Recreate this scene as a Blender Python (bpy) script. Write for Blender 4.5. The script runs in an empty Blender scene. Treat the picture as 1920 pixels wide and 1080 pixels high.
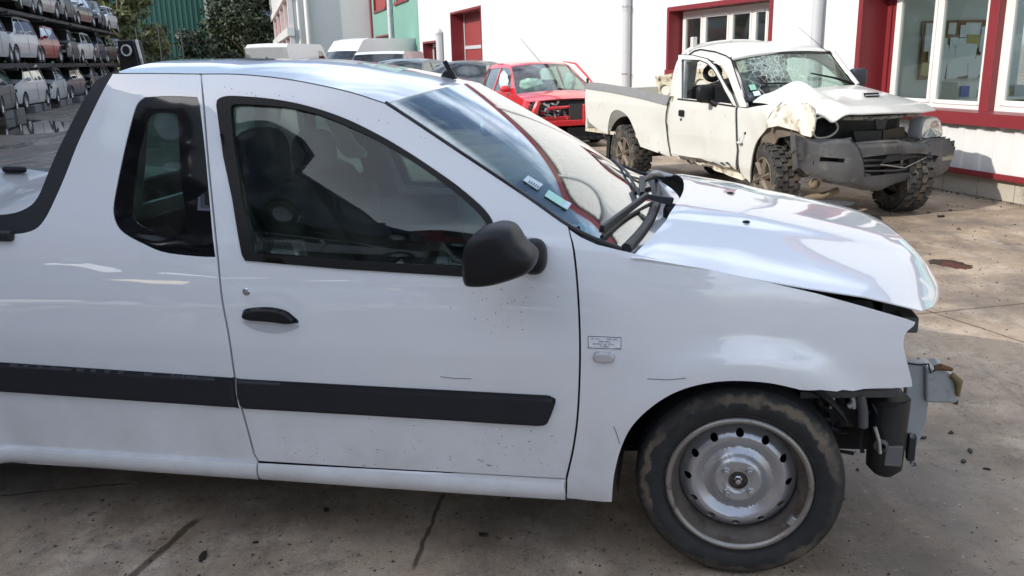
import bpy, math, random
import numpy as np
from mathutils import Vector, Matrix
from mathutils.geometry import delaunay_2d_cdt
random.seed(7); rng = np.random.default_rng(7)
R = math.radians
SC = bpy.context.scene
# ------------------------------------------------------------ camera
F_PX, CAM_H, HOR_Y, HOR_S = 1620.0, 1.6, 105.0, -0.025      # focal length in pixels of a 1920 wide frame, eye height
_r = math.atan(HOR_S)
PITCH = math.atan(((540 - HOR_Y) * math.cos(_r)) / F_PX)
cam_d = bpy.data.cameras.new("camera"); cam = bpy.data.objects.new("camera", cam_d)
SC.collection.objects.link(cam); SC.camera = cam
cam_d.sensor_fit = 'HORIZONTAL'; cam_d.sensor_width = 36; cam_d.lens = 36 * F_PX / 1920
cam_d.clip_start = 0.05; cam_d.clip_end = 5000
_cp, _sp = math.cos(PITCH), math.sin(PITCH)
_rt = Vector((1, 0, 0)); _up = Vector((0, _sp, _cp)); _bk = Vector((0, -_cp, _sp))
_c, _s = math.cos(_r), math.sin(_r)
# image x axis (right) and y axis (down) in the level frame
_ix = _rt * _c + _up * _s
_iy = (_rt * _s + (-_up) * _c)
_up2 = -_iy; _rt2 = _ix
cam.matrix_world = Matrix(((_rt2.x, _up2.x, _bk.x, 0), (_rt2.y, _up2.y, _bk.y, 0), (_rt2.z, _up2.z, _bk.z, CAM_H), (0, 0, 0, 1)))

def ray(px, py):
    """direction in the world of a pixel of the 1920x1080 photograph"""
    u, v = px - 960, py - 540
    x = u * _c + v * _s; y = -u * _s + v * _c
    return np.array([x, F_PX * _cp - y * _sp, -F_PX * _sp - y * _cp]) / F_PX
EYE = np.array([0, 0, CAM_H])
def ground(px, py, z=0.0):
    d = ray(px, py); return EYE + d * ((z - CAM_H) / d[2])
# ------------------------------------------------------------ light
SUN_AZ, SUN_EL = R(-116), R(30.5)
SC.view_settings.view_transform = 'Standard'; SC.view_settings.look = 'None'
SC.view_settings.exposure = 0.48; SC.view_settings.gamma = 1; SC.view_settings.use_curve_mapping = False
W = bpy.data.worlds.new("World"); SC.world = W; W.use_nodes = True
_nt = W.node_tree; _nt.nodes.clear()
def _n(t, k, **kw):
    n = t.nodes.new(k)
    for a, b in kw.items(): setattr(n, a, b)
    return n
_sky = _n(_nt, 'ShaderNodeTexSky', sky_type='NISHITA', sun_disc=False, sun_elevation=SUN_EL, sun_rotation=SUN_AZ)
_sky.dust_density = 1.5
_bg = _n(_nt, 'ShaderNodeBackground'); _out = _n(_nt, 'ShaderNodeOutputWorld')
_tc = _n(_nt, 'ShaderNodeTexCoord'); _mp = _n(_nt, 'ShaderNodeMapping'); _mp.inputs['Scale'].default_value = (1.0, 1.0, 2.6)
_nz = _n(_nt, 'ShaderNodeTexNoise'); _nz.inputs['Scale'].default_value = 2.3; _nz.inputs['Detail'].default_value = 7; _nz.inputs['Roughness'].default_value = .55
_cr = _n(_nt, 'ShaderNodeValToRGB'); _cr.color_ramp.elements[0].position = .47; _cr.color_ramp.elements[1].position = .66
_mx = _n(_nt, 'ShaderNodeMix', data_type='RGBA'); 
_nt.links.new(_tc.outputs['Generated'], _mp.inputs[0]); _nt.links.new(_mp.outputs[0], _nz.inputs[0]); _nt.links.new(_nz.outputs[0], _cr.inputs[0])
_nt.links.new(_cr.outputs[0], _mx.inputs[0]); _nt.links.new(_sky.outputs[0], _mx.inputs[6]); _mx.inputs[7].default_value = (10.0, 11.2, 13.2, 1)
_nt.links.new(_mx.outputs[2], _bg.inputs[0]); _bg.inputs[1].default_value = 0.15
_nt.links.new(_bg.outputs[0], _out.inputs[0])
sun_d = bpy.data.lights.new("sun", 'SUN'); sun_d.energy = 3.0; sun_d.angle = R(.5); sun_d.color = (1, .95, .87)
sun = bpy.data.objects.new("sun", sun_d); SC.collection.objects.link(sun)
_sv = Vector((math.sin(SUN_AZ) * math.cos(SUN_EL), math.cos(SUN_AZ) * math.cos(SUN_EL), math.sin(SUN_EL)))
sun.rotation_euler = _sv.to_track_quat('Z', 'Y').to_euler(); sun.location = _sv * 60
# ------------------------------------------------------------ materials
def new_mat(name):
    m = bpy.data.materials.new(name); m.use_nodes = True
    return m, m.node_tree, m.node_tree.nodes['Principled BSDF']
def mat(name, col, rough=.5, metal=0, coat=0, spec=.5, var=0, vscale=6, dirt=None, dscale=3, damt=.5, dpos=.55, bump=0, bscale=40, coord='Object', coat_r=.03, rvar=0, stretch=None):
    """principled surface with optional tone noise, dirt patches of another colour, and fine bump"""
    m, t, b = new_mat(name)
    b.inputs['Roughness'].default_value = rough; b.inputs['Metallic'].default_value = metal
    b.inputs['Coat Weight'].default_value = coat; b.inputs['Coat Roughness'].default_value = coat_r
    b.inputs['Specular IOR Level'].default_value = spec
    c4 = (*col, 1); b.inputs['Base Color'].default_value = c4
    if var or dirt or bump or rvar:
        tc = _n(t, 'ShaderNodeTexCoord'); src = tc.outputs[coord]
        if stretch:
            mp = _n(t, 'ShaderNodeMapping'); mp.inputs['Scale'].default_value = stretch
            t.links.new(src, mp.inputs[0]); src = mp.outputs[0]
        cur = None
        if var:
            nz = _n(t, 'ShaderNodeTexNoise'); nz.inputs['Scale'].default_value = vscale; nz.inputs['Detail'].default_value = 5
            t.links.new(src, nz.inputs[0])
            mx = _n(t, 'ShaderNodeMix', data_type='RGBA'); t.links.new(nz.outputs[0], mx.inputs[0])
            mx.inputs[6].default_value = tuple(max(0, c * (1 - var)) for c in col) + (1,)
            mx.inputs[7].default_value = tuple(min(1, c * (1 + var)) for c in col) + (1,)
            cur = mx.outputs[2]
        if dirt:
            nz = _n(t, 'ShaderNodeTexNoise'); nz.inputs['Scale'].default_value = dscale; nz.inputs['Detail'].default_value = 8; nz.inputs['Roughness'].default_value = .65
            t.links.new(src, nz.inputs[0])
            cr = _n(t, 'ShaderNodeValToRGB'); cr.color_ramp.elements[0].position = dpos; cr.color_ramp.elements[1].position = min(1, dpos + .12)
            cr.color_ramp.elements[1].color = (damt, damt, damt, 1)
            t.links.new(nz.outputs[0], cr.inputs[0])
            mx = _n(t, 'ShaderNodeMix', data_type='RGBA'); t.links.new(cr.outputs[0], mx.inputs[0])
            if cur is not None: t.links.new(cur, mx.inputs[6])
            else: mx.inputs[6].default_value = c4
            mx.inputs[7].default_value = (*dirt, 1); cur = mx.outputs[2]
        if cur is not None: t.links.new(cur, b.inputs['Base Color'])
        if bump:
            nz = _n(t, 'ShaderNodeTexNoise'); nz.inputs['Scale'].default_value = bscale; nz.inputs['Detail'].default_value = 3
            t.links.new(src, nz.inputs[0]); bp = _n(t, 'ShaderNodeBump'); bp.inputs['Strength'].default_value = bump; bp.inputs['Distance'].default_value = .01
            t.links.new(nz.outputs[0], bp.inputs['Height']); t.links.new(bp.outputs[0], b.inputs['Normal'])
        if rvar:
            nz = _n(t, 'ShaderNodeTexNoise'); nz.inputs['Scale'].default_value = vscale * 1.7
            t.links.new(src, nz.inputs[0]); mr = _n(t, 'ShaderNodeMapRange'); mr.inputs[3].default_value = max(0, rough - rvar); mr.inputs[4].default_value = rough + rvar
            t.links.new(nz.outputs[0], mr.inputs[0]); t.links.new(mr.outputs[0], b.inputs['Roughness'])
    return m
def glass(name, tint=(.75, .85, .8), refl=1.0, dust=0.0, crack=None):
    """thin window glass: tinted see-through plus a mirror that grows at grazing angles, a film of dust, optional cracks"""
    m = bpy.data.materials.new(name); m.use_nodes = True; t = m.node_tree; t.nodes.clear()
    out = _n(t, 'ShaderNodeOutputMaterial'); tr = _n(t, 'ShaderNodeBsdfTransparent'); tr.inputs[0].default_value = (*tint, 1)
    gl = _n(t, 'ShaderNodeBsdfGlossy'); gl.inputs['Roughness'].default_value = 0.01; gl.inputs[0].default_value = (1, 1, 1, 1)
    lw = _n(t, 'ShaderNodeLayerWeight'); lw.inputs[0].default_value = .5
    pw = _n(t, 'ShaderNodeMath', operation='POWER'); t.links.new(lw.outputs['Facing'], pw.inputs[0]); pw.inputs[1].default_value = 4.2
    ma = _n(t, 'ShaderNodeMath', operation='MULTIPLY_ADD'); t.links.new(pw.outputs[0], ma.inputs[0]); ma.inputs[1].default_value = .95 * refl; ma.inputs[2].default_value = .045 * refl
    mx = _n(t, 'ShaderNodeMixShader'); t.links.new(ma.outputs[0], mx.inputs[0]); t.links.new(tr.outputs[0], mx.inputs[1]); t.links.new(gl.outputs[0], mx.inputs[2])
    cur = mx.outputs[0]
    if dust:
        df = _n(t, 'ShaderNodeBsdfDiffuse'); df.inputs[0].default_value = (.55, .52, .47, 1)
        tc = _n(t, 'ShaderNodeTexCoord'); nz = _n(t, 'ShaderNodeTexNoise'); nz.inputs['Scale'].default_value = 9; nz.inputs['Detail'].default_value = 8
        t.links.new(tc.outputs['Object'], nz.inputs[0]); mm = _n(t, 'ShaderNodeMapRange'); mm.inputs[1].default_value = .35; mm.inputs[2].default_value = .8; mm.inputs[4].default_value = dust
        t.links.new(nz.outputs[0], mm.inputs[0]); m2 = _n(t, 'ShaderNodeMixShader'); t.links.new(mm.outputs[0], m2.inputs[0]); t.links.new(cur, m2.inputs[1]); t.links.new(df.outputs[0], m2.inputs[2]); cur = m2.outputs[0]
    if crack:
        tc = _n(t, 'ShaderNodeTexCoord'); nz = _n(t, 'ShaderNodeTexNoise'); nz.inputs['Scale'].default_value = 6
        t.links.new(tc.outputs['Object'], nz.inputs[0])
        am = _n(t, 'ShaderNodeMix', data_type='RGBA', blend_type='ADD'); am.inputs[0].default_value = .12; t.links.new(tc.outputs['Object'], am.inputs[6]); t.links.new(nz.outputs[1], am.inputs[7])
        ds = _n(t, 'ShaderNodeVectorMath', operation='DISTANCE'); t.links.new(tc.outputs['Object'], ds.inputs[0]); ds.inputs[1].default_value = crack
        vals = []
        for sc, wd, far in ((6, .016, .80), (15, .06, .34), (38, .14, .20)):
            vo = _n(t, 'ShaderNodeTexVoronoi', feature='DISTANCE_TO_EDGE'); vo.inputs['Scale'].default_value = sc; t.links.new(am.outputs[2], vo.inputs[0])
            lt = _n(t, 'ShaderNodeMapRange'); lt.inputs[1].default_value = 0; lt.inputs[2].default_value = wd; lt.inputs[3].default_value = 1; lt.inputs[4].default_value = 0; t.links.new(vo.outputs[0], lt.inputs[0])
            fd = _n(t, 'ShaderNodeMapRange'); fd.inputs[1].default_value = far * .55; fd.inputs[2].default_value = far; fd.inputs[3].default_value = .62; fd.inputs[4].default_value = 0; t.links.new(ds.outputs['Value'], fd.inputs[0])
            mu = _n(t, 'ShaderNodeMath', operation='MULTIPLY'); t.links.new(lt.outputs[0], mu.inputs[0]); t.links.new(fd.outputs[0], mu.inputs[1]); vals.append(mu.outputs[0])
        a = _n(t, 'ShaderNodeMath', operation='MAXIMUM'); t.links.new(vals[0], a.inputs[0]); t.links.new(vals[1], a.inputs[1])
        b = _n(t, 'ShaderNodeMath', operation='MAXIMUM'); t.links.new(a.outputs[0], b.inputs[0]); t.links.new(vals[2], b.inputs[1])
        df = _n(t, 'ShaderNodeBsdfDiffuse'); df.inputs[0].default_value = (.62, .72, .68, 1)
        m2 = _n(t, 'ShaderNodeMixShader'); t.links.new(b.outputs[0], m2.inputs[0]); t.links.new(cur, m2.inputs[1]); t.links.new(df.outputs[0], m2.inputs[2]); cur = m2.outputs[0]
    t.links.new(cur, out.inputs[0])
    return m
M = dict(
 paint=mat('white_paint', (.79, .80, .82), .32, coat=1, coat_r=.012, spec=.5, var=.03, vscale=2, dirt=(.22, .19, .16), dscale=34, dpos=.69, damt=.5),
 paint_old=mat('old_white_paint', (.62, .61, .56), .4, coat=.6, coat_r=.08, var=.05, vscale=4, dirt=(.26, .21, .14), dscale=6, dpos=.60, damt=.5),
 paint_mud=mat('muddy_white_paint', (.68, .64, .54), .5, coat=.3, coat_r=.2, var=.1, vscale=7, dirt=(.20, .14, .08), dscale=9, dpos=.52, damt=.85, bump=.3, bscale=22),
 rust=mat('rusty_cream_paint', (.55, .50, .38), .6, var=.12, vscale=9, dirt=(.10, .06, .035), dscale=14, dpos=.50, damt=.9, bump=.3),
 black=mat('black_plastic', (.011, .011, .013), .42, var=.2, vscale=8, bump=.12, bscale=300, spec=.3),
 grey_pl=mat('scuffed_grey_plastic', (.085, .085, .085), .6, var=.3, vscale=5, dirt=(.22, .19, .15), dscale=7, dpos=.55, damt=.55, bump=.35, bscale=12),
 trim=mat('charcoal_trim', (.019, .020, .025), .5, spec=.35, rvar=.08, vscale=14, bump=.1, bscale=400, var=.15),
 seal=mat('rubber_seal', (.012, .012, .013), .5),
 tyre=mat('tyre_rubber', (.028, .028, .028), .75, var=.3, vscale=8, bump=.3, bscale=60, dirt=(.13, .105, .075), dscale=5, dpos=.52, damt=.6),
 mudtyre=mat('mud_tyre_rubber', (.045, .043, .04), .85, var=.3, vscale=10, dirt=(.17, .14, .10), dscale=9, dpos=.5, damt=.6),
 rim=mat('steel_wheel', (.50, .50, .52), .33, metal=.7, var=.06, vscale=9, dirt=(.10, .09, .08), dscale=14, dpos=.60, damt=.6),
 rim_dirty=mat('rusty_rim', (.15, .13, .11), .55, metal=.4, var=.5, vscale=12, dirt=(.08, .05, .03), dscale=18, dpos=.5, damt=.7),
 rim_beige=mat('muddy_alloy_rim', (.17, .14, .105), .65, metal=.1, var=.2, vscale=14, dirt=(.12, .09, .06), dscale=10, dpos=.5, damt=.6),
 chrome=mat('worn_chrome', (.65, .65, .66), .2, metal=1),
 alu=mat('bare_aluminium', (.45, .45, .45), .45, metal=.8, var=.2, vscale=20),
 dark=mat('dark_metal', (.02, .02, .02), .55, var=.4, vscale=10, bump=.3, bscale=30),
 void=mat('dark_lining', (.008, .008, .009), .8),
 seat=mat('dark_cloth', (.040, .040, .045), .85, var=.25, vscale=12, bump=.3, bscale=120),
 cabin=mat('cabin_plastic', (.035, .036, .04), .65, var=.15),
 grey_metal=mat('galvanised_panel', (.42, .44, .44), .45, metal=.25, var=.1, vscale=7, dirt=(.14, .09, .05), dscale=10, dpos=.62, damt=.7),
 glass=glass('window_glass', (.72, .82, .78), 1, .03), pane=glass('office_pane_glass', (.86, .92, .90), 1.0, 0),
 glass_side=glass('door_window_glass', (.58, .66, .63), .85, .03), glass_qt=glass('quarter_window_glass', (.42, .50, .48), 1.0, .05),
 glass_dk=glass('tinted_window_glass', (.25, .29, .28), 1, .05),
 glass_ws=glass('windscreen_glass', (.72, .79, .80), 1.35, .02),
 glass_car=glass('car_window_glass', (.35, .42, .42), 1.3, .08),
 cloth=mat('airbag_cloth', (.55, .66, .68), .8, var=.1, bump=.5, bscale=18),
 airbag=mat('pale_airbag_cloth', (.62, .68, .58), .8, var=.1, bump=.5, bscale=18),
 red_paint=mat('red_paint', (.62, .018, .025), .3, coat=1, var=.05),
 white_wall=mat('white_sheet_cladding', (.66, .66, .64), .45, var=.03, vscale=1.3, dirt=(.55, .53, .48), dscale=1.6, dpos=.62, damt=.3, stretch=(1, 1, .25)),
 render_wall=mat('white_render', (.66, .66, .64), .8, var=.04, vscale=1.2, dirt=(.5, .5, .48), dscale=.8, dpos=.6, damt=.3),
 green_wall=mat('green_sheet_cladding', (.16, .31, .255), .5, var=.06, vscale=1.5),
 green_hall=mat('dark_green_sheet_cladding', (.03, .115, .088), .5, var=.08, vscale=.6),
 red_trim=mat('dark_red_flashing', (.20, .022, .027), .45, coat=.1, var=.08, vscale=3),
 red_door=mat('red_sheet_door', (.27, .04, .038), .5, var=.06),
 concrete_block=mat('concrete_block', (.42, .38, .31), .85, var=.15, vscale=6, dirt=(.18, .15, .1), dscale=4, dpos=.55, damt=.7, bump=.4),
 pvc=mat('white_window_frame', (.68, .67, .64), .35, var=.02),
 pipe=mat('grey_downpipe', (.50, .51, .52), .45, var=.06),
 paper=mat('paper', (.92, .92, .90), .8, var=.05),
 cork=mat('cork_board', (.38, .22, .09), .8, var=.15, vscale=30),
 inner=mat('office_wall', (.80, .80, .75), .8, var=.03),
 office_dark=mat('office_floor_grey', (.60, .58, .54), .8, var=.2),
 blue=mat('blue_card', (.04, .10, .42), .6), yellow=mat('yellow_paper', (.60, .50, .16), .7), wood=mat('wood', (.35, .17, .08), .6, var=.2, stretch=(1, 8, 1)),
 navy=mat('navy_cloth', (.012, .022, .06), .8, bump=.3), orange=mat('orange_cable', (.5, .2, .05), .5),
 lens=mat('clear_lens', (.75, .73, .72), .15, spec=.8, coat=1), headl=mat('headlight_chrome', (.8, .8, .8), .12, metal=1),
 mudgreen=mat('moss', (.07, .10, .03), .9, var=.3),
)
# ------------------------------------------------------------ mesh tools
def link(o, parent=None):
    SC.collection.objects.link(o)
    if parent is not None: o.parent = parent
    return o
def tag(o, label=None, cat=None, group=None, kind=None):
    if label: o['label'] = label
    if cat: o['category'] = cat
    if group: o['group'] = group
    if kind: o['kind'] = kind
    return o
def empty(name, loc=(0, 0, 0), rz=0, label=None, cat=None, group=None):
    o = bpy.data.objects.new(name, None); link(o); o.location = Vector([float(q) for q in loc]); o.rotation_euler = (0, 0, rz); o.empty_display_size = .2
    return tag(o, label, cat, group)
class MB:
    """collects simple solids, then links them as ONE mesh object"""
    def __init__(s): s.v = []; s.f = []
    def add(s, v, f):
        o = len(s.v); s.v += [tuple(float(c) for c in p) for p in v]; s.f += [tuple(i + o for i in q) for q in f]; return s
    def box(s, c, d, rot=None):
        v = np.array([(x, y, z) for x in (-.5, .5) for y in (-.5, .5) for z in (-.5, .5)]) * np.array(d)
        if rot is not None: v = v @ np.array(rot).T
        return s.add(v + np.array(c), [(0, 1, 3, 2), (4, 6, 7, 5), (0, 4, 5, 1), (2, 3, 7, 6), (0, 2, 6, 4), (1, 5, 7, 3)])
    def quad8(s, a, b):      # two quads (4 points each) joined
        return s.add(list(a) + list(b), [(3, 2, 1, 0), (4, 5, 6, 7), (0, 1, 5, 4), (1, 2, 6, 5), (2, 3, 7, 6), (3, 0, 4, 7)])
    def tube(s, pts, r, n=8, flat=1.0):
        pts = [np.array(p, float) for p in pts]; rs = r if hasattr(r, '__len__') else [r] * len(pts)
        rings = []; up = None
        for i, p in enumerate(pts):
            t = pts[min(i + 1, len(pts) - 1)] - pts[max(i - 1, 0)]; t /= np.linalg.norm(t) + 1e-9
            if up is None: up = np.array([0, 0, 1.]) if abs(t[2]) < .9 else np.array([1., 0, 0])
            a = np.cross(t, up); a /= np.linalg.norm(a) + 1e-9; b = np.cross(a, t); up = b
            rings.append([p + rs[i] * (math.cos(2 * math.pi * k / n) * a + flat * math.sin(2 * math.pi * k / n) * b) for k in range(n)])
        v = [q for rg in rings for q in rg]; f = []
        for i in range(len(pts) - 1):
            for k in range(n):
                f.append((i * n + k, i * n + (k + 1) % n, (i + 1) * n + (k + 1) % n, (i + 1) * n + k))
        f.append(tuple(range(n))[::-1]); f.append(tuple((len(pts) - 1) * n + k for k in range(n)))
        return s.add(v, f)
    def lathe(s, prof, c=(0, 0, 0), axis='y', n=48, a0=0, a1=2 * math.pi):
        """prof: (radius, offset along axis)"""
        full = abs(a1 - a0 - 2 * math.pi) < 1e-6; m = n if full else n + 1; v = []
        for r_, h in prof:
            for k in range(m):
                a = a0 + (a1 - a0) * k / n; ca, sa = r_ * math.cos(a), r_ * math.sin(a)
                v.append({'y': (ca, h, sa), 'x': (h, ca, sa), 'z': (ca, sa, h)}[axis])
        f = []
        for i in range(len(prof) - 1):
            for k in range(n if full else n):
                k2 = (k + 1) % m
                f.append((i * m + k, i * m + k2, (i + 1) * m + k2, (i + 1) * m + k))
        return s.add(np.array(v) + np.array(c), f)
    def prism(s, poly, to3, d):
        """closed 2-D outline mapped by to3(a, b) and given thickness vector d"""
        p3 = [np.array(to3(a, b), float) for a, b in poly]; n = len(p3); d = np.array(d, float)
        v = p3 + [p + d for p in p3]
        tri = fill(poly)
        f = [t for t in tri] + [tuple(n + i for i in t[::-1]) for t in tri] + [(i, i + n, (i + 1) % n + n, (i + 1) % n) for i in range(n)]
        return s.add(v, f)
    def ellipsoid(s, c, r, n=14, m=9, e=1.0):
        v = []; f = []
        sg = lambda q: math.copysign(abs(q) ** e, q)
        for i in range(m + 1):
            ph = math.pi * (i / m - .5)
            for k in range(n):
                th = 2 * math.pi * k / n
                v.append((c[0] + r[0] * sg(math.cos(ph)) * sg(math.cos(th)), c[1] + r[1] * sg(math.cos(ph)) * sg(math.sin(th)), c[2] + r[2] * sg(math.sin(ph))))
        for i in range(m):
            for k in range(n): f.append((i * n + k, i * n + (k + 1) % n, (i + 1) * n + (k + 1) % n, (i + 1) * n + k))
        return s.add(v, f)
    def build(s, name, m, parent=None, smooth=None, bevel=0, **kw):
        me = bpy.data.meshes.new(name); me.from_pydata(s.v, [], s.f)
        import bmesh
        bm = bmesh.new(); bm.from_mesh(me); bmesh.ops.recalc_face_normals(bm, faces=bm.faces); bm.to_mesh(me); bm.free()
        me.materials.append(m)
        if smooth is not None:
            me.shade_smooth(); me.set_sharp_from_angle(angle=R(smooth))
        o = bpy.data.objects.new(name, me); link(o, parent)
        if bevel:
            b = o.modifiers.new('bevel', 'BEVEL'); b.width = bevel; b.segments = 2; b.limit_method = 'ANGLE'; b.angle_limit = R(40)
        return tag(o, **kw)
def fill(poly):
    P = [Vector((float(a), float(b))) for a, b in poly]; n = len(P)
    r = delaunay_2d_cdt(P, [(i, (i + 1) % n) for i in range(n)], [], 1, 1e-7)
    if len(r[0]) != n:
        from mathutils.geometry import tessellate_polygon
        return [tuple(t) for t in tessellate_polygon([[Vector((p[0], p[1], 0)) for p in P]])]
    mp = [x[0] for x in r[3]]
    return [tuple(mp[i] for i in f) for f in r[2]]
def spl(pts, n=6, closed=False):
    """smooth curve through points"""
    P = [np.array(p, float) for p in pts]; out = []; N = len(P)
    rg = range(N if closed else N - 1)
    for i in rg:
        p0 = P[i - 1] if (closed or i > 0) else 2 * P[0] - P[1]
        p1 = P[i]; p2 = P[(i + 1) % N]; p3 = P[(i + 2) % N] if (closed or i + 2 < N) else 2 * P[-1] - P[-2]
        for k in range(n):
            t = k / n
            out.append(.5 * (2 * p1 + (p2 - p0) * t + (2 * p0 - 5 * p1 + 4 * p2 - p3) * t * t + (3 * p1 - p0 - 3 * p2 + p3) * t ** 3))
    if not closed: out.append(P[-1])
    return out
def dens(pts, step, closed=True):
    out = []; N = len(pts)
    for i in range(N if closed else N - 1):
        a, b = np.array(pts[i], float), np.array(pts[(i + 1) % N], float); k = max(1, int(math.ceil(np.linalg.norm(b - a) / step)))
        out += [a + (b - a) * j / k for j in range(k)]
    if not closed: out.append(np.array(pts[-1], float))
    return out
def inside(P, poly):
    x, y = P[:, 0], P[:, 1]; c = np.zeros(len(P), bool); A = np.array(poly); B = np.roll(A, -1, 0)
    for (x0, y0), (x1, y1) in zip(A, B):
        if y0 == y1: continue
        c ^= ((y0 > y) != (y1 > y)) & (x < (x1 - x0) * (y - y0) / (y1 - y0) + x0)
    return c
def dist_edge(P, poly):
    A = np.array(poly); B = np.roll(A, -1, 0); d = np.full(len(P), 1e9)
    for a, b in zip(A, B):
        ab = b - a; t = np.clip(((P - a) @ ab) / (ab @ ab + 1e-12), 0, 1); d = np.minimum(d, np.linalg.norm(P - a - t[:, None] * ab, axis=1))
    return d
def panel(name, outline, fn, m, parent=None, holes=(), step=.04, thick=.012, inward=1, lip=.0025, **kw):
    """sheet following the surface fn(a, b) -> xyz inside an outline with holes; real thickness, rounded lip, analytic normals"""
    rings = [dens(outline, step)] + [dens(h, step) for h in holes]
    rings = [[tuple(p) for p in r_] for r_ in rings]
    allp = [p for r_ in rings for p in r_]; A = np.array(rings[0])
    lo, hi = A.min(0), A.max(0)
    gx, gy = np.meshgrid(np.arange(lo[0] + step / 2, hi[0], step), np.arange(lo[1] + step / 2, hi[1], step)); G = np.stack([gx.ravel(), gy.ravel()], 1)
    ok = inside(G, rings[0]) if len(G) else np.zeros(0, bool)
    for h in rings[1:]: ok &= ~inside(G, h)
    G = G[ok]
    for r_ in rings: 
        if len(G): G = G[dist_edge(G, r_) > step * .4]
    P = [Vector((float(a), float(b))) for a, b in allp] + [Vector((float(a), float(b))) for a, b in G]
    E = []; o = 0
    for r_ in rings:
        n = len(r_); E += [(o + i, o + (i + 1) % n) for i in range(n)]; o += n
    V2, E2, F2, ov, oe, of = delaunay_2d_cdt(P, E, [], 0, 1e-8)
    V2 = np.array([(v.x, v.y) for v in V2]); F = []
    cen = np.array([V2[list(f)].mean(0) for f in F2]); ok = inside(cen, rings[0])
    for h in rings[1:]: ok &= ~inside(cen, h)
    F = [tuple(f) for f, k in zip(F2, ok) if k]
    P3 = np.array([fn(a, b) for a, b in V2]); ee = 1e-3
    Na = np.array([np.array(fn(a + ee, b)) - np.array(fn(a - ee, b)) for a, b in V2]); Nb = np.array([np.array(fn(a, b + ee)) - np.array(fn(a, b - ee)) for a, b in V2])
    N = np.cross(Na, Nb); N /= np.linalg.norm(N, axis=1)[:, None] + 1e-12
    f0 = F[0]; g = np.cross(P3[f0[1]] - P3[f0[0]], P3[f0[2]] - P3[f0[0]])
    out = inward                       # N*out should point outwards
    N = N * out
    FF = []
    for f in F:
        g = np.cross(P3[f[1]] - P3[f[0]], P3[f[2]] - P3[f[0]])
        FF.append(f if g @ N[f[0]] > 0 else f[::-1])
    n0 = len(P3); back = P3 - N * thick
    cnt = {}
    for f in FF:
        for i in range(len(f)):
            a, b = f[i], f[(i + 1) % len(f)]; cnt[(a, b)] = 1
    bd = [(a, b) for (a, b) in cnt if (b, a) not in cnt]
    verts = list(map(tuple, P3)) + list(map(tuple, back)); faces = list(FF) + [tuple(n0 + i for i in f[::-1]) for f in FF]
    faces += [(b, a, a + n0, b + n0) for a, b in bd]
    me = bpy.data.meshes.new(name); me.from_pydata(verts, [], faces); me.materials.append(m); me.shade_smooth()
    nrm = []
    nF = len(FF)
    edge_n = {}
    for a, b in bd:
        d = P3[b] - P3[a]; q = np.cross(d, N[a]); q /= np.linalg.norm(q) + 1e-12
        for k in (a, b): edge_n[k] = edge_n.get(k, 0) + q
    for f in FF: nrm += [tuple(N[i]) for i in f]
    for f in FF: nrm += [tuple(-N[i]) for i in f[::-1]]
    for a, b in bd:
        qa = edge_n[a] / (np.linalg.norm(edge_n[a]) + 1e-9); qb = edge_n[b] / (np.linalg.norm(edge_n[b]) + 1e-9)
        nrm += [tuple(qb), tuple(qa), tuple(qa), tuple(qb)]
    me.normals_split_custom_set(nrm)
    o = bpy.data.objects.new(name, me); link(o, parent)
    return tag(o, **kw)
def loft(rows, closed=False):
    """grid of points -> verts, faces"""
    n = len(rows[0]); v = [p for r_ in rows for p in r_]; f = []
    for i in range(len(rows) - 1):
        for k in range(n if closed else n - 1):
            f.append((i * n + k, i * n + (k + 1) % n, (i + 1) * n + (k + 1) % n, (i + 1) * n + k))
    return v, f
class Frame:
    """a thing's own axes; px() sends a photograph pixel onto a surface given in those axes"""
    def __init__(s, O, ang):
        s.O = np.array(O, float); s.a = ang
        s.M = np.array([[math.cos(ang), math.sin(ang), 0], [-math.sin(ang), math.cos(ang), 0], [0, 0, 1.]])
    def loc(s, P): return s.M @ (np.array(P, float) - s.O)
    def px(s, px_, py_, ax, g, t0=.3, t1=60):
        c = s.loc(EYE); d = s.M @ ray(px_, py_)
        oth = [i for i in range(3) if i != ax]
        f = lambda t: (c + d * t)[ax] - (g((c + d * t)[oth[0]], (c + d * t)[oth[1]]) if callable(g) else g)
        ts = np.linspace(t0, t1, 260); fa = f(ts[0]); a = b = None
        for i in range(1, len(ts)):
            fb = f(ts[i])
            if fa * fb <= 0: a, b = ts[i - 1], ts[i]; break
            fa = fb
        if a is None:
            t_ = min(ts, key=lambda t: abs(f(t))); return c + d * t_
        sa = f(a)
        for _ in range(40):
            m_ = (a + b) / 2
            if f(m_) * sa > 0: a = m_
            else: b = m_
        return c + d * a
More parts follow.
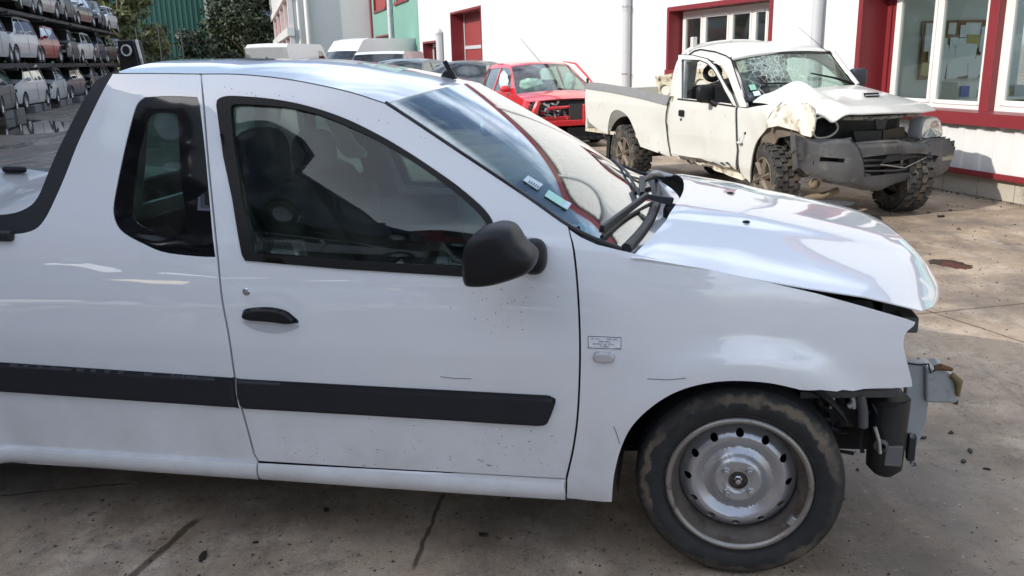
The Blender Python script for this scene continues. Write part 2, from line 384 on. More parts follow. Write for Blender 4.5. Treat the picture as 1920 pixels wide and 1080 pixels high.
# ------------------------------------------------------------ ground, hills
ROW = R(16.01); RW = Frame((0, 0, 0), ROW)          # local x: towards the office wall, local y: along the yard
WL = 7.45                                            # the wall face
def yard_material():
    m, t, b = new_mat('old_yard_concrete'); L = t.links.new
    tc = _n(t, 'ShaderNodeTexCoord'); P = tc.outputs['Object']
    def noise(sc, det=6, ro=.6, off=0, stretch=None):
        mp = _n(t, 'ShaderNodeMapping'); mp.inputs['Location'].default_value = (off, off * .7, 0)
        if stretch: mp.inputs['Scale'].default_value = stretch
        L(P, mp.inputs[0]); q = _n(t, 'ShaderNodeTexNoise'); q.inputs['Scale'].default_value = sc; q.inputs['Detail'].default_value = det; q.inputs['Roughness'].default_value = ro
        L(mp.outputs[0], q.inputs[0]); return q.outputs[0]
    def ramp(src, a, b_, lo=0., hi=1.):
        q = _n(t, 'ShaderNodeMapRange'); q.inputs[1].default_value = a; q.inputs[2].default_value = b_; q.inputs[3].default_value = lo; q.inputs[4].default_value = hi; L(src, q.inputs[0]); return q.outputs[0]
    def mix(f, a, b_):
        q = _n(t, 'ShaderNodeMix', data_type='RGBA'); L(f, q.inputs[0])
        for s_, i in ((a, 6), (b_, 7)):
            if isinstance(s_, tuple): q.inputs[i].default_value = (*s_, 1)
            else: L(s_, q.inputs[i])
        return q.outputs[2]
    def math2(op, a, b_):
        q = _n(t, 'ShaderNodeMath', operation=op)
        for s_, i in ((a, 0), (b_, 1)):
            if isinstance(s_, (int, float)): q.inputs[i].default_value = s_
            else: L(s_, q.inputs[i])
        return q.outputs[0]
    col = mix(ramp(noise(.9), .38, .66), (.48, .36, .245), (.31, .225, .148))
    col = mix(ramp(noise(3.1, off=3), .46, .66), col, (.58, .46, .34))
    col = mix(ramp(noise(.55, off=9, det=9, ro=.65), .47, .62, 0, .9), col, (.13, .108, .09))
    col = mix(ramp(noise(1.7, off=12, det=11, ro=.75, stretch=(1, .45, 1)), .50, .64, 0, .85), col, (.14, .112, .088))
    col = mix(ramp(noise(6.5, off=31, det=12, ro=.8), .52, .66, 0, .8), col, (.17, .13, .095))
    col = mix(ramp(noise(22, off=5, det=5, ro=.75), .60, .66, 0, .9), col, (.035, .028, .024))
    col = mix(ramp(noise(60, off=15, det=4, ro=.7), .60, .67, 0, .8), col, (.05, .04, .035))
    col = mix(ramp(noise(38, off=25, det=3), .66, .70, 0, .6), col, (.6, .56, .48))
    col = mix(ramp(noise(130, off=45, det=4, ro=.8), .42, .62, 0, .45), col, (.16, .125, .10))
    col = mix(ramp(noise(11, off=65, det=12, ro=.85), .56, .64, 0, .75), col, (.10, .075, .055))
    col = mix(ramp(noise(2.2, off=85, det=10, ro=.75), .54, .62, 0, .5), col, (.27, .22, .18))
    # the yard by the stacked cars is worn dark and stays wet
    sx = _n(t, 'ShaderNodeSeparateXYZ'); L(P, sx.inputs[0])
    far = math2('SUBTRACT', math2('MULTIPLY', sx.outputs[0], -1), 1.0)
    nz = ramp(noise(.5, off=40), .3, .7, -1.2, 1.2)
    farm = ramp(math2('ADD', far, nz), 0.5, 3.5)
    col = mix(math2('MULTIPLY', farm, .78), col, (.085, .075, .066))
    # joints between slabs
    jl = None
    for (x0, y0, x1, y1, wd) in JOINTS:
        dx, dy = x1 - x0, y1 - y0; ln = math.hypot(dx, dy); nx, ny = -dy / ln, dx / ln; c0 = nx * x0 + ny * y0
        d = math2('ADD', math2('MULTIPLY', sx.outputs[0], nx), math2('MULTIPLY', sx.outputs[1], ny))
        d = math2('ABSOLUTE', math2('ADD', math2('SUBTRACT', d, c0), ramp(noise(9, off=2), 0, 1, -.018, .018)), 0)
        lm = ramp(d, wd * .5, wd, 1, 0)
        tq = math2('ADD', math2('MULTIPLY', sx.outputs[0], dx / ln), math2('MULTIPLY', sx.outputs[1], dy / ln)); t0 = (x0 * dx + y0 * dy) / ln
        lim = math2('MULTIPLY', ramp(tq, t0 - .02, t0 + .02), ramp(tq, t0 + ln - .02, t0 + ln + .02, 1, 0))
        lm = math2('MULTIPLY', lm, lim); jl = lm if jl is None else math2('MAXIMUM', jl, lm)
    col = mix(math2('MULTIPLY', jl, .8), col, (.05, .035, .022))
    L(col, b.inputs['Base Color'])
    wet = ramp(noise(.8, off=20, det=4, stretch=(1, .4, 1)), .47, .60)
    wet = math2('MULTIPLY', wet, math2('MAXIMUM', farm, .55))
    pud = ramp(noise(1.35, off=55, det=3), .64, .67)
    wet = math2('MAXIMUM', wet, math2('MULTIPLY', pud, .9))
    L(ramp(wet, 0, 1, .72, .16), b.inputs['Roughness'])
    bp = _n(t, 'ShaderNodeBump'); bp.inputs['Distance'].default_value = .012
    L(math2('SUBTRACT', .55, math2('MULTIPLY', wet, .5)), bp.inputs['Strength'])
    hh = math2('SUBTRACT', math2('ADD', noise(14, off=7, det=8), math2('MULTIPLY', noise(90, off=8), .35)), math2('MULTIPLY', jl, .8))
    L(hh, bp.inputs['Height']); L(bp.outputs[0], b.inputs['Normal'])
    return m
def _gp(*q):
    p = ground(*q); return float(p[0]), float(p[1])
JOINTS = []
for a, b_, wd in (((1690, 592), (1990, 562), .012), ((1735, 581), (2000, 668), .012), ((225, 1100), (372, 972), .02), ((775, 1065), (832, 925), .010), ((240, 905), (-200, 950), .008)):
    p, q = _gp(*a), _gp(*b_); JOINTS.append((*p, *q, wd))
def puddle_mat():
    m, t, b = new_mat('shallow_water'); b.inputs['Base Color'].default_value = (.07, .055, .042, 1); b.inputs['Roughness'].default_value = .03; b.inputs['IOR'].default_value = 1.33; b.inputs['Specular IOR Level'].default_value = .9
    return m
PUD = puddle_mat()
def puddle(pts, seed):
    rp = np.random.default_rng(seed); c = np.mean([ground(*p)[:2] for p in pts], 0); P = spl([ground(*p)[:2] for p in pts], 6, True)
    P = [(p[0] + rp.normal(0, .012), p[1] + rp.normal(0, .012)) for p in P]
    MB().prism(P, lambda a, b_: (a, b_, .0015), (0, 0, .0015)).build('puddle', PUD, kind='structure')
puddle([(1735, 489), (1775, 487), (1812, 496), (1822, 504), (1796, 504), (1762, 498)], 2)
puddle([(1470, 352), (1530, 372), (1600, 380), (1580, 388), (1520, 382)], 3)
puddle([(-60, 232), (20, 224), (90, 226), (140, 232), (120, 246), (40, 252), (-40, 250)], 4)
g = MB()
gs = 900; xs = [-gs, -60, -20, 0, 20, 60, gs]; ys = [-gs, -60, -20, 0, 20, 60, 200, gs]
g.add([(x, y, 0) for y in ys for x in xs], [(j * 7 + i, j * 7 + i + 1, (j + 1) * 7 + i + 1, (j + 1) * 7 + i) for j in range(7) for i in range(6)])
yard = g.build('ground', yard_material(), kind='structure')
def ridge(name, c, length, depth, h, m, ang=0, seed=1):
    rg = np.random.default_rng(seed); nx = 60; ny = 9; v = []
    prof = np.convolve(rg.uniform(.45, 1, nx + 8), np.ones(9) / 9, 'valid')[:nx]
    prof = np.resize(prof, nx) + .12 * np.sin(np.linspace(0, 9, nx))
    for j in range(ny):
        tt = j / (ny - 1); hh = math.sin(math.pi * tt) ** .8
        for i in range(nx):
            u = (i / (nx - 1) - .5) * length; w_ = (tt - .5) * depth
            e = min(1, 6 * min(i, nx - 1 - i) / nx)
            v.append((c[0] + u * math.cos(ang) - w_ * math.sin(ang), c[1] + u * math.sin(ang) + w_ * math.cos(ang), h * prof[i] * hh * e + rg.uniform(-.01, .01) * h * hh - 1))
    f = [(j * nx + i, j * nx + i + 1, (j + 1) * nx + i + 1, (j + 1) * nx + i) for j in range(ny - 1) for i in range(nx - 1)]
    return MB().add(v, f).build(name, m, smooth=60, kind='structure')
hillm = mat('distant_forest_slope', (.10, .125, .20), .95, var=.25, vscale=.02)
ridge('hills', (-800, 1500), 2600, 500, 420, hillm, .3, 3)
# ------------------------------------------------------------ buildings
def ribs(mb, x, y0, y1, z0, z1, pitch=.25, rh=.022, back=.06):
    """trapezoid ribbed sheet standing at x, ribs towards -x"""
    n = max(1, int(round((y1 - y0) / pitch))); p = (y1 - y0) / n; pts = []
    for i in range(n):
        a = y0 + i * p
        pts += [(x, a), (x, a + p * .55), (x - rh, a + p * .65), (x - rh, a + p * .9)]
    pts += [(x, y1)]
    k = len(pts); v = [(a, b, z0) for a, b in pts] + [(a, b, z1) for a, b in pts] + [(x + back, b, z0) for a, b in pts] + [(x + back, b, z1) for a, b in pts]
    f = [(i, i + 1, k + i + 1, k + i) for i in range(k - 1)] + [(2 * k + i, 3 * k + i, 3 * k + i + 1, 2 * k + i + 1) for i in range(k - 1)]
    f += [(i, 2 * k + i, 2 * k + i + 1, i + 1) for i in range(k - 1)] + [(k + i, k + i + 1, 3 * k + i + 1, 3 * k + i) for i in range(k - 1)]
    f += [(0, k, 3 * k, 2 * k), (k - 1, 3 * k - 1, 4 * k - 1, 2 * k - 1)]
    mb.add(v, f)
HW = 5.35
bld = empty('workshop_building', RW.O, ROW, 'long white ribbed metal workshop with dark red window recesses and a green bay', 'building')
w = MB()
Y0 = -14.0
OPEN = [(Y0 + 2, 9.64, .86, 2.32), (11.72, 15.02, 1.25, 2.32), (28.8, 33.3, 0, 3.16), (35.4, 39.1, .9, 2.23)]     # y0, y1, z0, z1 of the openings
cur = Y0
for (a, b, z0, z1) in OPEN:
    ribs(w, WL, cur, a, .27, HW)
    ribs(w, WL, a, b, z1, HW)
    if z0 > .3: ribs(w, WL, a, b, .27, z0)
    cur = b
ribs(w, WL, cur, 39.95, .27, HW)
w.build('wall', M['white_wall'], bld)
# green bay
g2 = MB(); GO = [(42.2, 46.2, 1.0, 2.19), (48.9, 54.2, 1.2, 2.86)]
cur = 39.97
for (a, b, z0, z1) in GO:
    ribs(g2, WL, cur, a, .27, HW + 2, .3); ribs(g2, WL, a, b, .27, z0, .3); cur = b
    ribs(g2, WL, a, b, z1, 4.32, .3); ribs(g2, WL, a, b, 5.9, HW + 2, .3)
ribs(g2, WL, cur, 55.2, .27, HW + 2, .3)
g2.build('green_wall', M['green_wall'], bld)
MB().box((WL - .04, 55.5, 4.1), (.14, .6, 8)).build('red_corner_strip', M['red_trim'], bld)
MB().box((WL + .02, (Y0 + 39.9) / 2, HW + .16), (.36, 39.9 - Y0, .30)).build('roof_fascia', M['red_trim'], bld)
# plinth of concrete blocks and its red foot flashing
pl = MB(); y = Y0
while y < 28.5:
    pl.box((WL + .07, y + .245, .115), (.13, .484, .225)); y += .49
MB().box((WL + .07, 36.7, .115), (.13, 6.6, .225)).build('plinth', M['concrete_block'], bld); MB().box((WL + .07, 47.6, .115), (.12, 15.2, .225)).build('plinth', M['concrete_block'], bld)
pl.build('plinth', M['concrete_block'], bld, bevel=.006)
MB().box((WL - .02, (Y0 + 28.6) / 2, .247), (.10, 28.6 - Y0, .040)).box((WL - .065, (Y0 + 28.6) / 2, .262), (.02, 28.6 - Y0, .055)).build('foot_flashing', M['red_trim'], bld)
# roof and hidden body, left open behind the office to brighten it
MB().box((WL + 2.6, (Y0 + 39.9) / 2, HW + .1), (5, 39.9 - Y0, .12)).box((WL + 2.6, Y0 + .05, HW / 2), (4.9, .1, HW)).box((WL + 4.9, 26.0, HW / 2), (.1, 27, HW)).build('roof', M['pipe'], bld)
MB().box((WL + 6.2, 48, 4.1), (12, 16, 8.1)).build('bay_body', M['green_wall'], bld)
def flashing(y0, y1, z0, z1, dep, sill=True):
    f = MB(); t = .012
    f.box((WL + dep / 2 - .03, y1 - t / 2, (z0 + z1) / 2), (dep, t, z1 - z0)).box((WL + dep / 2 - .03, y0 + t / 2, (z0 + z1) / 2), (dep, t, z1 - z0))
    f.box((WL + dep / 2 - .03, (y0 + y1) / 2, z1 - t / 2), (dep, y1 - y0 - 2 * t, t))
    # folded face strips round the opening
    f.box((WL - .034, y1 + .03, (z0 + z1) / 2), (.012, .085, z1 - z0 + .12)).box((WL - .034, y0 - .03, (z0 + z1) / 2), (.012, .085, z1 - z0 + .12)).box((WL - .036, (y0 + y1) / 2, z1 + .03), (.012, y1 - y0 + .10, .075))
    if sill: f.box((WL + dep / 2 - .06, (y0 + y1) / 2, z0 + .02), (dep + .06, y1 - y0, .03)).box((WL - .09, (y0 + y1) / 2, z0 - .03), (.014, y1 - y0 + .02, .13))
    return f
def window_frame(y0, y1, z0, z1, x, cuts, fw=.07, leafs=True, name='window', sash=.06):
    """frame of the window, one leaf frame and pane per bay"""
    fr = MB(); H = z1 - z0; W_ = y1 - y0
    fr.box((x, y0 + fw / 2, (z0 + z1) / 2), (.07, fw, H)).box((x, y1 - fw / 2, (z0 + z1) / 2), (.07, fw, H))
    fr.box((x, (y0 + y1) / 2, z0 + fw / 2), (.07, W_ - 2 * fw, fw)).box((x, (y0 + y1) / 2, z1 - fw / 2), (.07, W_ - 2 * fw, fw))
    for c in cuts: fr.box((x, c, (z0 + z1) / 2), (.07, fw, H - 2 * fw))
    fo = fr.build(name, M['pvc'], bld, bevel=.006)
    ed = [y0 + fw / 2] + list(cuts) + [y1 - fw / 2]
    for a, b in zip(ed[:-1], ed[1:]):
        a += fw / 2; b -= fw / 2; lf = MB(); s = sash; xx = x - .02
        lf.box((xx, a + s / 2, (z0 + z1) / 2), (.05, s, H - 2 * fw - .01)).box((xx, b - s / 2, (z0 + z1) / 2), (.05, s, H - 2 * fw - .01))
        lf.box((xx, (a + b) / 2, z0 + fw + s / 2), (.05, b - a - 2 * s, s)).box((xx, (a + b) / 2, z1 - fw - s / 2), (.05, b - a - 2 * s, s))
        lf.build('sash', M['pvc'], fo, bevel=.005)
        MB().box((xx, (a + b) / 2, (z0 + z1) / 2), (.006, b - a - 2 * s + .01, H - 2 * fw - 2 * s + .01)).build('pane', M['pane'], fo)
    return fo
# office window: deep red reveal, white frames, maroon mullion
yb, ye, zb, zt = OPEN[0]
flashing(yb, ye, zb, zt, .40).build('window_surround', M['red_trim'], bld)
def ws(px_, py_, L_): return float(RW.px(px_, py_, 0, L_)[1])
xf = WL + .32
fl = ws(1669, 160, xf - .03); MULL = ws(1857, 130, xf - .08); mc = ws(1752, 130, xf - .03)
MB().box((xf + .02, (fl + ye) / 2, (zb + zt) / 2), (.02, ye - fl - .03, zt - zb)).box((xf - .0, (fl + ye) / 2 + .0, (zb + zt) / 2), (.03, .012, zt - zb - .06)).build('window_surround', M['red_trim'], bld)
window_frame(MULL + .065, fl, zb + .02, zt - .02, xf, [mc], .06, sash=.045)
MB().box((xf - .05, MULL, (zb + zt) / 2), (.14, .13, zt - zb - .02)).build('mullion', M['red_trim'], bld, bevel=.004)
window_frame(yb + .1, MULL - .065, zb + .02, zt - .02, xf, [6.25, 5.0, 3.4, 1.8, .2], .07)
# window above the pick-up's cab
yb, ye, zb, zt = OPEN[1]
flashing(yb, ye, zb, zt, .30).build('window_surround', M['red_trim'], bld)
_l = WL + .24; window_frame(ws(1448, 60, _l), ws(1283, 60, _l), zb + .03, zt - .02, _l, [ws(1415, 60, _l), ws(1372, 60, _l), ws(1322, 60, _l)], .085, sash=.05)
# garage door
yb, ye, zb, zt = OPEN[2]
flashing(yb, ye, 0, zt, .55, False).build('door_surround', M['red_trim'], bld)
d = MB(); ribs(d, WL + .5, yb, ye, 0, zt, .18, .012); dr = d.build('garage_door', M['red_door'], bld)
MB().box((WL + .475, (yb + ye) / 2, 1.95), (.03, ye - yb - .08, .12)).box((WL + .47, ye - .06, zt / 2), (.03, .1, zt)).build('door_rail', M['pipe'], dr)
# small far window
yb, ye, zb, zt = OPEN[3]
flashing(yb, ye, zb, zt, .5).build('window_surround', M['red_trim'], bld)
window_frame(yb + .02, ye - .02, zb + .03, zt - .02, WL + .42, [yb + 1.25, yb + 2.5], .1)
for (a, b, z0, z1) in [(42.2, 46.2, 1.0, 2.19), (48.9, 54.2, 1.2, 2.86), (42.2, 46.4, 4.32, 5.9), (49.3, 54.2, 4.32, 5.9)]:
    flashing(a, b, z0, z1, .5).build('window_surround', M['red_trim'], bld)
    if z0 < 3: MB().box((WL + .45, (a + b) / 2, (z0 + z1) / 2), (.04, b - a, z1 - z0)).build('window', M['glass_dk'], bld)
    else:
        MB().box((WL + .10, a + (b - a) * .6, (z0 + z1) / 2), (.03, (b - a) * .8, z1 - z0 - .04)).build('shutter', M['red_door'], bld)
# downpipes
def downpipe(y, r, z1=HW, z0=.3, x=None, hopper=False):
    x = WL - r - .05 if x is None else x; p = MB().tube([(x, y, z0), (x, y, z1)], r, 14)
    for z in np.arange(z0 + .6, z1, 1.55): p.lathe([(r, -.02), (r + .008, -.02), (r + .008, .02), (r, .02)], (x, y, z), 'z', 14)
    o = p.build('downpipe', M['pipe'], bld, smooth=40)
    br = MB()
    for z in np.arange(z0 + .9, z1, 1.3): MB().box((x + r * .5 + .03, y - .0, z), (.08 + r, .04, .03)).lathe([(r + .002, -.012), (r + .014, -.012), (r + .014, .012), (r + .002, .012)], (x, y, z), 'z', 14).build('bracket', M['alu'], o)
downpipe(16.73, .075); downpipe(10.45, .065); downpipe(34.9, .13, 2.55); downpipe(47.3, .12, 8)
MB().lathe([(0, .22), (.13, .08), (.14, 0), (.12, 0)], (WL - .18, 34.9, 2.55), 'z', 14).build('pipe_cap', M['pipe'], bld, smooth=50)
# office room, its unseen back wall opened wide to let sky light in
MB().box((WL + 2.2, 11.4, 1.5), (4.2, .08, 3.0)).box((WL + 4.3, 4, .4), (.08, 15, .8)).box((WL + 4.3, 4, 2.8), (.08, 15, .3)).build('partition', M['inner'], bld)
MB().box((WL + 2.2, 4, 2.9), (4.2, 14.6, .06)).build('ceiling', M['inner'], bld)
MB().box((WL + 2.2, 5, .05), (4.2, 13, .08)).build('office_floor', M['office_dark'], bld)
MB().box((WL + 1.7, 15.3, 1.5), (3.2, .08, 3.0)).box((WL + 2.6, 13.4, 1.5), (.08, 3.8, 3.0)).build('partition', M['office_dark'], bld)
# notice board on the partition and the desk below it
rn = random.Random(3)
nb = empty('notice_board', RW.M.T @ np.array([WL + 3.02, 11.34, 1.53]), ROW, 'cork notice board covered in pinned papers on the office wall behind the window', 'notice board')
MB().box((0, 0, 0), (1.24, .02, .80)).build('board', M['cork'], nb)
MB().box((0, -.015, .415), (1.30, .035, .035)).box((0, -.015, -.415), (1.30, .035, .035)).box((-.632, -.015, 0), (.035, .035, .795)).box((.632, -.015, 0), (.035, .035, .795)).build('frame', M['wood'], nb)
for i in range(24):
    sx_, sz_ = rn.choice([(.20, .29), (.29, .20), (.20, .29), (.14, .18)]); a = rn.uniform(-.12, .12)
    cx, cz = -.49 + (i % 6) * .196 + rn.uniform(-.04, .04), .28 - (i // 6) * .185 + rn.uniform(-.04, .04)
    c_, s_ = math.cos(a), math.sin(a); k = -.014 - i * .0012
    MB().add([(cx + c_ * u - s_ * v, k - abs(v) * .05, cz + s_ * u + c_ * v) for u, v in ((-sx_ / 2, -sz_ / 2), (sx_ / 2, -sz_ / 2), (sx_ / 2, sz_ / 2), (-sx_ / 2, sz_ / 2))] + [(cx + c_ * u - s_ * v, k + .001 - abs(v) * .05, cz + s_ * u + c_ * v) for u, v in ((-sx_ / 2, -sz_ / 2), (sx_ / 2, -sz_ / 2), (sx_ / 2, sz_ / 2), (-sx_ / 2, sz_ / 2))], [(0, 1, 2, 3), (7, 6, 5, 4), (0, 4, 5, 1), (1, 5, 6, 2), (2, 6, 7, 3), (3, 7, 4, 0)]).build('notice', M['paper'] if i not in (10, 18) else M['yellow'], nb)
dk = empty('office_desk', RW.M.T @ np.array([WL + 2.6, 10.3, 0]), ROW, 'grey office desk loaded with papers under the notice board', 'desk')
MB().box((0, 0, .86), (2.2, .8, .04)).build('desk_top', M['inner'], dk)
for x in (-1.0, 1.0): MB().box((x, 0, .42), (.05, .7, .84)).build('leg', M['pipe'], dk)
MB().box((.25, -.3, .6), (.5, .1, .45)).build('drawer', M['wood'], dk, bevel=.01)
def on_desk(name, x, y, z, d, m, label, cat, grp=None):
    o = MB().box((0, 0, d[2] / 2), d).build(name, m, None, bevel=.004, label=label, cat=cat, group=grp)
    o.location = Vector([float(q) for q in RW.M.T @ np.array([WL + 2.6 + x, 10.3 + y, z])]); o.rotation_euler = (0, 0, ROW); return o
on_desk('carton', -.55, -.15, .88, (.34, .3, .22), M['inner'], 'grey carton on the office desk behind the blue card', 'carton')
on_desk('blue_card', -.62, -.33, .90, (.15, .02, .15), M['blue'], 'small blue card standing on the office desk', 'card')
on_desk('paper_stack', .05, -.1, .88, (.4, .3, .09), M['yellow'], 'stack of yellow papers on the office desk', 'paper stack')
on_desk('paper_stack', -.18, .15, .88, (.32, .25, .17), M['paper'], 'white paper stack at the back of the office desk', 'paper stack')
on_desk('letter_tray', .55, -.05, .88, (.35, .3, .14), M['pipe'], 'grey letter tray at the right end of the office desk', 'letter tray')
# white rendered block farther along, with its side face of windows
blk = empty('rendered_building', RW.O, ROW, 'plain white rendered building block behind the green bay, red panels on its side', 'building')
LX = 2.55
MB().box(((LX + .25 + WL) / 2, 75.7, 4.5), (WL - LX - .3, 39.3, 9)).build('wall', M['render_wall'], blk)
b2 = MB(); 
for y in (56.3, 62.5, 69.5, 78, 88, 95.2): b2.box((LX + .1, y, 4.5), (.3, .7, 9))
for z in (.4, 3.35, 5.6, 8.6): b2.box((LX + .02, 75.7, z), (.42, 39.8, .5))
b2.build('frame', M['pvc'], blk)
PL = 0
for (a, b) in ((56.7, 62.1), (62.9, 69.1), (69.9, 77.6), (78.4, 87.6)):
    for z0, z1 in ((.7, 3.1), (3.6, 5.3)):
        MB().box((LX + .2, a + (b - a) * .68, (z0 + z1) / 2), (.08, (b - a) * .62, z1 - z0)).build('red_panel', M['red_door'], blk)
        MB().box((LX + .22, a + (b - a) * .2, (z0 + z1) / 2), (.06, (b - a) * .34, z1 - z0)).build('window', M['glass_dk'], blk)
p = MB().tube([(LX + 1.05, 55.85, .2), (LX + 1.05, 55.85, 9)], .16, 12); p.build('downpipe', M['pvc'], blk, smooth=40)
p = MB().tube([(LX + .55, 55.95, .2), (LX + .55, 55.95, 9)], .10, 12); p.build('downpipe', M['pvc'], blk, smooth=40)
# far dark green hall
hall = empty('green_hall', (*(EYE[:2] + ray(395, 110)[:2] / np.linalg.norm(ray(395, 110)[:2]) * 98), 0), R(16), 'large dark green ribbed metal hall at the far end of the yard', 'building')
hx = 0
hm = MB(); n = 60; Wd = 30
v = []
for i in range(n * 4 + 1):
    k, q = divmod(i, 4); xx = -Wd * (k + (0, .5, .6, .9)[q]) / n; yy = (0, 0, -.12, -.12)[q]
    v.append((xx, yy))
kk = len(v); hm.add([(a, b, 0) for a, b in v] + [(a, b, 13) for a, b in v], [(i, i + 1, kk + i + 1, kk + i) for i in range(kk - 1)])
hm.box((-Wd / 2, 10.2, 6.4), (Wd - .1, 20, 12.8))
hm.build('wall', M['green_hall'], hall)
MB().box((-Wd / 2, 10, 13.2), (Wd + 1, 21, .3)).build('roof', M['pipe'], hall)
MB().box((.12, -.1, 6.5), (.35, .5, 13)).build('corner_trim', M['pipe'], hall)
# ------------------------------------------------------------ trees, fence
def leaf_mat(name, c1, c2):
    m, t, b = new_mat(name); b.inputs['Roughness'].default_value = .6
    oi = _n(t, 'ShaderNodeTexCoord'); nz = _n(t, 'ShaderNodeTexNoise'); nz.inputs['Scale'].default_value = 1.1; nz.inputs['Detail'].default_value = 6
    t.links.new(oi.outputs['Object'], nz.inputs[0]); cr = _n(t, 'ShaderNodeValToRGB'); cr.color_ramp.elements[0].position = .35; cr.color_ramp.elements[1].position = .65
    cr.color_ramp.elements[0].color = (*c1, 1); cr.color_ramp.elements[1].color = (*c2, 1); t.links.new(nz.outputs[0], cr.inputs[0]); t.links.new(cr.outputs[0], b.inputs['Base Color'])
    return m
LEAF_D = leaf_mat('dark_foliage', (.014, .027, .010), (.04, .06, .022)); LEAF_O = leaf_mat('olive_foliage', (.05, .07, .02), (.12, .13, .045))
BARK = mat('bark', (.10, .075, .05), .9, var=.3, bump=.5)
def tree(x, y, h, rad, m, label, seed, z0=.12, leaf=.35, n=3600, cat='tree', grp='trees at the far end of the yard'):
    rg = np.random.default_rng(seed); t = empty('tree', (x, y, 0), 0, label, cat, grp)
    tr = MB().tube([(0, 0, 0), (.1, .05, h * .3), (-.1, 0, h * .62), (0, 0, h * .85)], [h * .03, h * .024, h * .015, h * .005], 9)
    for k in range(7):
        a = rg.uniform(0, 6.28); zz = h * rg.uniform(.15, .6); r_ = rad * rg.uniform(.5, .8)
        tr.tube([(0, 0, zz), (math.cos(a) * r_ * .5, math.sin(a) * r_ * .5, zz + h * .12), (math.cos(a) * r_, math.sin(a) * r_, zz + h * .2)], [h * .012, h * .008, h * .003], 6)
    tr.build('trunk', BARK, t, smooth=50)
    cl = [(rg.normal(0, rad * .45), rg.normal(0, rad * .45), h * (z0 + (1 - z0) * rg.beta(1.6, 1.5)), rad * rg.uniform(.22, .42)) for _ in range(26)]
    cl += [(0, 0, h * .9, rad * .3), (0, 0, h * .5, rad * .6), (0, 0, h * .3, rad * .6)]
    v = []; f = []
    for i in range(n):
        cx, cy, cz, cr_ = cl[rg.integers(len(cl))]
        d = rg.normal(size=3); d /= np.linalg.norm(d); p = np.array([cx, cy, cz]) + d * cr_ * rg.uniform(.55, 1.05) * np.array([1, 1, .8])
        if p[2] < .1: p[2] = rg.uniform(.1, .5)
        a = rg.normal(size=3); a /= np.linalg.norm(a); b = np.cross(a, d + rg.normal(size=3) * .4); b /= np.linalg.norm(b) + 1e-6
        s = leaf * rg.uniform(.5, 1.2); o = len(v)
        v += [tuple(p - a * s), tuple(p + b * s * .45), tuple(p + a * s), tuple(p - b * s * .45)]; f.append((o, o + 1, o + 2, o + 3))
    MB().add(v, f).build('crown', m, t)
    return t
def at_dist(px, D, z=0): d = ray(px, 110); return EYE[:2] + d[:2] / np.linalg.norm(d[:2]) * D
x, y = at_dist(462, 92); tree(x, y, 11.5, 4.6, LEAF_D, 'tall dark leafy tree between the green hall and the white building', 1, .0, .26, 11000)
x, y = at_dist(462, 97); tree(x, y, 9.5, 2.8, LEAF_D, 'dark tree crowding the left edge of the tall tree', 2, .0, .38, 3600)
x, y = at_dist(497, 104); tree(x, y, 11, 3.8, LEAF_D, 'dark tree tight against the white building corner', 12, .0, .38, 3600)
x, y = at_dist(235, 74); tree(x, y, 8.4, 3.1, LEAF_O, 'olive green tree in front of the green hall by the car stack', 3, .0, .3, 5200)
x, y = at_dist(205, 78); tree(x, y, 7.5, 2.8, LEAF_O, 'olive bush behind the end of the car stack', 5, .0, .3, 3000)
x, y = at_dist(362, 80); tree(x, y, 4.2, 2.1, LEAF_D, 'low dark bush at the right corner of the green hall', 4, .0, .25, 2600, 'bush')
x, y = at_dist(392, 78); tree(x, y, 3.0, 2.0, LEAF_D, 'low dark bush right of the green hall corner', 6, .0, .25, 2200, 'bush')
fm = mat('dark_fence_wire', (.02, .03, .028), .6)
a, b = at_dist(262, 70), at_dist(345, 70)
fe = empty('wire_fence', (a[0], a[1], 0), math.atan2(b[1] - a[1], b[0] - a[0]), 'thin dark wire fence on posts before the green hall', 'fence')
Lf = float(np.linalg.norm(b - a))
for i in range(3): MB().tube([(i * Lf / 2, 0, 0), (i * Lf / 2, 0, 4.2)], .07, 6).build('post', fm, fe)
wm = MB()
for z in np.arange(.3, 2.4, .3): wm.tube([(0, 0, z), (Lf, 0, z)], .012, 4)
for q in np.arange(0, Lf, .3): wm.tube([(q, 0, .1), (q, 0, 2.3)], .01, 4)
wm.build('mesh', fm, fe)
# ------------------------------------------------------------ the white pick-up in front
LO = ground(1378, 1092); LG = Frame(LO, R(-11.35)); WD = 1.73      # local x forward, y from the near side to the far side
truck = empty('pickup_truck', LO, R(-11.35), 'white small pickup truck filling the foreground, bonnet sprung open and front bumper missing', 'pickup truck', )
_zz = [0.18, .24, .30, .45, .60, .72, .84, .92, 1.0, 1.06, 1.15, 1.3, 1.5, 1.62]
_yy = [.045, .022, .012, .002, -.006, -.008, .002, .012, .028, .045, .078, .135, .205, .255]
_zf = np.linspace(.1, 1.7, 400); _kern = np.hanning(19); _kern /= _kern.sum()
_yf = np.interp(_zf, _zz, _yy); _yf = np.convolve(np.pad(_yf, 9, mode='edge'), _kern, 'valid')
FLX, FLZ = 0.0, .315                                        # front wheel centre
def side(x, z):
    y = float(np.interp(z, _zf, _yf))
    if x > -.35: y += .11 * (x + .35) ** 2
    r = math.hypot((x - FLX), (z - FLZ))
    if z < 1.02:
        k = max(0., 1 - abs(r - .385) / .12); y -= .020 * (k * k * (3 - 2 * k)) if r > .385 else .020
    r2 = math.hypot((x + 3.03), (z - FLZ))
    if r2 < .5: k = max(0., 1 - abs(r2 - .385) / .12); y -= .018 * (k * k * (3 - 2 * k)) if r2 > .385 else .018
    return y
def L2(pts, ax=1, g=side): return [tuple(np.delete(LG.px(x, y, ax, g), ax)) for x, y in pts]
near = lambda x, z: (x, side(x, z), z)
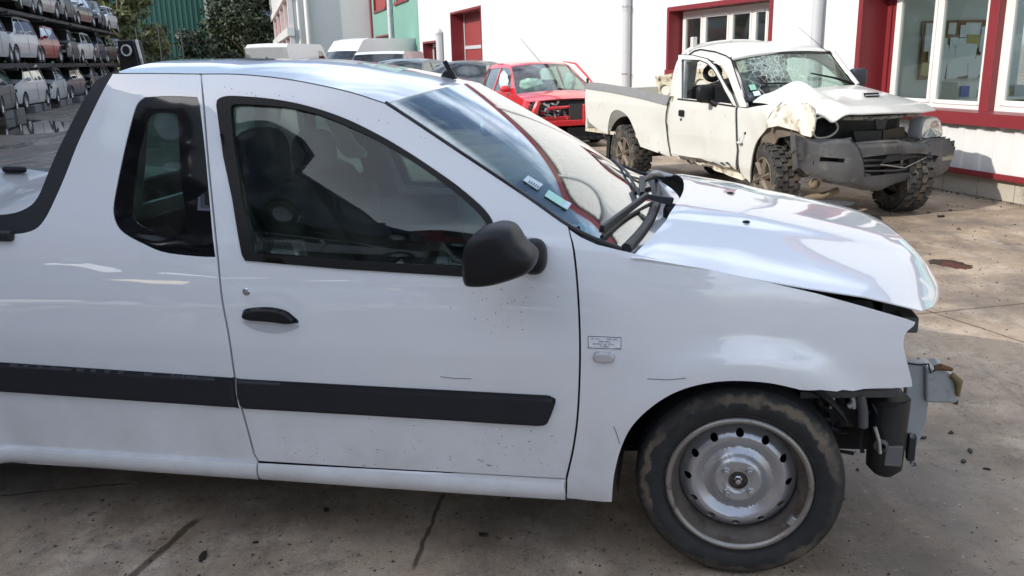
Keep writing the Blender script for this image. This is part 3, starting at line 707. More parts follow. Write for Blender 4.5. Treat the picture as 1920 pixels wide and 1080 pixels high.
farS = lambda x, z: (x, WD - side(x, z), z)
def both(name, out, m, par=truck, holes=(), step=.035, far=True, **kw):
    a = panel(name, out, near, m, par, holes, step, inward=1, **kw)
    b = panel(name, out, farS, m, par, holes, step * 1.6, inward=-1, **kw) if far else None
    return a, b
def off(fn, d): return lambda x, z: (x, fn(x, z)[1] + d, z)
def grime(m):
    t = m.node_tree; b = t.nodes['Principled BSDF']; L = t.links.new; old = b.inputs['Base Color'].links[0].from_socket
    tc = _n(t, 'ShaderNodeTexCoord'); sp_ = _n(t, 'ShaderNodeSeparateXYZ'); L(tc.outputs['Object'], sp_.inputs[0])
    nz = _n(t, 'ShaderNodeTexNoise'); nz.inputs['Scale'].default_value = 5; nz.inputs['Detail'].default_value = 9; nz.inputs['Roughness'].default_value = .7; L(tc.outputs['Object'], nz.inputs[0])
    a = _n(t, 'ShaderNodeMapRange'); a.inputs[1].default_value = .75; a.inputs[2].default_value = .15; a.inputs[3].default_value = 0; a.inputs[4].default_value = .50; L(sp_.outputs[2], a.inputs[0])
    c = _n(t, 'ShaderNodeMapRange'); c.inputs[1].default_value = .35; c.inputs[2].default_value = .7; L(nz.outputs[0], c.inputs[0])
    q = _n(t, 'ShaderNodeMath', operation='MULTIPLY'); L(a.outputs[0], q.inputs[0]); L(c.outputs[0], q.inputs[1])
    mx = _n(t, 'ShaderNodeMix', data_type='RGBA'); L(q.outputs[0], mx.inputs[0]); L(old, mx.inputs[6]); mx.inputs[7].default_value = (.42, .38, .32, 1); L(mx.outputs[2], b.inputs['Base Color'])
    cw_ = _n(t, 'ShaderNodeMapRange'); cw_.inputs[3].default_value = 1; cw_.inputs[4].default_value = .35; L(q.outputs[0], cw_.inputs[0]); L(cw_.outputs[0], b.inputs['Coat Weight'])
    b.inputs['Coat IOR'].default_value = 1.8
    # very slight waviness of the pressed sheet
    n2 = _n(t, 'ShaderNodeTexNoise'); n2.inputs['Scale'].default_value = 3.5; n2.inputs['Detail'].default_value = 1; L(tc.outputs['Object'], n2.inputs[0])
    bp = _n(t, 'ShaderNodeBump'); bp.inputs['Strength'].default_value = .25; bp.inputs['Distance'].default_value = .01; L(n2.outputs[0], bp.inputs['Height']); L(bp.outputs[0], b.inputs['Coat Normal'])
grime(M['paint'])
# --- outlines read from the photograph
roofl = [(212, 138), (290, 138), (373, 139)]
door_top = spl([(379, 139.5), (430, 139), (480, 142), (540, 149), (600, 160), (660, 174), (722, 194)], 4)
ws_edge = [(780, 232), (850, 279), (930, 332), (1000, 379), (1064, 424)]
door_out = door_top + ws_edge + spl([(1066, 432), (1074, 470), (1081, 540), (1085, 620), (1085, 700), (1081, 780), (1073, 840), (1060, 897)], 3) + \
    [(900, 888), (700, 877), (486, 864)] + spl([(478, 850), (468, 812), (450, 745), (441, 700), (431, 630), (418, 560), (411, 490), (402, 400), (392, 300), (384, 200), (379, 150)], 3)
seal_out = spl([(407, 197), (410, 186), (425, 180), (450, 180), (500, 184), (550, 192), (600, 205), (650, 223), (700, 247), (750, 275), (800, 307), (850, 342), (893, 377), (915, 400), (926, 422), (932, 460), (934, 500), (932, 522)], 4) + [(870, 518), (633, 503), (461, 488)] + [(455, 477), (437, 373), (420, 293)]
glass_out = spl([(434, 206), (437, 197), (453, 195), (500, 197), (550, 203), (600, 215), (650, 235), (700, 258), (750, 287), (800, 319), (850, 357), (885, 387), (905, 408), (917, 430), (922, 465), (923, 503)], 4) + [(870, 500), (650, 487), (478, 475), (455, 370), (440, 270)]
qw_out = spl([(272, 182), (320, 180), (370, 182)], 3) + [(375, 197), (383, 267), (393, 376), (404, 482)] + spl([(404, 483), (350, 479), (303, 472), (268, 457), (233, 438), (217, 418), (212, 391), (218, 352), (229, 298), (241, 247), (253, 204), (261, 190), (272, 182)], 3)[1:-1]
qw_in = spl([(284, 214), (307, 211), (327, 214), (333, 228), (338, 329), (349, 420), (344, 446), (319, 446), (272, 428), (251, 411), (248, 383), (257, 306), (272, 236)], 3, True)
cpil = spl([(212, 138), (194, 169), (167, 224), (144, 274), (121, 333), (97, 387), (82, 414), (66, 430), (39, 438), (0, 439.5), (-60, 441)], 3)
D_out = L2(door_out); S_out = L2(seal_out); G_out = L2(glass_out)
sill_top = [(486, 866), (900, 890.5), (1060, 899.5)]
fen = [(1068, 431), (1089, 445), (1120, 459), (1174, 472), (1250, 490), (1330, 505), (1430, 527), (1530, 550), (1620, 575), (1700, 598), (1716, 604)]
fen_fr = spl([(1716, 605), (1712, 612), (1699, 624), (1694, 645), (1701, 680), (1709, 712), (1710, 725)], 3)
fen_bot = [(1671, 728), (1620, 729), (1600, 733), (1580, 731), (1569, 734), (1540, 731), (1520, 732), (1500, 731)]
arch = spl([(1490, 728), (1441, 718), (1377, 714), (1322, 719), (1270, 734), (1224, 761), (1185, 799), (1164, 841), (1151, 893), (1147, 941)], 4)
fen_out = fen + fen_fr + fen_bot + arch + [(1100, 938), (1063, 934)] + spl([(1064, 898), (1077, 840), (1085, 780), (1089, 700), (1089, 620), (1085, 540), (1078, 470), (1068, 433)], 3)[:-1]
F_out = L2(fen_out)
# quarter panel reaches behind the frame with its own wheel arch and tail
Qtop = L2(roofl); Qr = L2(spl([(376, 142), (380, 200), (388, 300), (398, 400), (407, 490), (414, 560), (427, 630), (437, 700), (446, 745), (464, 812), (474, 850), (482, 863)], 3))
Qc = L2(cpil); zs0 = L2([(0, 866)])[0][1]
RX = -3.03; REAR = -3.76
archR = [(RX + .36 * math.cos(a), FLZ + .36 * math.sin(a)) for a in np.linspace(math.pi - .12, .05, 22)]
Q_out = Qtop + Qr + L2([(484, 876)]) + [(-2.25, .222), (RX + .36, .215)] + archR[::-1] + [(RX - .37, .30), (REAR, .36), (REAR - .03, .70), (REAR + .02, 1.03)] + Qc[::-1][:1] + Qc[::-1][1:-1]
QW = L2(qw_out); QI = L2(qw_in)
door, door2 = both('door', D_out, M['paint'], holes=[S_out])
quart, quart2 = both('quarter_panel', Q_out, M['paint'], holes=[QW])
fender, fender2 = both('fender', F_out, M['paint'])
for o in (door2, quart2): pass
def sealring(par, fn, inw): return panel('window_seal', S_out, fn, M['seal_trim'], par, [G_out], .03, .02, inw)
M['seal_trim'] = mat('window_seal_rubber', (.008, .0075, .007), .45, spec=.35)
sealring(door, off(near, -.006), 1); sealring(door2, off(farS, .006), -1)
panel('window_glass', G_out, off(near, .012), M['glass_side'] if 'glass_side' in M else M['glass'], door, (), .05, .004, 1)
panel('window_glass', G_out, off(farS, -.012), M['glass'], door2, (), .06, .004, -1)
panel('quarter_window', QW, off(near, .003), mat('black_glass_border', (.006, .006, .007), .06, coat=1), quart, [QI], .04, .006, 1)
panel('window_glass', QI, off(near, .005), M['glass_qt'] if 'glass_qt' in M else M['glass'], quart, (), .05, .003, 1)
panel('quarter_window', QW, off(farS, -.003), mat('black_glass_border', (.006, .006, .007), .06, coat=1), quart2, [QI], .05, .006, -1)
panel('window_glass', QI, off(farS, -.005), M['glass'], quart2, (), .05, .003, -1)
# dark liner behind the shut lines, so the gaps read black
def strip_behind(pts, w, name='shut_line', par=truck):
    P = L2(pts); P = [np.array(p) for p in P]; a = []; b = []
    for i, p in enumerate(P):
        t = P[min(i + 1, len(P) - 1)] - P[max(i - 1, 0)]; t /= np.linalg.norm(t); q = np.array([-t[1], t[0]]) * w
        a.append(p + q); b.append(p - q)
    for fn, inw, d in ((near, 1, .016), (farS, -1, -.016)):
        rows = [[(x, fn(x, z)[1] + d, z) for x, z in r_] for r_ in (a, b)]; r2 = [[(x, y + .01 * inw, z) for x, y, z in r_] for r_ in rows]
        n = len(a); v = [p for r_ in rows + r2 for p in r_]; f = []
        for i in range(n - 1): f += [(i, i + 1, n + i + 1, n + i), (2 * n + i, 3 * n + i, 3 * n + i + 1, 2 * n + i + 1), (i, 2 * n + i, 2 * n + i + 1, i + 1), (n + i, n + i + 1, 3 * n + i + 1, 3 * n + i)]
        MB().add(v, f).build(name, M['void'], par)
strip_behind([(376, 145), (382, 200), (390, 300), (400, 400), (409, 490), (416, 560), (429, 630), (439, 700), (448, 745), (466, 812), (476, 850), (484, 864)], .03)
strip_behind([(1067, 432), (1076, 470), (1083, 540), (1087, 620), (1087, 700), (1083, 780), (1075, 840), (1062, 898)], .03)
strip_behind([(486, 865), (700, 878), (900, 889), (1061, 898)], .02)
# sill: rounded rail below the door
sill_o = L2([(486, 866.5), (700, 878.8), (900, 890.5), (1060, 899.5), (1061, 934), (900, 925), (700, 912), (491, 897)])
def sillf(x, z):
    k = np.clip((z - .215) / .085, 0, 1); return (x, side(x, z) - .016 * math.sin(math.pi * k) ** .7 + .0, z)
panel('sill', sill_o, sillf, M['paint'], truck, (), .012, .02, 1)
panel('sill', sill_o, lambda x, z: (x, WD - sillf(x, z)[1], z), M['paint'], truck, (), .03, .02, -1)
sill_r = L2([(-14, 839), (0, 840), (484, 867), (488, 897), (0, 868), (-10, 867)])
panel('sill', sill_r, lambda x, z: (x, sillf(x, z)[1] - .003, z), M['paint'], quart, (), .012, .02, 1)
# --- protective strips
def strip(pts, par, fn, inw, dd=.014):
    o = L2(pts); zs = [p[1] for p in o]; A = np.array(o)
    def g(x, z):
        d = dist_edge(np.array([[x, z]]), o)[0]; k = min(1., d / .014); return (x, fn(x, z)[1] - inw * (.004 + dd * math.sqrt(max(0, 1 - (1 - k) ** 2))), z)
    return panel('side_moulding', o, g, M['trim'], par, (), .009, .006, inw)
mold_f = [(445, 710), (700, 724), (1024, 741)] + spl([(1030, 742), (1040, 748), (1041, 757), (1030, 786), (1022, 796), (1010, 798)], 3) + [(700, 779), (458, 765.5), (450, 757), (446, 740)]
mold_r = [(-62, 675), (0, 679), (300, 699), (439, 708.5), (443, 740), (446, 757), (447, 763.5), (300, 754), (0, 733.5), (-42, 731), (-56, 722), (-66, 690)]
strip(mold_f, door, near, 1); strip(mold_r, quart, near, 1); 
# --- door handle, lock, repeater, plate of figures
ho = L2(spl([(455, 590), (460, 580), (480, 576), (510, 576), (535, 582), (552, 594), (559, 604), (540, 606.5), (500, 603), (468, 600), (458, 597)], 3, True))
def hg(x, z):
    d = dist_edge(np.array([[x, z]]), ho)[0]; k = min(1, d / .012); return (x, side(x, z) - .004 - .016 * math.sqrt(max(0, 1 - (1 - k) ** 2)), z)
hd = panel('door_handle', ho, hg, M['black'], door, (), .006, .004, 1)
dish = L2(spl([(457, 601), (500, 606), (559, 609), (550, 619), (520, 625), (485, 621), (463, 611)], 3, True))
dm = mat('handle_recess_shade', (.52, .53, .55), .35, coat=.6)  # greyer tone paints in the shade of the hollow below the handle
panel('recess_shade_patch', dish, off(near, -.0012), dm, door, (), .01, .002, 1)
lk = LG.px(462, 547, 1, side)
MB().lathe([(0, -.006), (.006, -.006), (.0065, -.004), (.0105, -.004), (.013, -.001), (.0135, .002)], (lk[0], side(lk[0], lk[2]) - .001, lk[2]), 'y', 24).build('door_lock', M['chrome'], door, smooth=30)
mk = L2(spl([(1112, 670), (1116, 661), (1128, 659), (1142, 660), (1151, 664), (1153, 671), (1149, 679), (1138, 681), (1122, 680), (1114, 676)], 3, True))
def mg(x, z):
    d = dist_edge(np.array([[x, z]]), mk)[0]; k = min(1, d / .010); return (x, side(x, z) - .003 - .008 * math.sqrt(max(0, 1 - (1 - k) ** 2)), z)
M['repeater'] = mat('clear_repeater_lens', (.50, .48, .48), .2, coat=1, var=.15, vscale=60)
panel('side_repeater', mk, mg, M['repeater'], fender, (), .004, .003, 1)
st = L2([(1101, 628), (1166.5, 630.5), (1166.5, 656.5), (1101, 654)])
stk = panel('data_sticker', st, off(near, -.0012), mat('sticker_white', (.80, .81, .84), .4), fender, (), .02, .001, 1)
ink = mat('printed_ink', (.03, .035, .05), .5)
bo = L2([(1102.5, 629.5), (1165, 632), (1165, 655), (1102.5, 652.5)]); bi = L2([(1103.6, 630.6), (1164, 633), (1164, 654), (1103.6, 651.5)])
panel('printed_border', bo, off(near, -.0019), ink, stk, [bi], .02, .0006, 1)
def writing(txt, px_, py_, h, m, par, frame=LG, surf=side, tilt=0.0, align='CENTER', name='printed_text', depth=.0004, base=None):
    """raised lettering on a surface; h = capital height in metres"""
    cu = bpy.data.curves.new(name, 'FONT'); cu.body = txt; cu.size = h / .70; cu.align_x = align; cu.extrude = depth; cu.resolution_u = 3
    o = bpy.data.objects.new('tmp', cu); SC.collection.objects.link(o); dg = bpy.context.evaluated_depsgraph_get()
    me = bpy.data.meshes.new_from_object(o.evaluated_get(dg)); bpy.data.objects.remove(o); me.name = name; me.materials.clear(); me.materials.append(m)
    ob = bpy.data.objects.new(name, me); link(ob, par)
    return ob
def text_on_side(txt, px_, py_, h, par, sx=1.0):
    p = LG.px(px_, py_, 1, side); o = writing(txt, 0, 0, h, ink, par)
    e = 1e-2; zx = np.array(near(p[0] + e, p[2])) - np.array(near(p[0] - e, p[2])); zz = np.array(near(p[0], p[2] + e)) - np.array(near(p[0], p[2] - e))
    zx /= np.linalg.norm(zx); zz /= np.linalg.norm(zz); nn = np.cross(zx, zz)
    o.matrix_local = Matrix(((zx[0] * sx, zz[0], nn[0], p[0] + nn[0] * .0022), (zx[1] * sx, zz[1], nn[1], side(p[0], p[2]) + nn[1] * .0022), (zx[2] * sx, zz[2], nn[2], p[2] + nn[2] * .0022), (0, 0, 0, 1)))
for tx, x, y, h in (('PV  1,14 t', 1116.5, 636.2, .0042), ('PTAC  1,94 t', 1148, 637.4, .0042), ('PTRA  2,59 t', 1133.5, 641.6, .0042), ('Lon  4,5 m    Lar  1,73  m', 1131.5, 646, .0042), ('S  7,78 m²', 1133.5, 650.8, .0042), ('008', 1106.5, 651.2, .0018), ('38.29 775.124', 1158, 653.5, .0018)):
    text_on_side(tx, x, y, h, stk)
# small scratches in the paint
sc = MB()
for a, b_ in (((1214, 710), (1252, 712)), ((1252, 712), (1286, 709)), ((826, 706), (850, 709)), ((850, 709), (884, 710)), ((896, 860), (905, 866)), ((912, 871), (922, 873)), ((1151, 800), (1156, 812)), ((1156, 812), (1162, 832)), ((990, 827), (992, 829)), ((680, 872), (686, 873))):
    p, q = LG.px(*a, 1, side), LG.px(*b_, 1, side); sc.tube([p - [0, .0008, 0], q - [0, .0008, 0]], .0011, 5)
sc.build('scratch', M['orange_dk'] if 'orange_dk' in M else mat('scratch_primer', (.16, .14, .12), .7), fender)
rs = np.random.default_rng(4); sp = MB()
for i in range(90):
    p = LG.px(rs.uniform(500, 1050), 880 - abs(rs.normal(0, 45)) + rs.uniform(-6, 6), 1, side)
    if p[2] > .305: sp.ellipsoid(p, (.0012 * rs.uniform(.5, 2.2), .0006, .0012 * rs.uniform(.5, 1.6)), 6, 4)
for i in range(46):
    x, y = (rs.normal(955, 45), rs.normal(575, 26)) if i < 30 else (rs.uniform(420, 800), 0)
    if i >= 30: y = 172 + (x - 420) * .10 + max(0, x - 560) * .18 + rs.normal(0, 4)
    if i < 30 and x > 1060: continue
    p = LG.px(x, y, 1, side); sp.ellipsoid(p, (.0016 * rs.uniform(.5, 1.6), .0007, .0015 * rs.uniform(.5, 1.5)), 6, 4)
sp.build('dirt_specks', mat('dirt', (.10, .09, .08), .9), door, kind='stuff')
# --- roof, windscreen, bonnet of the white pick-up
A = [np.array(p) for p in L2(spl([(212, 138), (290, 138), (373, 139), (430, 139), (480, 142), (540, 149), (600, 160), (660, 174), (722, 194)], 5))]
A = [(x, side(x, z), z) for x, z in A]
x0, x1 = A[0][0], A[-1][0]
def roof_fn(u, v):
    """u along the roof 0..1, v across 0..1"""
    s = u * (len(A) - 1); i = min(int(s), len(A) - 2); t = s - i; p = np.array(A[i]) * (1 - t) + np.array(A[i + 1]) * t
    w = 2 * v - 1; cr = 1 - abs(w) ** 2.3
    y = p[1] + (WD - 2 * p[1]) * v
    front = max(0, (u - .55) / .45)
    return (p[0] + .085 * cr * front ** 1.5 - .03 * cr * max(0, .12 - u) / .12, y, p[2] + .045 * cr - .01 * cr * front)
NR = 60; NV = 40
rows = [[roof_fn(i / NR, .002 + .996 * k / NV) for k in range(NV + 1)] for i in range(NR + 1)]
v, f = loft(rows); n1 = len(v); v2 = [(a, b, c - .02) for a, b, c in v]
rf = MB().add(v, f).add(v2, f)
NVV = NV + 1; ed = [(i * NVV, (i + 1) * NVV) for i in range(NR)] + [(i * NVV + NV, (i + 1) * NVV + NV) for i in range(NR)] + [(k, k + 1) for k in range(NV)] + [(NR * NVV + k, NR * NVV + k + 1) for k in range(NV)]
rf.f += [(a, b, b + n1, a + n1) for a, b in ed]
roof = rf.build('roof', M['paint'], truck, smooth=35)
# black ditch line where roof meets the side
MB().tube([(p[0], p[1] + .001, p[2] + .000) for p in A], .0022, 6).build('roof_seam', M['seal'], roof)
# windscreen
WE = L2(spl([(722, 194), (780, 232), (850, 279), (930, 332), (1000, 379), (1064, 424), (1120, 452), (1166, 469)], 5)); WE = [(x, side(x, z), z) for x, z in WE]
def ws_fn(u, v, push=0):
    s = u * (len(WE) - 1); i = min(int(s), len(WE) - 2); t = s - i; p = np.array(WE[i]) * (1 - t) + np.array(WE[i + 1]) * t
    w = 2 * v - 1; cr = 1 - abs(w) ** 2.2; a = .085 - .022 * u
    y = p[1] + .008 + (WD - 2 * p[1] - .016) * v
    return (p[0] + a * cr + push * .5, y, p[2] + (.035 + .03 * math.sin(math.pi * min(1, u)) - .030 * u) * cr * 1.0 + push * .86)
def sheet(fn, nu, nv, th, name, m, par, u0=0, u1=1, v0=0, v1=1, push=0, down=None, smooth=40):
    rows = [[fn(u0 + (u1 - u0) * i / nu, v0 + (v1 - v0) * k / nv) for k in range(nv + 1)] for i in range(nu + 1)]
    v, f = loft(rows); n = len(v); d = np.array(down if down is not None else (-th * .5, 0, -th * .86)); V = np.array(v)
    q = nv + 1; ed = [(i * q, (i + 1) * q) for i in range(nu)] + [(i * q + nv, (i + 1) * q + nv) for i in range(nu)] + [(k, k + 1) for k in range(nv)] + [(nu * q + k, nu * q + k + 1) for k in range(nv)]
    mb = MB(); mb.v = list(map(tuple, V)) + list(map(tuple, V + d)); mb.f = list(f) + [tuple(n + i for i in g_[::-1]) for g_ in f] + [(a, b, b + n, a + n) for a, b in ed]
    return mb.build(name, m, par, smooth=smooth)
wsn = sheet(ws_fn, 36, 40, .005, 'windscreen', M['glass_ws'], truck, .0, 1, .004, .996)
# printed black border of the glass, just inside
def border(fn, nu, nv, wu, wv, name, m, par, dz=-.004, wtop=None):
    mb = MB(); wtop = wu if wtop is None else wtop
    def bandd(u0, u1, v0, v1, a, b):
        rows = [[np.array(fn(u0 + (u1 - u0) * i / a, v0 + (v1 - v0) * k / b)) + [dz * .5, 0, dz] for k in range(b + 1)] for i in range(a + 1)]
        v, f = loft(rows); n = len(v); mb.add(list(v) + [(p[0], p[1], p[2] - .002) for p in v], list(f) + [tuple(n + i for i in g_[::-1]) for g_ in f])
    bandd(0, wtop, 0, 1, 3, nv); bandd(1 - wu, 1, 0, 1, 3, nv); bandd(wtop, 1 - wu, 0, wv, nu, 2); bandd(wtop, 1 - wu, 1 - wv, 1, nu, 2)
    return mb.build(name, m, par, smooth=50)
M['ws_border'] = mat('black_glass_print', (.012, .012, .014), .5)
border(ws_fn, 30, 36, .05, .025, 'glass_border', M['ws_border'], wsn, -.008, .07)
# rubber along the near edge and round the base
e0 = [np.array(ws_fn(u, 0.0)) + [.0, -.003, .002] for u in np.linspace(0, 1, 30)]
e1 = [np.array(ws_fn(u, 1.0)) + [.0, .003, .002] for u in np.linspace(0, 1, 30)]
eb = [np.array(ws_fn(1.0, v)) + [.012, 0, .002] for v in np.linspace(0, 1, 40)]
MB().tube(e0, .007, 6).build('windscreen_seal', M['seal'], wsn, smooth=60); MB().tube(e1, .007, 6).build('windscreen_seal', M['seal'], wsn, smooth=60)
MB().tube(eb, .017, 8).build('windscreen_seal', M['trim'], wsn, smooth=60)
MB().tube([np.array(ws_fn(0.0, v)) + [0, 0, -.001] for v in np.linspace(0, 1, 30)], .003, 6).build('windscreen_seal', M['seal'], wsn, smooth=60) if False else None
# stickers behind the glass
def ws_uv(px_, py_):
    best = None
    def err(u, v):
        P = LG.M.T @ np.array(ws_fn(u, v)) + LG.O - EYE; d = ray(px_, py_); P /= np.linalg.norm(P); d = d / np.linalg.norm(d); return np.linalg.norm(P - d)
    us = np.linspace(0, 1, 25); c = min(((err(u, v), u, v) for u in us for v in us)); st_ = .04
    for _ in range(12):
        c = min(((err(min(1, max(0, c[1] + a * st_)), min(1, max(0, c[2] + b * st_))), min(1, max(0, c[1] + a * st_)), min(1, max(0, c[2] + b * st_))) for a in (-1, 0, 1) for b in (-1, 0, 1))); st_ *= .6
    return c[1], c[2]
def ws_quad(q, dz=-.007): return [np.array(ws_fn(*ws_uv(*p))) + [dz * .5, 0, dz] for p in q]
def slab(q, m, name, par, t=.001, **kw):
    q = [np.array(p) for p in q]; nn = np.cross(q[1] - q[0], q[3] - q[0]); nn /= np.linalg.norm(nn)
    return MB().quad8(q, [p + nn * t for p in q]).build(name, m, par, **kw)
s1 = slab(ws_quad([(980, 340), (989, 331), (1017, 348), (1007, 358)], .004), M['sticker_b'] if 'sticker_b' in M else mat('pale_blue_sticker', (.55, .66, .72), .5), 'sticker', wsn)
s2 = slab(ws_quad([(1020, 369), (1028, 358), (1070, 385), (1062, 396)], .004), mat('mint_sticker', (.38, .68, .60), .5), 'sticker', wsn)
slab(ws_quad([(1053, 391), (1061, 380), (1070, 385), (1062, 396)], .006), mat('pale_blue_sticker_end', (.55, .68, .78), .5), 'sticker_end', s2)
for i in range(6): slab(ws_quad([(989 + i * 4, 345 + i * 2.5), (992 + i * 4, 341 + i * 2.5), (993.5 + i * 4, 342 + i * 2.5), (990.5 + i * 4, 346 + i * 2.5)], .006), ink, 'printed_line', s1)
# cowl panel: painted scuttle between glass and bonnet, curved like the glass base
CB = [np.array(ws_fn(1.0, v)) for v in np.linspace(0, 1, 41)]
def cowl_fn(u, v):
    s = v * 40; i = min(int(s), 39); t = s - i; p = CB[i] * (1 - t) + CB[i + 1] * t; w = 2 * v - 1; wid = .004 + .085 * (1 - abs(w) ** 2.2)
    return (p[0] + .015 + wid * u, p[1], p[2] - .010 - .022 * math.sin(math.pi * u * .8) * (1 - abs(w) ** 4) + .004 * u)
cw = sheet(cowl_fn, 10, 40, .01, 'scuttle_panel', M['paint'], truck, 0, 1, .0, 1, down=(0, 0, -.01))
# bonnet, sprung open at the front
hn = L2([(1205, 482), (1247, 489), (1330, 503), (1399, 517), (1510, 537), (1621, 555), (1700, 574), (1728, 581)], 1, lambda x, z: side(x, .9) + .006)
hn = [np.array([a, 0, b]) for a, b in hn]
fn_ = L2([(1745, 450)], 1, lambda x, z: .9)
HX0 = hn[0][0]; HX1 = hn[-1][0]
print('bonnet near edge', [tuple(np.round(q, 3)) for q in hn])
_hx = [q[0] for q in hn]; _hz = [q[2] for q in hn]
def hood_fn(u, v):
    w = 2 * v - 1; cr = 1 - abs(w) ** 2.4; rim = 1 - abs(w) ** 7
    back = cowl_fn(1.0, v)
    xb = back[0] + .008; xf = HX1 + .18 * (1 - abs(w) ** 2.6)
    x = xb + (xf - xb) * u
    xe = np.interp(u, [0, 1], [HX0 - .03, HX1])
    z = np.interp(xe, _hx, _hz)
    ysd = side(min(xe, .46), .93) + .012
    y = ysd + (WD - 2 * ysd) * v
    z += .068 * cr * (1 - .45 * u ** 3) + .008 * rim
    z -= .075 * max(0, (u - .86) / .14) ** 2 * cr
    # bent leading corner: dips and twists a little
    z += -.02 * math.exp(-((v - .12) / .10) ** 2) * max(0, (u - .8) / .2) ** 2
    z += .010 * math.exp(-((v - .30) / .12) ** 2) * math.exp(-((u - .35) / .3) ** 2) - .010 * math.exp(-((v - .70) / .12) ** 2) * 0
    # pressed creases
    for c in (.2, .8): z += .006 * math.tanh((abs(v - .5) - .30 + .08 * u) * -60) * (1 - u ** 6)  / 2
    return (x, y, z)
hood = sheet(hood_fn, 70, 60, .004, 'bonnet', M['paint'], truck, down=(0, .001, -.004), smooth=50)
# washer jets
for px_, py_ in ((1399, 419), (1369, 363)):
    best = min(((np.linalg.norm((lambda P: P / np.linalg.norm(P))(LG.M.T @ np.array(hood_fn(u, v)) + LG.O - EYE) - ray(px_, py_) / np.linalg.norm(ray(px_, py_))), u, v) for u in np.linspace(0, .6, 50) for v in np.linspace(.1, .9, 60)))
    p = np.array(hood_fn(best[1], best[2])); MB().ellipsoid(p + [0, 0, .002], (.013, .010, .005), 12, 6).build('washer_jet', M['black'], hood, smooth=60)
# wipers
def on_ws(px_, py_, dz): u, v = ws_uv(px_, py_); return np.array(ws_fn(u, v)) + [dz * .5, 0, dz * .86]
def seg(mb, a, b, w0, w1, h0, h1):
    a, b = np.array(a), np.array(b); t = (b - a) / np.linalg.norm(b - a); s_ = np.cross(t, (0, 0, 1)); s_ /= np.linalg.norm(s_); n_ = np.cross(s_, t)
    A_ = [a - s_ * w0, a + s_ * w0, a + s_ * w0 * .7 + n_ * h0, a - s_ * w0 * .7 + n_ * h0]; B_ = [b - s_ * w1, b + s_ * w1, b + s_ * w1 * .7 + n_ * h1, b - s_ * w1 * .7 + n_ * h1]
    mb.quad8(A_, B_)
cpos = lambda v, u=.45: np.array(cowl_fn(u, v))
piv = cpos(.40, .62) + [0, 0, .045]
w1 = MB(); b0 = on_ws(1122, 447, .02); b1 = on_ws(1205, 385, .03)
seg(w1, b0 , b1, .010, .009, .022, .022); seg(w1, b1, piv + [0, 0, .0], .010, .022, .016, .03)
wip = w1.build('wiper', M['trim'], truck, bevel=.003)
MB().tube([b0 - [0, 0, .012], on_ws(1165, 415, .006), on_ws(1226, 380, .006)], .006, 6).build('wiper_blade', M['seal'], wip)
MB().lathe([(0, .02), (.018, .015), (.026, 0), (.028, -.05)], piv - [0, 0, .01], 'z', 16).build('wiper_pivot', M['black'], wip, smooth=50)
w2 = MB(); c0 = on_ws(1196, 352, .03); c1 = on_ws(1199, 376, .02); piv2 = cpos(.86, .5) + [0, 0, .04]
seg(w2, c1, c0, .010, .014, .016, .022); w2.tube([c0, (c0 + piv2) / 2 + [0, 0, .012], piv2], [.012, .014, .018], 8)
wip2 = w2.build('wiper', M['black'], truck, bevel=.003)
MB().tube([on_ws(1150, 300, .01), on_ws(1175, 330, .012), on_ws(1199, 376, .012)], .006, 6).build('wiper_blade', M['seal'], wip2)
br = MB(); pb = cpos(.93, .6)
for q in range(5): br.box(pb + [.02 * q - .02, .012 * q, .012 + .006 * (q % 2)], (.03, .03, .03))
br.tube([pb + [-.05, -.1, .02], pb + [0, .02, .04], pb + [.06, .03, .02]], .012, 8).build('hinge_bracket', M['alu'], truck, bevel=.003)
# aerial stub
ab = min(((np.linalg.norm((lambda P: P / np.linalg.norm(P))(LG.M.T @ np.array(roof_fn(u, v)) + LG.O - EYE) - ray(841, 146) / np.linalg.norm(ray(841, 146))), u, v) for u in np.linspace(.6, 1, 50) for v in np.linspace(.2, .9, 60)))
pa = np.array(roof_fn(ab[1], ab[2])); an = MB()
an.quad8([pa + [-.035, -.012, 0], pa + [.035, -.012, -.006], pa + [.035, .012, -.006], pa + [-.035, .012, 0]], [pa + [-.012, -.007, .028], pa + [.022, -.007, .026], pa + [.022, .007, .026], pa + [-.012, .007, .028]])
an.quad8([pa + [-.002, -.006, .024], pa + [.020, -.006, .024], pa + [.020, .006, .024], pa + [-.002, .006, .024]], [pa + [-.022, -.005, .062], pa + [-.004, -.005, .068], pa + [-.004, .005, .068], pa + [-.022, .005, .062]])
an.build('aerial_base', M['black'], roof, bevel=.003)
# --- rear pillar trim, cab back wall, load bed
ci = L2(spl([(218, 131), (206, 139), (187, 150), (167, 181), (152, 208), (132, 247), (113, 286), (93, 333), (78, 368), (58, 388), (20, 400), (-60, 402)], 3), 1, lambda x, z: side(x, min(z, 1.55)) + .02)
co = L2(cpil, 1, side)
def cap(fn, inw, step=.03):
    out = [tuple(p) for p in co] + [tuple(p) for p in ci[::-1]]
    return panel('pillar_trim', out, lambda x, z: (x, fn(x, z)[1] + inw * .002, z), M['trim'], truck, (), step, .03, inw)
ct = cap(near, 1); cap(farS, -1)
MB().box(np.array(near(*L2([(130, 368)])[0])) * 0 + LG.px(46, 368, 1, lambda x, z: side(x, z) - .008) * 0 + LG.px(122, 362, 1, lambda x, z: side(x, z)), (.05, .004, .05)).build('trim_cap', M['black'], ct, bevel=.006) if False else None
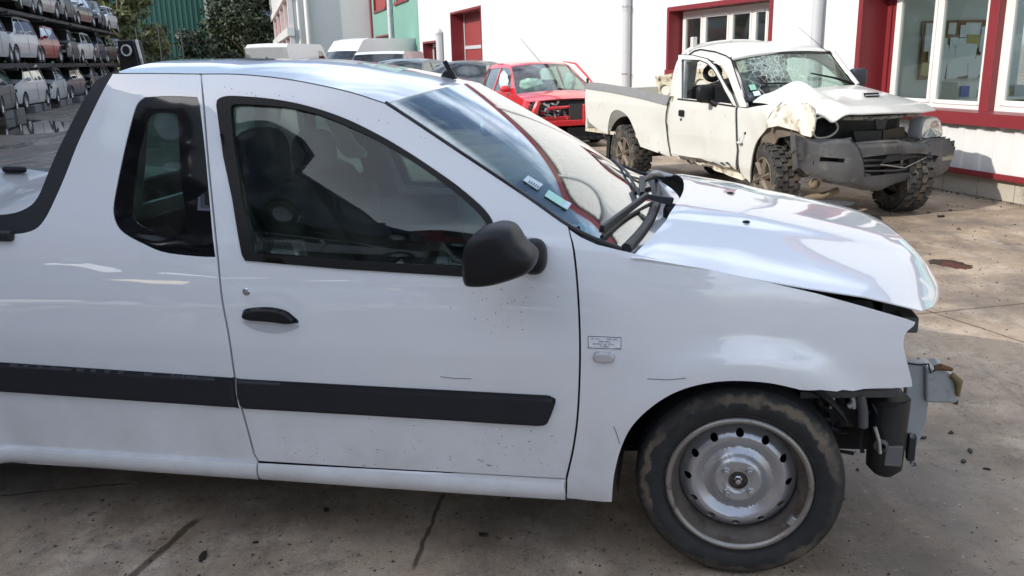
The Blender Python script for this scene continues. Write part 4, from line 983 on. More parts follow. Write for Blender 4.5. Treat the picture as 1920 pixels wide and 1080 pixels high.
# cab back wall
bw = MB(); bx = -2.12
bwp = panel('cab_back', [(.14, .45), (WD - .14, .45), (WD - .10, 1.02), (WD - .28, 1.56), (.28, 1.56), (.10, 1.02)], lambda y, z: (bx - .16 * max(0, 1.5 - z), y, z), M['paint'], truck, [[(.42, 1.10), (WD - .42, 1.10), (WD - .46, 1.46), (.46, 1.46)]], .08, .02, -1)
panel('window_glass', [(.41, 1.09), (WD - .41, 1.09), (WD - .45, 1.47), (.45, 1.47)], lambda y, z: (bx + .005 - .16 * max(0, 1.5 - z), y, z), M['glass'], bwp, (), .1, .004, -1)
# bed: floor, inner sides, tailgate, rear lamps
bd = MB(); bd.box(((REAR - 2.25) / 2, WD / 2, .56), (-2.25 - REAR, WD - .2, .03)); bd.build('load_bed_floor', M['grey_pl'], truck)
for yy in (.16, WD - .16): MB().box(((REAR - 2.3) / 2, yy, .80), (-2.3 - REAR, .05, .48)).build('bed_side_liner', M['cabin'], truck)
for yy in (.105, WD - .105): MB().box(((REAR - 2.4) / 2, yy, 1.055), (-2.4 - REAR, .17, .035)).build('bed_rail_cap', M['trim'], truck, bevel=.01)
MB().box((REAR, WD / 2, .72), (.05, WD - .12, .66)).build('tailgate', M['paint'], truck, bevel=.015)
for yy in (.07, WD - .07): MB().box((REAR - .015, yy, .84), (.07, .11, .34)).build('tail_lamp', M['red_paint'], truck, bevel=.01)
MB().box((REAR - .03, WD / 2, .38), (.12, WD - .1, .16)).build('rear_bumper', M['trim'], truck, bevel=.03)
# upright black panel with a ring, behind the roof's rear edge
spk = MB(); p0 = LG.px(243, 127, 1, 1.30); ang = .0
w_ = .052; hh_ = .125
def sp(a, b, c): return p0 + np.array([a, b, c])
bxp = [(-w_, -.02), (w_, -.02), (w_ * .7, hh_ * .95), (w_ * .5, hh_), (-w_ * .9, hh_)]
spk.prism(bxp, lambda a, b: p0 + [a, 0, b], (0, .07, 0)).build('rear_flap', M['black'], truck, bevel=.006)
rg = MB(); rg.lathe([(.020, -.004), (.026, -.004), (.026, .004), (.020, .004), (.020, -.004)], p0 + [.010, -.022, .078], 'y', 24).build('ring_vent', M['pipe'], truck, smooth=40)
MB().lathe([(0, -.001), (.020, -.001), (.020, .003)], p0 + [.010, -.021, .078], 'y', 20).build('ring_hole', M['void'], truck)
MB().tube([p0 + [w_ * .98, .03, -.02], p0 + [w_ * .98, .02, .04], p0 + [w_ * .72, .02, hh_]], .008, 6).build('flap_edge', M['alu'], truck)
# --- wheels of the white pick-up
def road_wheel(parent, c, out=-1, rad=.315, steel=True, full=True):
    """out = -1: the face points to -y"""
    o = out; cx, cy, cz = c
    Y = lambda d: cy + o * d               # d > 0 is outwards
    bar = MB().lathe([(.205, Y(-.09)), (.222, Y(-.088)), (.19, Y(-.05)), (.180, Y(0)), (.183, Y(.03)), (.196, Y(.055)), (.203, Y(.066)), (.206, Y(.078)), (.212, Y(.086)), (.219, Y(.084)), (.222, Y(.078)), (.215, Y(.07)), (.20, Y(.05)), (.195, Y(0)), (.21, Y(-.08))], (cx, 0, cz), 'y', 72)
    w = bar.build('wheel', M['rim_dirty'], parent, smooth=50)
    MB().lathe([(.203, Y(.0795)), (.2065, Y(.0865)), (.212, Y(.0895)), (.2185, Y(.0875)), (.2215, Y(.081))], (cx, 0, cz), 'y', 72).build('rim_flange', M['rim_edge'], w, smooth=60)
    pr = [(.214, .070), (.224, .079), (.229, .0825), (.232, .0818), (.240, .088), (.262, .0935), (.278, .0925), (.281, .0905), (.290, .087), (.301, .080), (.3095, .069), (.313, .058), (.3145, .044)]
    tread = []
    for yy in (.034, .012, -.012, -.034):
        tread += [(.315, yy + .006), (.315, yy + .0045), (.3085, yy + .003), (.3085, yy - .003), (.315, yy - .0045)]
    pr = pr + tread + [(.3145, -.044), (.313, -.058), (.3095, -.069), (.301, -.080), (.262, -.0935), (.232, -.082), (.214, -.07)]
    k = rad / .315
    MB().lathe([(a * k if a > .23 else a, Y(b)) for a, b in pr], (cx, 0, cz), 'y', 110).build('tyre', M['tyre_dusty'], w, smooth=38)
    if not full: return w
    fp = [(0, .020), (.036, .020), (.040, .024), (.066, .026), (.074, .020), (.085, .006), (.100, -.002), (.1035, -.003), (.105, -.006), (.107, -.002), (.112, .001), (.130, .012), (.142, .013), (.155, .006), (.168, -.010), (.176, -.018), (.181, -.030)]; fp = [(a, b + .030) for a, b in fp]
    fr0, fd0 = [q[0] for q in fp], [q[1] for q in fp]; fr = np.linspace(0, .182, 365); fd = np.interp(fr, fr0, fd0); kk_ = np.hanning(13); kk_ /= kk_.sum(); fd = np.convolve(np.pad(fd, 6, mode='edge'), kk_, 'valid')
    def face(x, z): return (cx + x, Y(float(np.interp(math.hypot(x, z), fr, fd))), cz + z)
    circ = lambda r_, n=48, c0=(0, 0): [(c0[0] + r_ * math.cos(2 * math.pi * i / n), c0[1] + r_ * math.sin(2 * math.pi * i / n)) for i in range(n)]
    holes = [circ(.0125, 14, (.1535 * math.cos(a), .1535 * math.sin(a))) for a in [math.radians(90 + 30 * i) for i in range(12)]] + [circ(.030, 24)]
    d = panel('wheel_disc', circ(.179, 72), face, M['rim'], w, holes, .0055, .004, 1 if o < 0 else -1)
    MB().lathe([(.175, Y(-.045)), (.05, Y(-.05)), (0, Y(-.05))], (cx, 0, cz), 'y', 40).build('brake_drum', M['dark'], w, smooth=40)
    hb = MB().lathe([(.031, Y(.048)), (.031, Y(.034)), (.022, Y(.033)), (.020, Y(.030)), (0, Y(.030))], (cx, 0, cz), 'y', 32)
    hb.build('hub', M['rim_dirty'], w, smooth=40)
    MB().lathe([(.0145, Y(.03)), (.0145, Y(.046)), (.010, Y(.050)), (.009, Y(.062)), (0, Y(.064))], (cx, 0, cz), 'y', 6).build('hub_nut', M['chrome'], w)
    for i in range(4):
        a = math.radians(50 + 90 * i); bx, bz = cx + .050 * math.cos(a), cz + .050 * math.sin(a)
        MB().lathe([(.0125, Y(.050)), (.0125, Y(.058)), (.0095, Y(.060)), (.0085, Y(.070)), (.005, Y(.072)), (0, Y(.071))], (bx, 0, bz), 'y', 12).build('wheel_bolt', M['alu'], w, smooth=30)
    MB().box((cx + .164, Y(.072), cz - .112), (.022, .02, .03), [[.8, 0, .6], [0, 1, 0], [-.6, 0, .8]]).build('balance_weight', M['alu'], w, bevel=.003)
    return w
# tyre: dried mud forms a ring on the shoulder
def tyre_mat():
    m, t, b = new_mat('dusty_tyre_rubber'); L = t.links.new; b.inputs['Roughness'].default_value = .78
    tc = _n(t, 'ShaderNodeTexCoord'); sp_ = _n(t, 'ShaderNodeSeparateXYZ'); L(tc.outputs['Object'], sp_.inputs[0])
    def mth(op, a, b_, c=None):
        q = _n(t, 'ShaderNodeMath', operation=op)
        for i, s_ in enumerate((a, b_)):
            if isinstance(s_, (int, float)): q.inputs[i].default_value = s_
            else: L(s_, q.inputs[i])
        return q.outputs[0]
    def rmp(s_, a, b_, lo=0, hi=1):
        q = _n(t, 'ShaderNodeMapRange'); L(s_, q.inputs[0]); q.inputs[1].default_value = a; q.inputs[2].default_value = b_; q.inputs[3].default_value = lo; q.inputs[4].default_value = hi; return q.outputs[0]
    dx = sp_.outputs[0]; dz = mth('SUBTRACT', sp_.outputs[2], .315)
    rr = mth('SQRT', mth('ADD', mth('MULTIPLY', dx, dx), mth('MULTIPLY', dz, dz)), 0)
    n1 = _n(t, 'ShaderNodeTexNoise'); n1.inputs['Scale'].default_value = 26; n1.inputs['Detail'].default_value = 6; L(tc.outputs['Object'], n1.inputs[0])
    n2 = _n(t, 'ShaderNodeTexNoise'); n2.inputs['Scale'].default_value = 5; n2.inputs['Detail'].default_value = 5; L(tc.outputs['Object'], n2.inputs[0])
    r2 = mth('ADD', rr, rmp(n1.outputs[0], .2, .8, -.020, .020))
    ring = mth('MULTIPLY', rmp(r2, .268, .276), rmp(r2, .290, .304, 1, 0))
    ring = mth('MULTIPLY', ring, rmp(n2.outputs[0], .36, .52, .12, .95))
    mx = _n(t, 'ShaderNodeMix', data_type='RGBA'); L(ring, mx.inputs[0]); mx.inputs[6].default_value = (.020, .020, .021, 1); mx.inputs[7].default_value = (.155, .125, .088, 1)
    m3 = _n(t, 'ShaderNodeMix', data_type='RGBA'); L(rmp(n1.outputs[0], .45, .75, 0, .35), m3.inputs[0]); L(mx.outputs[2], m3.inputs[6]); m3.inputs[7].default_value = (.06, .055, .05, 1)
    L(m3.outputs[2], b.inputs['Base Color'])
    # moulded ribs on the side wall
    wv = _n(t, 'ShaderNodeTexWave', wave_type='RINGS', rings_direction='Y'); wv.inputs['Scale'].default_value = 42
    mp = _n(t, 'ShaderNodeMapping'); mp.inputs['Location'].default_value = (0, 0, -.315); L(tc.outputs['Object'], mp.inputs[0]); L(mp.outputs[0], wv.inputs[0])
    bp = _n(t, 'ShaderNodeBump'); bp.inputs['Strength'].default_value = .25; bp.inputs['Distance'].default_value = .002; L(wv.outputs[0], bp.inputs['Height'])
    b2_ = _n(t, 'ShaderNodeBump'); b2_.inputs['Strength'].default_value = .3; b2_.inputs['Distance'].default_value = .003; L(n1.outputs[0], b2_.inputs['Height']); L(bp.outputs[0], b2_.inputs['Normal']); L(b2_.outputs[0], b.inputs['Normal'])
    return m
M['tyre_dusty'] = tyre_mat(); M['rim_edge'] = mat('worn_rim_edge', (.34, .32, .29), .4, metal=.7, var=.2, vscale=14, dirt=(.1, .07, .05), dscale=16, dpos=.55, damt=.8)
road_wheel(truck, (FLX, .118, FLZ), -1); road_wheel(truck, (FLX, WD - .118, FLZ), 1, full=False)
road_wheel(truck, (RX, .118, FLZ), -1); road_wheel(truck, (RX, WD - .118, FLZ), 1, full=False)
# --- inner arches, floor, bulkhead, engine bay
def arch_liner(cx, yin, yout, r_=.372, name='arch_liner', a0=-.1, a1=math.pi + .15):
    rows = [[(cx + r_ * math.cos(a), y, FLZ + r_ * math.sin(a)) for a in np.linspace(a0, a1, 24)] for y in (yout, yin)]
    rows.append([(cx + .05 * math.cos(a), yin, FLZ + .05 * math.sin(a) - .02) for a in np.linspace(a0, a1, 24)])
    v, f = loft(rows); n = len(v); MB().add(v, f).add([(a * 1.0, b, c + .006) for a, b, c in v], [q[::-1] for q in f]).build(name, M['void'], truck, smooth=50)
arch_liner(FLX, .34, .03, a0=.62); arch_liner(FLX, WD - .34, WD - .03, a0=.62); arch_liner(RX, .34, .05); arch_liner(RX, WD - .34, WD - .05)
MB().box(((-.42 + REAR) / 2, WD / 2, .26), (-.42 - REAR, WD - .40, .05)).build('underbody', M['void'], truck)
for yy in (.075, WD - .075): MB().box(((-.42 - 2.5) / 2, yy, .27), (2.08, .06, .06)).build('rocker_rail', M['void'], truck)
for yy in (.06, WD - .06):     # door trim panels inside
    s_ = 1 if yy < 1 else -1
    MB().box((-1.05, yy + s_ * .03, .66), (1.25, .03, .58)).build('door_card', M['cabin'], door if yy < 1 else door2)
    MB().box((-2.1, yy + s_ * .03, .66), (.75, .03, .64)).build('inner_trim', M['cabin'], truck)
MB().box((-.50, WD / 2, .62), (.04, WD - .16, .72)).build('bulkhead', M['void'], truck)
MB().box((-1.3, WD / 2, .34), (1.7, WD - .2, .04)).build('cabin_floor', M['seat'], truck)
MB().quad8([(-2.08, .2, .40), (-2.08, WD - .2, .40), (-1.95, WD - .2, .42), (-1.95, .2, .42)], [(-2.10, .12, 1.07), (-2.10, WD - .12, 1.07), (-2.06, WD - .12, 1.07), (-2.06, .12, 1.07)]).build('rear_trim', M['cabin'], truck)
# headlining
sheet(lambda u, v: (np.array(roof_fn(.03 + .94 * u, .03 + .94 * v)) + [0, 0, -.045]), 14, 12, .01, 'headlining', M['inner'], truck, down=(0, 0, .008))
# pillars inside (dark)
MB().tube([np.array(ws_fn(u, .035)) + [-.03, .0, -.03] for u in np.linspace(0, 1, 12)], .026, 8).build('pillar_cover', M['cabin'], truck, smooth=60)
MB().tube([np.array(ws_fn(u, .965)) + [-.03, .0, -.03] for u in np.linspace(0, 1, 12)], .026, 8).build('pillar_cover', M['cabin'], truck, smooth=60)
for yy in (.15, WD - .15): MB().tube([(-1.72, yy * 1 + (.11 if yy < 1 else -.11), 1.52), (-1.66, yy, 1.2), (-1.60, yy, .95)], [.04, .05, .05], 8).build('pillar_cover', M['cabin'], truck, smooth=60)
# dashboard with binnacle
dash = MB(); dp = [(-.93, .70), (-.90, .86), (-.82, .955), (-.62, .985), (-.40, 1.00), (-.36, .9), (-.45, .62), (-.85, .55)]
dash.prism(dp, lambda a, b: (a, .12, b), (0, WD - .24, 0)); dsh = dash.build('dashboard', M['cabin'], truck, bevel=.02)
MB().ellipsoid((-.72, 1.27, 1.00), (.14, .2, .055), 16, 8, .7).build('instrument_binnacle', M['cabin'], dsh, smooth=60)
sw = MB(); cpt = np.array([-.99, 1.27, .92]); na = np.array([-.80, 0, .6]); e1_ = np.array([0, 1, 0.]); e2_ = np.cross(na, e1_)
rgp = [cpt + .185 * (math.cos(a) * e1_ + math.sin(a) * e2_) for a in np.linspace(0, 2 * math.pi, 37)]
sw.tube(rgp, .014, 8); swo = sw.build('steering_wheel', M['black'], truck, smooth=60)
MB().ellipsoid(cpt + [.02, 0, -.01], (.05, .08, .06), 12, 8).tube([cpt - .17 * e1_, cpt, cpt + .17 * e1_], .014, 6).tube([cpt, cpt + np.array([.35, 0, -.22])], .03, 8).build('wheel_hub', M['black'], swo, smooth=60)
MB().ellipsoid(cpt + [-.07, -.02, .02], (.10, .17, .15), 14, 9, .8).build('airbag', M['airbag'], swo, smooth=70)
# crumpled pale blue cloth on the dashboard
def crumple(c, r, seed, name, m, par, amp=.25, n=40, k=22):
    rg_ = np.random.default_rng(seed); dirs = rg_.normal(size=(k, 3)); dirs /= np.linalg.norm(dirs, axis=1)[:, None]; fr_ = rg_.uniform(3, 9, k); ph = rg_.uniform(0, 6, k); v = []; f = []
    for i in range(n + 1):
        p_ = math.pi * (i / n - .5)
        for j in range(n):
            t_ = 2 * math.pi * j / n; d = np.array([math.cos(p_) * math.cos(t_), math.cos(p_) * math.sin(t_), math.sin(p_)])
            h = sum(abs(math.sin(fr_[q] * (d @ dirs[q]) + ph[q])) for q in range(k)) / k
            v.append(tuple(np.array(c) + np.array(r) * d * (1 - amp + amp * 3 * (h - .5))))
    for i in range(n):
        for j in range(n): f.append((i * n + j, i * n + (j + 1) % n, (i + 1) * n + (j + 1) % n, (i + 1) * n + j))
    return MB().add(v, f).build(name, m, par, smooth=70)
q = np.array(ws_fn(*ws_uv(1104, 408))) + [-.05, .02, -.075]; crumple(q, (.10, .13, .055), 3, 'airbag', mat('pale_blue_airbag_cloth', (.42, .68, .80), .8), truck)
# seats: near one and far one, backrest, cushion, headrest
def seat(yc, dx=0, hz=1.28):
    bk = [(-1.50, .62), (-1.62, 1.0), (-1.66, 1.12), (-1.60, 1.16), (-1.50, 1.12), (-1.42, 1.0), (-1.28, .68), (-1.30, .58)]
    s_ = MB().prism([(a + dx, b) for a, b in bk], lambda a, b: (a, yc - .23, b), (0, .46, 0)).build('seat', M['seat'], truck, bevel=.05)
    s_.modifiers['bevel'].segments = 4
    MB().prism([(-1.42 + dx, .50), (-1.38 + dx, .66), (-1.0 + dx, .68), (-.90 + dx, .62), (-.92 + dx, .48)], lambda a, b: (a, yc - .24, b), (0, .48, 0)).build('cushion', M['seat'], s_, bevel=.04)
    MB().ellipsoid((-1.60 + dx, yc, hz), (.080, .145, .115), 20, 12, .75).build('headrest', M['seat'], s_, smooth=70)
    MB().tube([(-1.60 + dx, yc - .05, 1.12), (-1.6 + dx, yc - .05, 1.24)], .006, 6).tube([(-1.6 + dx, yc + .05, 1.12), (-1.6 + dx, yc + .05, 1.24)], .006, 6).build('headrest_post', M['chrome'], s_)
seat(.47, -.09, 1.26); seat(1.27, -.24, 1.19)
# seat belt, hanging sun visor / curtain bag
p = MB().prism([tuple(LG.px(x, y, 1, 1.38)[[0, 2]]) for x, y in [(598, 206), (634, 216), (650, 240), (668, 268), (686, 284), (684, 297), (650, 296), (632, 280), (622, 250)]], lambda a, b: (a, 1.38, b), (0, .02, 0)); p.build('curtain_airbag', M['airbag'], truck, bevel=.006)
MB().tube([(-1.66, .16, 1.38), (-1.60, .18, 1.1), (-1.5, .25, .75)], .02, 6, .15).build('seat_belt', M['black'], truck)
# things lying on the near seat
def inside_thing(name, px_, py_, yl, build, label, cat):
    P = LG.px(px_, py_, 1, yl); W_ = LG.M.T @ P + LG.O; return W_
cardm = mat('pale_carton', (.62, .70, .72), .7)
P = LG.M.T @ np.array([-.98, .36, .69]) + LG.O
bx_ = MB().box((0, 0, .08), (.16, .12, .17)).build('carton', cardm, None, bevel=.004, label='small pale blue ribbed carton on the passenger seat of the foreground pickup', cat='carton'); bx_.location = Vector([float(q) for q in P]); bx_.rotation_euler = (0, .15, R(20))
for i in range(5): pass
P = LG.M.T @ np.array([-1.14, .40, .69]) + LG.O
bz = MB().prism([(-.11, 0), (.12, 0), (.10, .05), (.0, .13), (-.03, .22), (-.06, .20), (-.07, .08)], lambda a, b: (a, -.05, b), (0, .10, 0)).build('trim_piece', mat('beige_plastic', (.34, .34, .28), .6), None, bevel=.006, label='loose beige plastic trim piece lying on the passenger seat of the foreground pickup', cat='trim piece'); bz.location = Vector([float(q) for q in P]); bz.rotation_euler = (0, 0, R(-8))
# --- door mirror
mo = [LG.px(x, y, 1, -.15) for x, y in spl([(874, 522), (872, 495), (873, 470), (880, 450), (900, 430), (930, 419), (953, 420), (968, 430), (984, 455), (1004, 474), (1005, 492), (994, 507), (960, 521), (920, 531), (884, 532)], 3, True)]
mo = np.array([(a, c) for a, b, c in mo]); mc_ = mo.mean(0)
rows = []
for s_, y in ((.02, -.228), (.40, -.228), (.66, -.226), (.82, -.220), (.92, -.208), (.975, -.192), (1.0, -.168), (1.0, -.12), (.97, -.095), (.90, -.085), (.88, -.09), (.02, -.095)):
    rows.append([tuple([mc_[0] + (a - mc_[0]) * s_, y, mc_[1] + (c - mc_[1]) * s_]) for a, c in mo])
v, f = loft(rows, True); mir = MB().add(v, f).build('door_mirror', M['black'], door, smooth=50)
bp_ = LG.px(1003, 478, 1, side); 
mb_ = MB(); mb_.ellipsoid(bp_ + [.0, -.02, 0], (.040, .045, .054), 22, 12, .8); mb_.build('mirror_base', M['black'], mir, smooth=60)
MB().tube([bp_ + [-.02, -.03, -.005], bp_ + [-.06, -.08, -.012], bp_ + [-.10, -.12, -.012]], [.032, .030, .034], 12).build('mirror_arm', M['black'], mir, smooth=60)
# --- what the missing bumper lays bare
def lp(px_, py_, yl): return LG.px(px_, py_, 1, yl)
c0_ = lp(1668, 762, .20); c1_ = lp(1656, 884, .20)
cn = MB(); cn.tube([c0_ + [0, 0, .03], c0_, (c0_ + c1_) / 2 + [.0, 0, .0], c1_ + [0, 0, .02], c1_ + [-.003, 0, -.004]], [.058, .058, .056, .053, .030], 26)
can = cn.build('air_canister', M['dark'], truck, smooth=45)
MB().box((c0_ + c1_) / 2 + [.012, -.052, -.03], (.05, .012, .068)).build('canister_label', mat('grey_label', (.13, .13, .125), .6, var=.2), can, bevel=.004)
MB().tube([c0_ + [-.01, 0, .02], c0_ + [-.01, 0, .038]], [.06, .06], 26).build('canister_band', M['black'], can, smooth=40)
MB().box(lp(1708, 838, .20), (.022, .03, .085)).build('canister_bracket', M['dark'], can, bevel=.003)
for q in ((1710, 815), (1711, 868)): MB().lathe([(.009, -.012), (.009, .0), (0, .0)], lp(*q, .18), 'y', 6).build('bracket_bolt', M['alu'], can)
un = MB(); 
un.quad8([lp(1500, 735, .12), lp(1690, 732, .12), lp(1690, 746, .12), lp(1500, 748, .12)], [lp(1500, 735, .12) + [0, .35, 0], lp(1690, 732, .12) + [0, .35, 0], lp(1690, 746, .12) + [0, .35, 0], lp(1500, 748, .12) + [0, .35, 0]])
un.build('wing_stay', M['grey_pl'], truck, bevel=.004)
MB().prism([tuple(lp(x, y, .30)[[0, 2]]) for x, y in [(1500, 742), (1700, 744), (1690, 790), (1655, 830), (1620, 838), (1598, 795), (1560, 800), (1520, 775)]], lambda a, b: (a, .30, b), (0, .08, 0)).build('inner_wing', M['dark'], truck, bevel=.004)
MB().quad8([lp(1552, 800, .42), lp(1660, 803, .42), lp(1660, 845, .42), lp(1552, 842, .42)], [p_ + [0, .10, 0] for p_ in (lp(1552, 800, .42), lp(1660, 803, .42), lp(1660, 845, .42), lp(1552, 842, .42))]).build('subframe', M['void'], truck, bevel=.006)
MB().quad8([lp(1540, 776, .55), lp(1660, 780, .55), lp(1660, 792, .55), lp(1540, 788, .55)], [p_ + [0, .10, 0] for p_ in (lp(1540, 776, .55), lp(1660, 780, .55), lp(1660, 792, .55), lp(1540, 788, .55))]).build('subframe', M['void'], truck, bevel=.006)
for (a, b_, r_) in (((1562, 742), (1556, 765), .006), ((1597, 742), (1600, 765), .009), ((1600, 752), (1590, 762), .010), ((1640, 800), (1650, 850), .006), ((1612, 740), (1618, 800), .016)):
    MB().tube([lp(*a, .13), (lp(*a, .13) + lp(*b_, .13)) / 2 + [.004, .0, 0], lp(*b_, .13)], r_, 8).build('bracket_tab', M['alu'] if r_ < .011 else M['grey_pl'], truck, smooth=60)
MB().ellipsoid(lp(1537, 753, .14), (.016, .012, .016), 12, 8).build('bolt_head', M['dark'], truck)
MB().lathe([(.012, -.01), (.022, 0), (.012, .01)], lp(1652, 836, .14), 'y', 12).build('bolt_washer', M['grey_pl'], truck)
hs = MB(); rt_ = np.random.default_rng(6)
for i in range(16):
    a = lp(rt_.uniform(1530, 1640), rt_.uniform(745, 800), rt_.uniform(.16, .28)); b = a + rt_.normal(0, .05, 3) * [1, .4, 1]; hs.tube([a, (a + b) / 2 + rt_.normal(0, .015, 3), b], rt_.uniform(.003, .010), 6)
hs.build('hoses', M['black'], truck, smooth=50, kind='stuff')
# pale front panel and crumpled chassis horn
yl = .38
pf = [(1700, 679), (1738, 681), (1743, 700), (1742, 745), (1738, 790), (1722, 835), (1702, 858), (1698, 780)]
MB().prism([tuple(lp(x, y, yl)[[0, 2]]) for x, y in pf], lambda a, b: (a, yl, b), (0, .04, 0)).build('front_panel', M['grey_metal'], truck, bevel=.004)
hp = [(1735, 688), (1755, 694), (1772, 690), (1786, 705), (1800, 716), (1797, 738), (1795, 757), (1782, 757), (1736, 756)]
H3 = [lp(x, y, yl - .02) for x, y in hp]
hz_ = MB().prism([tuple(q[[0, 2]]) for q in H3], lambda a, b: (a, yl - .02, b), (0, .11, 0)).build('chassis_horn', M['grey_metal'], truck, bevel=.008)
MB().tube([lp(1752, 690, yl - .03), lp(1764, 688, yl - .03), lp(1786, 693, yl - .03)], [.008, .012, .006], 6).build('torn_edge', mat('rust', (.16, .08, .04), .9, var=.3), hz_)
MB().tube([lp(1784, 702, yl - .025), lp(1798, 716, yl - .03), lp(1796, 742, yl - .025)], [.010, .014, .006], 7).build('torn_edge', mat('brown_rubber', (.20, .15, .07), .8), hz_, smooth=60)
MB().tube([lp(1700, 681, yl - .01), lp(1726, 684, yl - .01), lp(1741, 682, yl - .01), lp(1745, 700, yl - .03), lp(1753, 694, yl - .03)], .003, 5).build('loose_wire', M['black'], hz_)
# engine bay: dark mass, slam panel, strut tops
MB().box((-.02, WD / 2, .68), (.84, WD - .50, .36)).build('engine_block', M['dark'], truck, bevel=.03)
MB().box((.44, WD / 2, .70), (.05, WD - .5, .44)).build('radiator', M['dark'], truck)
MB().box((.48, WD / 2, .80), (.05, WD - .36, .05)).build('slam_panel', M['grey_pl'], truck, bevel=.006)
for (x, y, z, r_) in ((.28, .30, .82, .05), (.36, .22, .80, .035), (.15, .28, .86, .05), (.40, .40, .82, .03)): MB().lathe([(r_, -.1), (r_, .0), (r_ * .8, .015), (0, .018)], (x, y, z), 'z', 16).build('reservoir', M['grey_metal'], truck, smooth=40)
MB().tube([(.1, .2, .84), (.25, .17, .80), (.42, .2, .72)], .018, 8).build('hose', M['void'], truck, smooth=60)
MB().tube([(.20, .13, .845), (.46, .16, .75)], .008, 6).build('wing_rail', M['grey_metal'], truck)
# bed load: pale bonnet panel lying in the bed, black bits on top
bl = LG.M.T @ np.array([0, 0, 0]) + LG.O
lb = empty('car_bonnet', bl, R(-11.35), 'loose pale grey car bonnet lying in the bed of the foreground pickup', 'car bonnet')
def lbf(u, v): return (-2.62 - .95 * u, .38 + 1.05 * v, .95 + .05 * math.sin(math.pi * v) + .15 * v + .02 * math.sin(7 * u))
sheet(lbf, 16, 16, .01, 'panel', mat('pale_grey_paint', (.25, .24, .24), .45, coat=.3, var=.12, vscale=3, dirt=(.2, .19, .19), dscale=2.2, dpos=.55, damt=.7), lb, down=(0, 0, -.012))
MB().tube([(-2.62, .40, .955), (-3.55, .40, .955)], .012, 6).build('stiffener', M['alu'], lb)
def loose(name, c, d, m, label, cat, rot=0, e=.02):
    o = MB().box((0, 0, d[2] / 2), d).build(name, m, None, bevel=e, label=label, cat=cat); o.location = Vector([float(q) for q in LG.M.T @ np.array(c) + LG.O]); o.rotation_euler = (0, .1, rot); return o
loose('wiper_motor', (-3.45, 1.3, 1.10), (.11, .06, .035), M['black'], 'black scrap part lying on the pale bonnet in the truck bed', 'scrap part', .5)
loose('bumper_strip', (-2.62, .13, 1.072), (.34, .05, .022), M['black'], 'black plastic strip along the near edge of the truck bed load', 'plastic strip', .02)
loose('bumper_bracket', (-2.66, .22, 1.075), (.09, .04, .02), M['alu'], 'small metal bracket beside the black strip in the truck bed', 'bracket', .3, .01)
